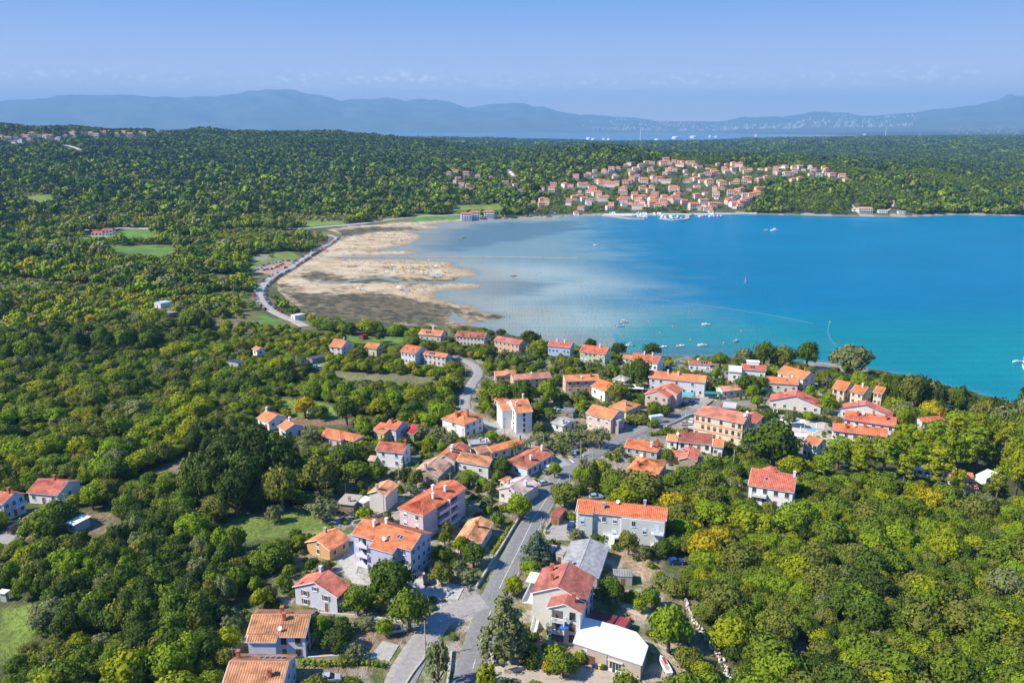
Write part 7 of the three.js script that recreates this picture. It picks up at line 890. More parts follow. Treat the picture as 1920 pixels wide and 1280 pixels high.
  for (const [px, py, l, wide, dep, col] of [[1285, 749, 'flat turquoise awning between the pink duplex and the long white house', 7, 4.5, [0.10, 0.42, 0.46]], [1335, 747, 'dark green shade roof over the sandy yard', 7, 3.5, [0.02, 0.22, 0.16]], [1486, 801, 'long white canopy roof beside the swimming pool', 9, 3, [0.84, 0.84, 0.86]], [1500, 828, 'low white canopy roof at the lower end of the pool terrace', 6, 3, [0.80, 0.81, 0.84]], [1187, 735, 'white carport roof between the orange-roofed villa and the pink duplex', 9, 6, [0.72, 0.72, 0.72]]]) { const g8 = ground(px, py), q = thing('shade_roof', l, 'awning', g8, -0.15); mesh('roof', box(wide, 0.14, dep, 0, 2.6, 0), mat(col), q); for (const x of [-1, 1]) for (const zz of [-1, 1]) mesh('post', rod([x * wide * 0.45, -0.5, zz * dep * 0.42], [x * wide * 0.45, 2.55, zz * dep * 0.42], 0.08), mat([0.5, 0.5, 0.5]), q); const m = project(g8[0], g8[1] + 2.6, g8[2]); keepPoly([[m[0] - 22, m[1] - 8], [m[0] + 22, m[1] - 8], [m[0] + 22, m[1] + 8], [m[0] - 22, m[1] + 8]], Math.hypot(g8[0], g8[2])); }
}
// ---------------------------------------------------------------- trees
// crown: clumps of many small leaf sprays spread through an uneven volume
function leafSpray(pos, nor, col, p, n, up, size, q, c) {
  const t = new THREE.Vector3(q() - 0.5, q() - 0.5, q() - 0.5).normalize(), fn = n.clone().addScaledVector(t, 0.95).normalize(), a = new THREE.Vector3().crossVectors(fn, t).normalize(), b = new THREE.Vector3().crossVectors(fn, a), sn = n.clone().multiplyScalar(0.72).addScaledVector(fn, 0.6).addScaledVector(up, 0.15).normalize(), s = size * (0.65 + 0.7 * q()), w = s * (0.55 + 0.3 * q());
  const v = [p.clone().addScaledVector(a, -s), p.clone().addScaledVector(b, w).addScaledVector(fn, s * 0.15), p.clone().addScaledVector(a, s), p.clone().addScaledVector(b, -w).addScaledVector(fn, s * 0.15)], k = 0.70 + 0.60 * q(), hue = (q() - 0.5) * 0.16;
  const g1 = v[1].clone().sub(v[0]), g2 = v[2].clone().sub(v[0]), flip = g1.cross(g2).dot(sn) < 0;
  for (const i of flip ? [0, 2, 1, 0, 3, 2] : [0, 1, 2, 0, 2, 3]) { pos.push(v[i].x, v[i].y, v[i].z); nor.push(sn.x, sn.y, sn.z); col.push(c[0] * k * (1 + hue), c[1] * k, c[2] * k); }
}
const sphereDir = (q) => { const z = q() * 2 - 1, a = q() * 6.2832, r = Math.sqrt(1 - z * z); return new THREE.Vector3(r * Math.cos(a), z, r * Math.sin(a)); };
function foliage(seed, clumps, leaves, size, c = [1, 1, 1]) {   // clumps: [centre, radius, flat]
  const q = mulberry(seed), pos = [], nor = [], col = [], up = new THREE.Vector3(0, 1, 0), mid = new THREE.Vector3(); for (const [p] of clumps) mid.addScaledVector(p, 1 / clumps.length);
  for (const [p, r, flat = 1] of clumps) {
    const out = p.clone().sub(mid).normalize(), tone = 0.86 + 0.28 * q(), cc = c.map((v) => v * tone);
    for (let i = 0; i < leaves; i++) { const d = sphereDir(q); if (d.dot(out) < -0.35 && q() < 0.75) continue; if (d.y < -0.55 && q() < 0.6) continue; const rr = r * (0.72 + 0.36 * q()), P = p.clone().add(new THREE.Vector3(d.x * rr, d.y * rr * flat, d.z * rr)); leafSpray(pos, nor, col, P, d.clone().multiplyScalar(0.8).addScaledVector(out, 0.35).normalize(), up, size, q, cc); }
    // inner twigs and leaves that close the clump
    const core = new THREE.IcosahedronGeometry(r * 0.6, 0), cp = core.attributes.position, cn = core.attributes.normal; for (let i = 0; i < cp.count; i++) { pos.push(p.x + cp.getX(i), p.y + cp.getY(i) * flat, p.z + cp.getZ(i)); nor.push(cn.getX(i), cn.getY(i), cn.getZ(i)); col.push(...cc.map((v) => v * 0.9)); }
  }
  const g = new THREE.BufferGeometry(); g.setAttribute('position', new THREE.Float32BufferAttribute(pos, 3)); g.setAttribute('normal', new THREE.Float32BufferAttribute(nor, 3)); g.setAttribute('color', new THREE.Float32BufferAttribute(col, 3)); return g;
}
function roundClumps(seed, n, flat, spread = 0.62) { const q = mulberry(seed), out = []; for (let i = 0; i < n; i++) { const k = (i + 0.5) / n, y = 1 - 1.55 * k, a = i * 2.39996 + q() * 0.7, r = Math.sqrt(Math.max(0, 1 - Math.min(1, Math.abs(y)) ** 2)), s = spread * (0.66 + 0.62 * q()); out.push([new THREE.Vector3(r * Math.cos(a) * s * (y < 0 ? 1.12 : 1), y * s * flat, r * Math.sin(a) * s * (y < 0 ? 1.12 : 1)), 0.30 + 0.17 * q(), 0.85]); } out.push([new THREE.Vector3(0, 0, 0), 0.48, flat]); return out; }
function trunkGeo(q, h, r, limbs, reach, from = 0.45) { const gs = [new THREE.CylinderGeometry(r * 0.55, r, h, 7).translate(0, h / 2, 0)]; for (let i = 0; i < limbs; i++) { const a = i * 2.4 + q(), y = h * (from + 0.5 * q()); gs.push(rod([0, y, 0], [Math.cos(a) * reach, y + reach * (0.5 + 0.5 * q()), Math.sin(a) * reach], r * 0.35, 5)); } return mergeGeometries(gs.map(plain)); }
// unit trees: crown radius 1, base at y = 0; kinds give [crown variants near, middle, far, trunk]
const KIND = {};
function kind(name, make, trunk) { KIND[name] = { hi: [0, 1, 2].map((v) => make(100 + v * 17 + name.length, 2)), mid: [0, 1].map((v) => make(200 + v * 13 + name.length, 1)), lo: [0, 1].map((v) => make(300 + v * 11 + name.length, 0)), trunk: trunk(mulberry(9 + name.length)) }; }
const lift = (cl, y) => cl.map(([p, r, f2]) => [p.clone().add(new THREE.Vector3(0, y, 0)), r, f2]);
kind('broadleaf', (s, l) => foliage(s, lift(roundClumps(s, [7, 12, 26][l], 0.82), 1.12), [9, 22, 84][l], [0.30, 0.165, 0.078][l]), (q) => trunkGeo(q, 1.0, 0.11, 5, 0.42));
kind('domed', (s, l) => foliage(s, lift(roundClumps(s, [8, 13, 30][l], 0.62, 0.68), 0.85), [9, 22, 76][l], [0.30, 0.16, 0.074][l]), (q) => trunkGeo(q, 0.75, 0.12, 5, 0.4));
kind('bush', (s, l) => foliage(s, lift(roundClumps(s, [5, 8, 13][l], 0.7), 0.55), [9, 22, 44][l], [0.34, 0.20, 0.13][l]), (q) => trunkGeo(q, 0.35, 0.08, 4, 0.25, 0.2));
kind('olive', (s, l) => foliage(s, lift(roundClumps(s, [6, 10, 18][l], 0.85, 0.7).map(([p, r, f2]) => [p, r * 0.85, f2]), 1.1), [9, 22, 44][l], [0.28, 0.14, 0.075][l]), (q) => trunkGeo(q, 0.8, 0.13, 5, 0.45, 0.3));
kind('pine', (s, l) => { const q = mulberry(s), cl = [], n = [6, 11, 20][l]; for (let i = 0; i < n; i++) { const k = i / n, a = i * 2.4 + q(), R = (1 - k * 0.65) * (0.45 + 0.45 * q()); cl.push([new THREE.Vector3(Math.cos(a) * R, 1.5 + k * 1.9 + 0.3 * q(), Math.sin(a) * R), 0.30 + 0.15 * q(), 0.62]); } return foliage(s, cl, [10, 22, 50][l], [0.28, 0.15, 0.085][l]); }, (q) => trunkGeo(q, 2.9, 0.10, 8, 0.55, 0.5));
kind('cypress', (s, l) => { const q = mulberry(s), cl = []; for (let i = 0; i < 12; i++) { const k = i / 11; cl.push([new THREE.Vector3((q() - 0.5) * 0.3, 0.7 + k * 6.2, (q() - 0.5) * 0.3), 0.85 * Math.pow(1 - k * 0.82, 0.7) * (k < 0.08 ? 0.75 : 1), 1.2]); } return foliage(s, cl, [8, 18, 36][l], [0.34, 0.24, 0.16][l]); }, (q) => trunkGeo(q, 1.5, 0.15, 0, 0));
kind('cedar', (s, l) => { const q = mulberry(s), cl = []; const tiers = [4, 6, 10][l]; for (let t = 0; t < tiers; t++) { const k = t / tiers, R = Math.pow(1 - k, 0.85) * 0.86, n = Math.max(2, Math.round([4, 6, 9][l] * (1 - k * 0.7))); for (let i = 0; i < n; i++) { const a = i / n * 6.28 + t * 1.3 + q() * 0.5, rr = R * (0.72 + 0.4 * q()); cl.push([new THREE.Vector3(Math.cos(a) * rr, 0.55 + k * 2.15 + (q() - 0.5) * 0.1, Math.sin(a) * rr), 0.16 + 0.12 * (1 - k) + 0.05 * q(), 0.6]); } cl.push([new THREE.Vector3(0, 0.55 + k * 2.15, 0), 0.12 + R * 0.45, 0.55]); } cl.push([new THREE.Vector3(0, 2.72, 0), 0.1, 1.8]); return foliage(s, cl, [9, 18, 34][l], [0.2, 0.11, 0.062][l]); }, (q) => trunkGeo(q, 2.6, 0.085, 10, 0.5, 0.2));
kind('palm', (s, l) => { const q = mulberry(s), pos = [], nor = [], col = [], up = new THREE.Vector3(0, 1, 0); for (let f2 = 0; f2 < 26; f2++) { const a = f2 * 2.4, e = 0.9 - 1.3 * (f2 / 26); let p = new THREE.Vector3(0, 3.1, 0), el = e; for (let i = 0; i < 9; i++) { const d = new THREE.Vector3(Math.cos(a) * Math.cos(el), Math.sin(el), Math.sin(a) * Math.cos(el)); p = p.clone().addScaledVector(d, 0.14); el -= 0.19; const side = new THREE.Vector3(-Math.sin(a), 0, Math.cos(a)), w = 0.2 * Math.sin(Math.PI * (i + 1.3) / 11); for (const sg of [-1, 1]) { const v = [p, p.clone().addScaledVector(d, 0.13), p.clone().addScaledVector(side, sg * w).addScaledVector(up, -w * 0.5)]; for (const x of v) { pos.push(x.x, x.y, x.z); nor.push(0, 0.9, 0.1); const k = 0.8 + 0.4 * q(); col.push(k, k, k); } } } } const g = new THREE.BufferGeometry(); g.setAttribute('position', new THREE.Float32BufferAttribute(pos, 3)); g.setAttribute('normal', new THREE.Float32BufferAttribute(nor, 3)); g.setAttribute('color', new THREE.Float32BufferAttribute(col, 3)); return g; }, (q) => trunkGeo(q, 3.1, 0.12, 0, 0));
const leafM = (c) => new THREE.MeshPhysicalMaterial({ color: new THREE.Color().setRGB(...c), vertexColors: true, roughness: 0.75, specularIntensity: 0.12, side: THREE.DoubleSide, transmission: 0.34, thickness: 0 });
const TONES = { 'dark green': [0.069, 0.107, 0.018], 'deep green': [0.101, 0.158, 0.018], 'mid green': [0.164, 0.228, 0.018], 'bright green': [0.232, 0.322, 0.015], 'yellow-green': [0.288, 0.326, 0.011], 'olive green': [0.192, 0.212, 0.032], 'grey-green': [0.221, 0.247, 0.090], 'blue-green': [0.147, 0.210, 0.125], 'yellowing': [0.435, 0.357, 0.014], 'brownish': [0.310, 0.218, 0.062], 'bluish green': [0.052, 0.100, 0.032], 'shaded green': [0.042, 0.074, 0.025], 'purple-leaved': [0.115, 0.051, 0.048] };  // this darkest green is the leaf colour of far oak and macchia
const toneM = Object.fromEntries(Object.entries(TONES).map(([k, c]) => [k, leafM(c)])), barkM = mat([0.16, 0.12, 0.09], 0.95);
const trees = [];   // {x, y, z, r, h (vertical scale), kind, tone, px, forced}
function plant(kindName, px, py, ty, wpx, tone, hint) { const g = ground(px, py), pr = project(...g), pm = F / pr[2], r = wpx / 2 / pm, dep = PITCH + Math.atan((py - 640) / F), hh = (py - ty) / pm / Math.max(0.4, Math.cos(dep)) - (r * Math.sin(dep) * 0.6), full = { broadleaf: 1.85, domed: 1.45, bush: 1.15, olive: 1.85, pine: 3.6, cypress: 7.6, cedar: 2.9, palm: 3.6 }[kindName]; trees.push({ x: g[0], y: g[1], z: g[2], r: kindName === 'cypress' ? r : r, h: Math.max(hh, r * 0.6) / full / r, kind: kindName, tone, size: wpx * 3, px, py, hint }); }
const T = (k, list) => list.forEach((a) => plant(k, ...a));
T('cedar', [[947, 1236, 1102, 98, 'grey-green', 'beside the balcony house'], [1006, 1052, 988, 62, 'blue-green', 'on the main road'], [1113, 922, 858, 38, 'dark green', 'right of the junction']]);
T('broadleaf', [[768, 1180, 1106, 76, 'mid green', 'on the lane above the silver car'], [736, 1130, 1050, 82, 'deep green', 'in front of the lavender apartments'], [670, 1152, 1100, 54, 'mid green', 'right of the lilac gable house'], [714, 1138, 1106, 38, 'yellow-green', 'at the garden path'], [600, 1206, 1154, 44, 'bright green', 'beside the clay-roofed house'], [634, 1222, 1178, 62, 'dark green', 'above the white gazebo'], [722, 1192, 1160, 34, 'bright green', 'leaning over the silver car'], [828, 1096, 1054, 46, 'olive green', 'at the drive'], [888, 1064, 1016, 48, 'deep green', 'before the roadside cottage'], [864, 1044, 1004, 30, 'yellow-green', 'left of the roadside cottage'], [834, 1024, 996, 26, 'mid green', 'behind the lavender apartments'], [974, 972, 925, 50, 'bright green', 'fig tree before the grey-tiled house'], [1060, 952, 906, 54, 'olive green', 'right of the road before the junction'], [1046, 936, 905, 30, 'grey-green', 'at the road before the junction'], [1203, 945, 882, 88, 'olive green', 'before the wide orange hip roof'], [1152, 938, 888, 54, 'mid green', 'left of the wide orange hip roof'], [1178, 1040, 996, 40, 'olive green', 'at the stair of the grey apartments'], [1144, 1134, 1082, 58, 'deep green', 'right of the grey barn'], [1253, 1222, 1138, 78, 'bright green', 'right of the white flat roof'], [1448, 872, 784, 98, 'deep green', 'large, right of the hotel'], [1593, 708, 644, 74, 'grey-green', 'tall, on the sea front'], [1512, 692, 640, 42, 'deep green', 'tall, left of the sea-front poplar'], [1222, 670, 642, 35, 'dark green', 'round, on the shore'], [1160, 670, 641, 31, 'dark green', 'round, on the shore'], [1107, 655, 634, 24, 'dark green', 'round, behind the green terrace'], [993, 655, 619, 44, 'dark green', 'behind the salmon terrace'], [940, 632, 616, 20, 'dark green', 'between two terraces'], [1198, 728, 670, 44, 'deep green', 'before the white terrace'], [982, 762, 712, 44, 'deep green', 'right of the tall white house'], [1026, 760, 712, 40, 'bright green', 'behind the tall white house'], [942, 756, 711, 54, 'mid green', 'left of the tall white house'], [690, 629, 597, 44, 'yellow-green', 'on the lawn'], [657, 628, 604, 26, 'deep green', 'on the lawn'], [712, 642, 622, 17, 'deep green', 'on the lawn'], [641, 652, 622, 20, 'mid green', 'behind the white lawn house'], [174, 955, 909, 42, 'bright green', 'round, right of the single white house'], [206, 950, 897, 38, 'olive green', 'right of the single white house'], [364, 1024, 962, 66, 'bright green', 'round, at the lawn edge'], [430, 905, 815, 74, 'dark green', 'at the heart of the left wood'], [482, 902, 798, 78, 'dark green', 'tallest of the left wood'], [462, 934, 842, 74, 'deep green', 'in the left wood'], [404, 950, 858, 68, 'dark green', 'in the left wood'], [376, 934, 852, 62, 'deep green', 'in the left wood'], [442, 962, 880, 68, 'dark green', 'in the left wood, above the lawn'], [520, 900, 812, 80, 'deep green', 'in the left wood'], [530, 960, 872, 66, 'olive green', 'above the flat-roofed shed'], [600, 925, 855, 70, 'olive green', 'above the flat-roofed shed'], [668, 905, 862, 56, 'mid green', 'left of the tall narrow house'], [705, 900, 866, 44, 'mid green', 'below the plain white house'], [780, 915, 880, 30, 'olive green', 'left of the stone cottage'], [940, 892, 856, 42, 'deep green', 'between the white wing and the blue-walled house'], [876, 895, 880, 40, 'bright green', 'vine garden of the white wing'], [1066, 1100, 1085, 22, 'bright green', ''], [995, 1085, 1050, 40, 'bright green', 'below the blue spruce'], [963, 1118, 1080, 38, 'yellow-green', 'at the roadside'], [572, 782, 742, 44, 'yellowing', 'in the clearing'], [600, 786, 758, 34, 'deep green', 'in the clearing'], [650, 796, 742, 50, 'deep green', 'behind the clearing'], [1086, 905, 874, 26, 'bright green', 'at the junction'], [1040, 895, 866, 26, 'bright green', 'beside the camper van'], [1395, 690, 652, 36, 'grey-green', 'on the shore'], [1432, 690, 640, 44, 'deep green', 'on the shore'], [1468, 692, 648, 44, 'olive green', 'on the shore'], [1350, 690, 660, 36, 'mid green', 'on the shore'], [1400, 742, 700, 44, 'deep green', 'below the modern villa'], [1425, 735, 704, 32, 'mid green', 'below the modern villa']]);
T('broadleaf', [[1160, 755, 715, 46, 'olive green', 'behind the salmon house'], [1228, 780, 752, 30, 'mid green', 'at the pink duplex'], [1250, 782, 757, 28, 'deep green', 'at the pink duplex'], [1409, 755, 722, 24, 'bright green', 'umbrella-shaped, behind the hotel'], [1420, 766, 740, 26, 'bright green', 'umbrella-shaped, behind the hotel'], [1552, 776, 736, 34, 'bright green', 'right of the split-gable house'], [1516, 760, 730, 26, 'bright green', 'behind the split-gable house'], [1696, 800, 762, 36, 'bright green', 'right of the red-roofed complex'], [1480, 800, 770, 24, 'grey-green', 'on the pool terrace']]);
T('olive', [[822, 1292, 1203, 50, 'grey-green', 'at the fork of lane and main road'], [664, 1238, 1208, 40, 'grey-green', 'right of the white gazebo'], [681, 1178, 1156, 44, 'grey-green', 'in the terraced garden'], [606, 978, 934, 62, 'grey-green', 'round, at the paved bend'], [1094, 897, 858, 24, 'grey-green', 'at the junction'], [1079, 1014, 992, 36, 'grey-green', 'before the grey apartments'], [770, 925, 904, 28, 'grey-green', 'right of the tall narrow house'], [876, 1092, 1066, 42, 'grey-green', 'at the paved drive'], [820, 830, 798, 40, 'grey-green', 'below the hipped white house'], [790, 822, 794, 34, 'grey-green', 'below the red metal shed'], [845, 832, 806, 34, 'grey-green', 'below the hipped white house'], [1012, 840, 806, 44, 'grey-green', 'olive grove left of the junction'], [1040, 852, 822, 40, 'grey-green', 'olive grove left of the junction'], [1070, 836, 802, 50, 'grey-green', 'olive grove behind the signs'], [1100, 836, 806, 44, 'grey-green', 'olive grove behind the signs'], [1125, 842, 800, 36, 'grey-green', 'before the rose house'], [1065, 852, 830, 34, 'grey-green', 'behind the signs'], [720, 820, 796, 30, 'grey-green', 'below the red lean house'], [865, 905, 885, 30, 'grey-green', 'beside the stone cottage'], [585, 835, 800, 40, 'grey-green', 'left of the meadow bungalow'], [546, 860, 826, 36, 'grey-green', 'below the lower white cottage']]);
T('cypress', [[758, 908, 852, 15, 'dark green', 'above the tall narrow house'], [1440, 870, 820, 13, 'dark green', 'before the big tree, left of two'], [1469, 870, 826, 11, 'dark green', 'before the big tree, right of two'], [1389, 750, 729, 6, 'dark green', 'before the beige bungalow, left'], [1399, 750, 730, 6, 'dark green', 'before the beige bungalow, right'], [1187, 728, 686, 12, 'dark green', 'before the white terrace'], [1302, 744, 733, 5, 'dark green', 'at the long white house']]);
T('palm', [[966, 858, 826, 24, 'mid green', 'left palm by the orange back wing'], [988, 858, 820, 24, 'mid green', 'right palm by the orange back wing'], [1035, 792, 768, 22, 'bright green', 'palm by the grey workshop'], [640, 1252, 1228, 18, 'bright green', 'small palm in the hedge garden']]);
T('pine', [[1756, 932, 832, 70, 'yellow-green', 'tall, before the camp'], [1694, 912, 850, 46, 'yellow-green', 'before the camp'], [1793, 945, 880, 34, 'yellow-green', 'before the low camp building'], [1868, 940, 876, 36, 'yellow-green', 'right of the low camp building'], [1905, 930, 862, 50, 'yellow-green', 'at the right edge'], [1570, 880, 816, 60, 'bright green', 'below the front red house'], [1612, 890, 816, 66, 'yellow-green', 'below the front red house'], [1655, 900, 818, 64, 'bright green', 'below the front red house'], [1640, 865, 815, 44, 'olive green', 'below the front red house'], [1700, 860, 790, 56, 'bright green', 'right of the red complex'], [1745, 870, 786, 60, 'bright green', 'right of the red complex'], [1790, 860, 776, 62, 'yellow-green', 'by the pine-framed house'], [1830, 880, 800, 52, 'bright green', 'by the pine-framed house'], [1880, 870, 790, 50, 'yellow-green', 'before the pine-framed house'], [1915, 860, 780, 50, 'bright green', 'at the right edge'], [1590, 850, 824, 40, 'bright green', 'before the front red house'], [1545, 900, 846, 52, 'bright green', 'right of the veranda house'], [1680, 850, 805, 40, 'olive green', 'right of the front red house']]);
T('bush', [[912, 1290, 1246, 40, 'yellow-green', 'round, on the road fork at the bottom edge'], [1028, 1262, 1238, 26, 'yellowing', 'golden, before the workshop'], [1040, 1238, 1208, 44, 'bright green', 'vine arbour before the workshop'], [1088, 1240, 1218, 26, 'bright green', 'vine arbour before the workshop'], [993, 1246, 1222, 40, 'deep green', 'under the cedar'], [690, 1138, 1124, 26, 'mid green', 'at the garden path'], [1036, 1028, 1012, 20, 'deep green', 'at the stair of the grey apartments'], [1134, 1016, 1004, 18, 'deep green', 'at the stair of the grey apartments'], [1118, 1010, 1000, 20, 'deep green', 'at the stair of the grey apartments'], [726, 984, 964, 24, 'olive green', 'round, behind the lavender apartments'], [684, 970, 950, 36, 'bright green', 'before the tall narrow house'], [1226, 800, 786, 26, 'mid green', 'rounded, by the motorhome'], [1198, 792, 778, 50, 'olive green', 'hedge behind the white car'], [1252, 812, 800, 30, 'deep green', 'hedge at the hotel yard'], [1278, 815, 804, 30, 'bright green', 'hedge at the hotel yard']]);
function hedge(label, list, w, h, tone) { const line = curve(list, 1.1), cl = []; const q = mulberry(line.length), c0 = line[Math.floor(line.length / 2)], y0 = height(...c0); for (const [x, z] of line) for (const s of [-0.28, 0.28]) cl.push([new THREE.Vector3(x - c0[0] + (q() - 0.5) * 0.3, height(x, z) - y0 + h * 0.55, z - c0[1] + s * w), h * 0.55, 1]); const o = thing('hedge', label, 'hedge', [c0[0], y0, c0[1]]); mesh('foliage', foliage(line.length, cl, 26, 0.2), toneM[tone], o); mesh('stem', cl.filter((_, i) => i % 4 === 0).map(([p]) => rod([p.x, p.y - h * 0.6, p.z], [p.x, p.y, p.z], 0.05)), barkM, o); for (const [x, z] of line) solids.push([x, z, 0.8]); }
hedge('clipped dark hedge along the pool terrace below the split-gable house', [1432, 774, 1470, 777, 1510, 786, 1558, 793], 2.4, 2.0, 'dark green'); hedge('clipped hedge in two tones along the garden by the lane', [570, 1246, 620, 1248, 680, 1246, 718, 1250], 1.3, 1.2, 'bright green'); hedge('green hedge between the eastern road and the bungalow', [1220, 817, 1245, 815, 1262, 819], 1.6, 1.6, 'mid green'); hedge('leafy hedge along the road wall before the roadside cottage', [925, 1040, 945, 1010, 960, 985], 1.3, 1.3, 'yellow-green'); hedge('hedge above the drive at the left edge', [28, 985, 55, 975, 85, 962], 1.6, 1.3, 'bright green'); hedge('hedge on the lawn below the red playhouse', [655, 646, 700, 648, 740, 647], 1.4, 1.2, 'deep green'); hedge('hedge behind the parking yard of the grey apartments', [1052, 972, 1075, 976], 1.6, 1.6, 'bright green');
// zones of the scattered wood
const VILLAGE = poly0([870, 700, 950, 650, 1120, 664, 1300, 672, 1560, 694, 1600, 740, 1560, 800, 1560, 840, 1420, 860, 1400, 880, 1300, 890, 1110, 892, 1110, 985, 1260, 1000, 1260, 1060, 1240, 1130, 1250, 1290, 560, 1290, 400, 1290, 430, 1170, 540, 1080, 570, 980, 630, 920, 770, 880, 800, 850, 870, 790], 9), SCRUB = [G([80, 410, 140, 394, 250, 400, 295, 414, 265, 427, 95, 422]).map((g) => [g[0], g[2]]), poly0([0, 545, 120, 530, 300, 545, 480, 560, 480, 595, 330, 600, 200, 590, 0, 615], 11), poly0([560, 675, 700, 680, 860, 694, 860, 735, 700, 738, 560, 725], 9), poly0([540, 800, 760, 800, 860, 820, 830, 850, 700, 870, 560, 860], 9), poly0([380, 580, 470, 575, 640, 640, 560, 690, 430, 660], 9)], DARKWOOD = [poly0([120, 1000, 330, 940, 440, 1010, 560, 1000, 520, 1100, 420, 1200, 390, 1290, 200, 1230, 120, 1100], 12), poly0([340, 830, 520, 790, 540, 900, 420, 980, 350, 930], 12), poly0([0, 640, 300, 620, 240, 680, 0, 720], 12)], SHOREWOOD = poly0([1640, 712, 1760, 740, 1920, 780, 2300, 890, 2300, 960, 1920, 870, 1800, 800, 1680, 790, 1650, 740], 4), TOWN = G([1010, 405, 1000, 385, 1090, 345, 1130, 325, 1240, 303, 1430, 315, 1560, 320, 1570, 330, 1430, 345, 1400, 400]).map((g) => [g[0], g[2]]), SHORETREES = poly0([1255, 670, 1400, 668, 1560, 678, 1640, 694, 1640, 712, 1560, 694, 1400, 690, 1260, 682], 3), PINEWOOD = poly0([1540, 842, 1700, 806, 1920, 840, 2300, 950, 2300, 1010, 1920, 925, 1560, 905], 11), OPEN = patches.slice(1, 24).filter((_, i) => ![7, 8, 12, 22].includes(i)).map((p) => p[0]);
const gridRoads = new Map(); for (const [line, w] of roadLines) for (const [x, z] of line) { const k = Math.round(x / 10) + ',' + Math.round(z / 10); if (!gridRoads.has(k)) gridRoads.set(k, []); gridRoads.get(k).push([x, z, w]); } for (const s of solids) { const k = Math.round(s[0] / 10) + ',' + Math.round(s[1] / 10); if (!gridRoads.has(k)) gridRoads.set(k, []); gridRoads.get(k).push(s); }
for (const t of trees) { const k = Math.round(t.x / 10) + ',' + Math.round(t.z / 10); if (!gridRoads.has(k)) gridRoads.set(k, []); gridRoads.get(k).push([t.x, t.z, t.r * 0.7]); }
const blocked = (x, z, pad) => { const a = Math.round(x / 10), b = Math.round(z / 10); for (let i = a - 1; i <= a + 1; i++) for (let j = b - 1; j <= b + 1; j++) for (const s of gridRoads.get(i + ',' + j) ?? []) if ((s[0] - x) ** 2 + (s[1] - z) ** 2 < (s[2] + pad) ** 2) return true; return false; };
function hides(x, y, z, r, hh) {   // would its crown stand in front of something the photograph shows clear?
  const d = Math.hypot(x, z), p = project(x, y + hh * 0.6, z), t = project(x, y + hh * 0.95, z), rp = F / p[2] * r * 0.72;
  for (const [X, Y] of [[p[0], p[1]], [p[0] - rp, p[1]], [p[0] + rp, p[1]], [t[0], t[1]], [t[0] - rp * 0.6, (t[1] + p[1]) / 2], [t[0] + rp * 0.6, (t[1] + p[1]) / 2]]) { const i = Math.round(X / 2), j = Math.round(Y / 2); if (i >= 0 && j >= 0 && i < KW && j < KH && keep[j * KW + i] > d + 1) return true; } return false;
}
const pick = (q, list) => { let s = 0; for (const [, w] of list) s += w; let v = q * s; for (const [k, w] of list) if ((v -= w) <= 0) return k; return list[0][0]; };
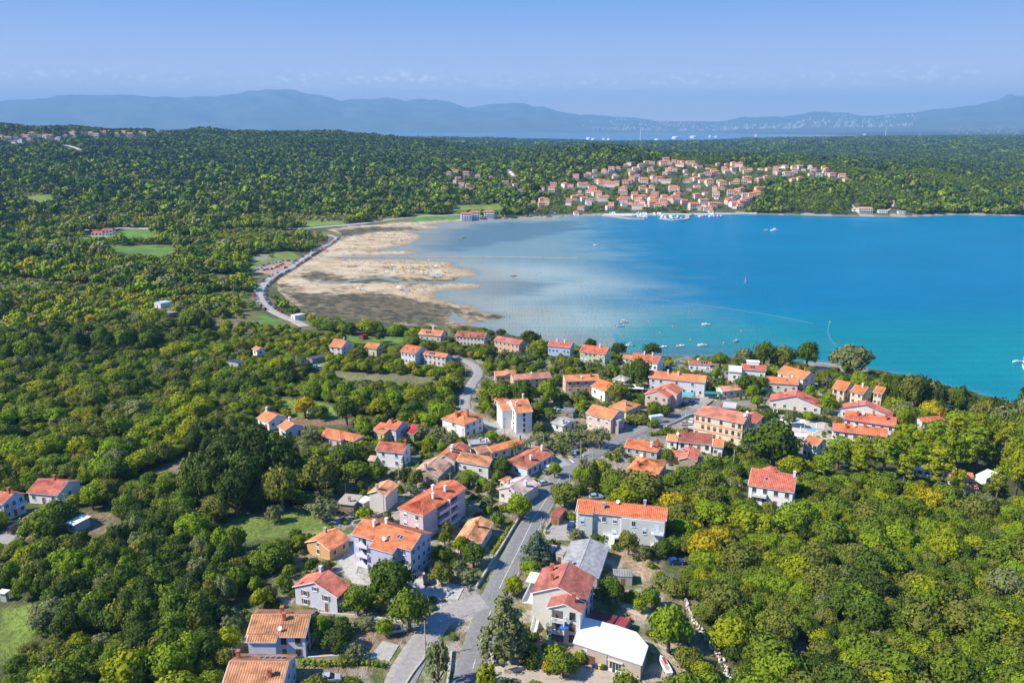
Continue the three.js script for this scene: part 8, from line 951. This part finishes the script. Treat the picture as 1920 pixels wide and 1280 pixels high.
{
  const q = mulberry(404), bands = [[100, 430, 3.5], [430, 900, 5.4], [900, 1900, 6.8], [1900, 3700, 9.6], [3700, 7200, 21]];
  for (const [r0, r1, cell] of bands) {
    const X = Math.ceil(r1 * 0.85 / cell);
    for (let i = -X; i <= X; i++) for (let j = 0; j <= r1 / cell; j++) {
      const x = (i + q()) * cell, z = -(j + q()) * cell, rr = Math.hypot(x, z), a = q(), b = q(), c = q(), e = q(); if (rr < r0 || rr > r1 || Math.abs(x / z) > 0.74) continue;
      const y = height(x, z); if (y < 0.6) continue; const pr = project(x, y, z); if (pr[0] < -160 || pr[0] > 2080 || pr[1] > 1420) continue;
      const bd = rr < 1900 ? sdf(BASIN, x, z) : 99; if (bd < 4) continue; if (bd < 22 && z < -600 && x < 240 && a < 0.7) continue;
      let k = 'broadleaf', r = cell * (0.57 + 0.42 * b * b), h = 0.78 + 0.34 * c, p = 1, tones; const w = fbm(x / 70, z / 70, 3), w2 = fbm(x / 190 + 30, z / 190, 3);
      const shoreWood = rr < 800 && (sdf(SHOREWOOD, x, z) < 0 || (e > 0.5 && sdf(SHORETREES, x, z) < 0)), pineWood = rr < 800 && sdf(PINEWOOD, x, z) < 0, village = !shoreWood && !pineWood && rr < 620 && sdf(VILLAGE, x, z) < 0;
      if (rr < 2300 && OPEN.some((o) => sdf(o, x, z) < 1.5)) { if (a > 0.035) continue; k = 'bush'; r *= 0.5; }
      if (pineWood) { k = a < 0.8 ? 'pine' : 'broadleaf'; r = 2.4 + b * 1.2; h = 1.0 + 0.35 * c; tones = [['bright green', 3], ['yellow-green', 4], ['mid green', 0.8]]; }
      else if (shoreWood) { k = a < 0.5 ? 'domed' : 'broadleaf'; r = 3.6 + b * 1.6; h = 1.5 + 0.6 * c; tones = [['dark green', 4], ['deep green', 3], ['olive green', 2], ['grey-green', 1.5]]; }
      else if (village) { if (a > 0.85) continue; k = pick(b, [['broadleaf', 3], ['bush', 4], ['olive', 2]]); r = k === 'bush' ? 0.8 + c * 1.0 : 1.3 + c * 1.4; h = 0.9 + 0.3 * e; tones = k === 'olive' ? [['grey-green', 1]] : [['deep green', 3], ['mid green', 4], ['bright green', 3], ['yellow-green', 1.4], ['olive green', 2]]; }
      else if (rr < 1500 && SCRUB.some((s) => sdf(s, x, z) + w * 10 < 0)) { k = a < 0.72 ? 'bush' : 'broadleaf'; r = (k === 'bush' ? 1.3 + b * 1.2 : 2.2 + b) * (rr > 500 ? 1.25 : 1); h = 0.9; tones = [['yellow-green', 5], ['olive green', 4], ['mid green', 2], ['bright green', 2.5], ['grey-green', 0.8], ['yellowing', 0.5], ['brownish', 0.2]]; }
      else if (rr < 900 && DARKWOOD.some((s) => sdf(s, x, z) + w * 20 < 0)) { r = cell * (0.62 + 0.3 * b); h = 1.1 + 0.35 * c; tones = [['dark green', 3], ['deep green', 3.5], ['mid green', 1.6], ['olive green', 1], ['grey-green', 0.5], ['bright green', 0.4]]; }
      else {
        const bright = clamp(0.5 + w * 1.1 + (x > 60 && rr < 420 ? 0.10 : 0), 0, 1), far = sstep(500, 1500, rr);
        tones = [['dark green', (1 - bright) * 0.8 + far * 0.6], ['deep green', 1.5 - bright * 0.6 + far * 0.5], ['mid green', 1.8], ['bright green', 1.7 * bright], ['olive green', 1.6], ['grey-green', 0.5], ['yellow-green', 0.25 + bright * 1.7 * (1 - far * 0.4)], ['yellowing', bright * 0.16 * (1 - far * 0.6)], ['brownish', 0.025]]; if (b > 0.88) r *= 1.35; for (const t of tones) if (t[0] === (['deep green', 'mid green', 'bright green', 'olive green', 'yellow-green'][Math.floor(clamp(0.5 + 0.75 * fbm(x / 24 + 50, z / 24, 2), 0, 0.99) * 5)])) t[1] *= 2.3;
        if (rr > 700 && rr < 1500 && w2 > 0.12 && x < 0) { if (a < 0.5) { k = 'bush'; r *= 0.8; } }
        const op = openness(x, z, rr); if (op > 0.4) { if (a > 0.8) continue; k = a < 0.68 ? 'bush' : 'broadleaf'; r = (k === 'bush' ? 1.2 + b * 1.3 : 1.8 + b) * (rr > 700 ? 1.3 : 1); h = 0.9; tones = [['yellow-green', 4], ['olive green', 4], ['mid green', 2], ['bright green', 2.5], ['grey-green', 0.8], ['yellowing', 0.5]]; }
        if (rr < 1900 && c > 0.5) k = 'domed';
        if (x > 250 && rr > 1000 && rr < 2000 && w2 > -0.1) { k = 'pine'; r = 3.4 + b * 1.4; h = 0.62; tones = [['deep green', 3], ['mid green', 2], ['dark green', 2]]; }
      }
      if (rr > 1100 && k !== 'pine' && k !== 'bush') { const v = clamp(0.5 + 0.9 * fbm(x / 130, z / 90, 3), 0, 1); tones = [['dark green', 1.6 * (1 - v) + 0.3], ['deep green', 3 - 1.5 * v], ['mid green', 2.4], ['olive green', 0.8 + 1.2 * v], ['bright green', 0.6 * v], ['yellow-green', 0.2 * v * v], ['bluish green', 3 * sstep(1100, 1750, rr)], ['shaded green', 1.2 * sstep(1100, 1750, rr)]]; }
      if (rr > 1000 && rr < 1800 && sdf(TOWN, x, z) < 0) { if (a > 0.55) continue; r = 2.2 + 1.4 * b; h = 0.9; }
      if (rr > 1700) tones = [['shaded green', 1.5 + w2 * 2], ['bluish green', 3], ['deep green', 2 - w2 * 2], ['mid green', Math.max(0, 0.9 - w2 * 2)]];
      if (rr > 1900) { r = cell * (0.56 + 0.28 * b); h = 0.55 + 0.25 * c; if (k === 'pine') k = 'broadleaf'; }
      if (rr > 3700) h = 0.45 + 0.25 * c;
      const hh = r * h * (k === 'pine' ? 3.6 : k === 'bush' ? 1.15 : k === 'domed' ? 1.45 : 1.85);
      if (rr < 2300 && blocked(x, z, k === 'bush' ? r * 0.7 : r * 0.55)) continue;
      if (rr < 3300 && hides(x, y, z, r, hh)) continue;
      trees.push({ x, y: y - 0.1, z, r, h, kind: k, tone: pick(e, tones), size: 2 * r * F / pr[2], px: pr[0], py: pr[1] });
    }
  }
}
{ const q = mulberry(515); for (let i = -130; i < 130; i++) for (let j = 40; j < 200; j++) { const x = (i + q()) * 2.6, z = -(j + q()) * 2.6, a = q(), b = q(), c = q(); if (a > 0.42 || Math.abs(x / z) > 0.7 || sdf(VILLAGE, x, z) > 0) continue; const r = 0.45 + 0.5 * b, y = height(x, z); if (y < 0.7 || sdf(BASIN, x, z) < 6 || blocked(x, z, r * 0.5) || hides(x, y, z, r, r)) continue; const pr = project(x, y, z); trees.push({ x, y, z, r, h: 0.85 + 0.4 * c, kind: 'bush', tone: pick(c, [['mid green', 3], ['bright green', 3], ['yellow-green', 1.5], ['deep green', 2], ['grey-green', 1], ['olive green', 1.5]]), size: 0, px: pr[0], py: pr[1] }); } }
// the 300 largest in the picture are things of their own; the rest stand in woods
{
  const shows = (t) => t.px > -40 && t.px < 1960 && t.py < 1330 && t.py > 200, named = trees.filter((t) => t.hint !== undefined || shows(t)).sort((a, b) => b.size - a.size).slice(0, 300), set = new Set(named), q = mulberry(808), proto = {}, nameOf = { broadleaf: 'broadleaf_tree', domed: 'domed_tree', bush: 'bush', olive: 'olive_tree', pine: 'pine_tree', cypress: 'cypress_tree', cedar: 'conifer_tree', palm: 'palm_tree' }, word = { broadleaf: 'broadleaf tree', domed: 'wide domed tree', bush: 'bush', olive: 'olive tree', pine: 'umbrella pine', cypress: 'slender cypress', cedar: 'conifer', palm: 'palm' };
  const count = new Map();
  const where = (t) => { if (t.hint) return t.hint; let best = null, bd = 170; for (const [hx, hy, ref] of houses) { const d = Math.hypot(hx - t.px, (hy - t.py) * 1.3); if (d < bd) { bd = d; best = [hx, hy, ref]; } } if (best) { const dx = t.px - best[0], dy = t.py - best[1]; return (Math.abs(dx) > Math.abs(dy) * 0.8 ? (dx < 0 ? 'left of the ' : 'right of the ') : dy < 0 ? 'behind the ' : 'in front of the ') + best[2]; } return 'in the ' + (t.px < 200 ? 'far left wood' : t.px < 480 ? 'left wood' : t.px < 1000 ? 'middle shrubs' : t.px < 1550 ? 'right-hand wood' : 'far right wood') + (t.py > 1180 ? ' at the bottom edge' : t.py > 1060 ? ', lower part' : t.py > 940 ? ', middle part' : ', upper part'); };
  for (const t of named) t.label = t.tone + ' ' + (t.size > 75 && t.kind !== 'cedar' ? 'large ' : t.size < 42 && t.hint === undefined ? 'small ' : '') + word[t.kind] + ' ' + where(t);
  for (const t of named) count.set(t.label, (count.get(t.label) ?? 0) + 1);
  for (const t of named) {
    const v = Math.floor(q() * 3), key = t.kind + v; let o;
    if (!proto[key]) { o = proto[key] = new THREE.Group(); o.name = nameOf[t.kind]; mesh('trunk', KIND[t.kind].trunk, barkM, o); mesh(t.kind === 'bush' ? 'foliage' : 'crown', KIND[t.kind].hi[v], toneM[t.tone], o); }
    const c = proto[key].clone(); c.name = numbered(nameOf[t.kind]); c.children[1].material = toneM[t.tone]; scene.add(c); c.position.set(t.x, t.y, t.z); c.rotation.y = q() * 6.28; c.scale.set(t.r, t.r * t.h, t.r); tag(c, t.label, t.kind === 'bush' ? 'bush' : 'tree', count.get(t.label) > 1 ? t.label : undefined);
  }
  const groups = new Map(), white = leafM([1, 1, 1]);
  for (const t of trees) { if (set.has(t)) continue; const d = Math.hypot(t.x, t.z), lod = d < 520 ? 'hi' : d < 1050 ? 'mid' : 'lo', n = KIND[t.kind][lod].length, v = Math.floor(q() * n), key = [t.kind, lod, v].join(); if (!groups.has(key)) groups.set(key, []); groups.get(key).push(t); }
  const m4 = new THREE.Matrix4(), qq = new THREE.Quaternion(), Y = new THREE.Vector3(0, 1, 0), cc = new THREE.Color();
  const farL = leafM([1, 1, 1]); farL.transmission = 0; let total = 0;
  for (const [key, list] of groups) {
    const [k, lod, v] = key.split(','), g = KIND[k][lod][+v], im = new THREE.InstancedMesh(g, lod === 'hi' ? white : farL, list.length); total += list.length;
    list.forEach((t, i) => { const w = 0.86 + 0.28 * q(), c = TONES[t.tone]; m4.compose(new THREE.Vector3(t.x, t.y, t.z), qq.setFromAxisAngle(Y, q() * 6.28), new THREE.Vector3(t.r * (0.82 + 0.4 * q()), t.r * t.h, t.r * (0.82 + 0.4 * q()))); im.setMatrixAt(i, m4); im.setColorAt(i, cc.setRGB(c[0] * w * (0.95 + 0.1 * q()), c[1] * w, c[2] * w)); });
    im.castShadow = im.receiveShadow = true; im.name = numbered(k === 'bush' ? 'scrub' : 'woodland'); scene.add(im);
    im.userData = { kind: 'stuff', label: 'mass of ' + { hi: 'near', mid: 'middle-distance', lo: 'far' }[lod] + ' ' + (k === 'bush' ? 'scrub bushes' : k === 'pine' ? 'pines' : k === 'olive' ? 'olive trees' : k === 'domed' ? 'wide-domed trees' : 'broadleaf trees') + ' over the ' + { hi: 'slopes round the village', mid: 'plain behind the marsh', lo: 'hills beyond the bay' }[lod], category: k === 'bush' ? 'scrub' : 'wood' };
  }
  if (typeof console !== 'undefined') console.log('trees', trees.length, 'instanced', total, 'groups', groups.size);
}
{ // things that share a description are told apart by their order in the picture
  const same = new Map(); for (const o of scene.children) if (o.userData.category && o.userData.kind !== 'stuff') { const k = o.userData.label; if (!same.has(k)) same.set(k, []); same.get(k).push(o); }
  const nth = ['first', 'second', 'third', 'fourth', 'fifth', 'sixth', 'seventh', 'eighth', 'ninth', 'tenth', 'eleventh', 'twelfth', 'thirteenth', 'fourteenth', 'fifteenth', 'sixteenth', 'seventeenth', 'eighteenth', 'nineteenth', 'twentieth', 'twenty-first', 'twenty-second', 'twenty-third', 'twenty-fourth', 'twenty-fifth', 'twenty-sixth'];
  for (const [label, list] of same) { if (list.length < 2) { if (list[0].userData.group === label) delete list[0].userData.group; continue; } if (list.length > 26 || label.split(' ').length > 13) continue;
    list.sort((a, b) => project(a.position.x, a.position.y, a.position.z)[0] - project(b.position.x, b.position.y, b.position.z)[0]).forEach((o, i) => { o.userData.label = label + ', ' + (list.length === 2 ? ['left of two', 'right of two'][i] : nth[i] + ' from left'); o.userData.group ??= label; }); }
}
scene.updateMatrixWorld(true);
renderer.render(scene, camera);
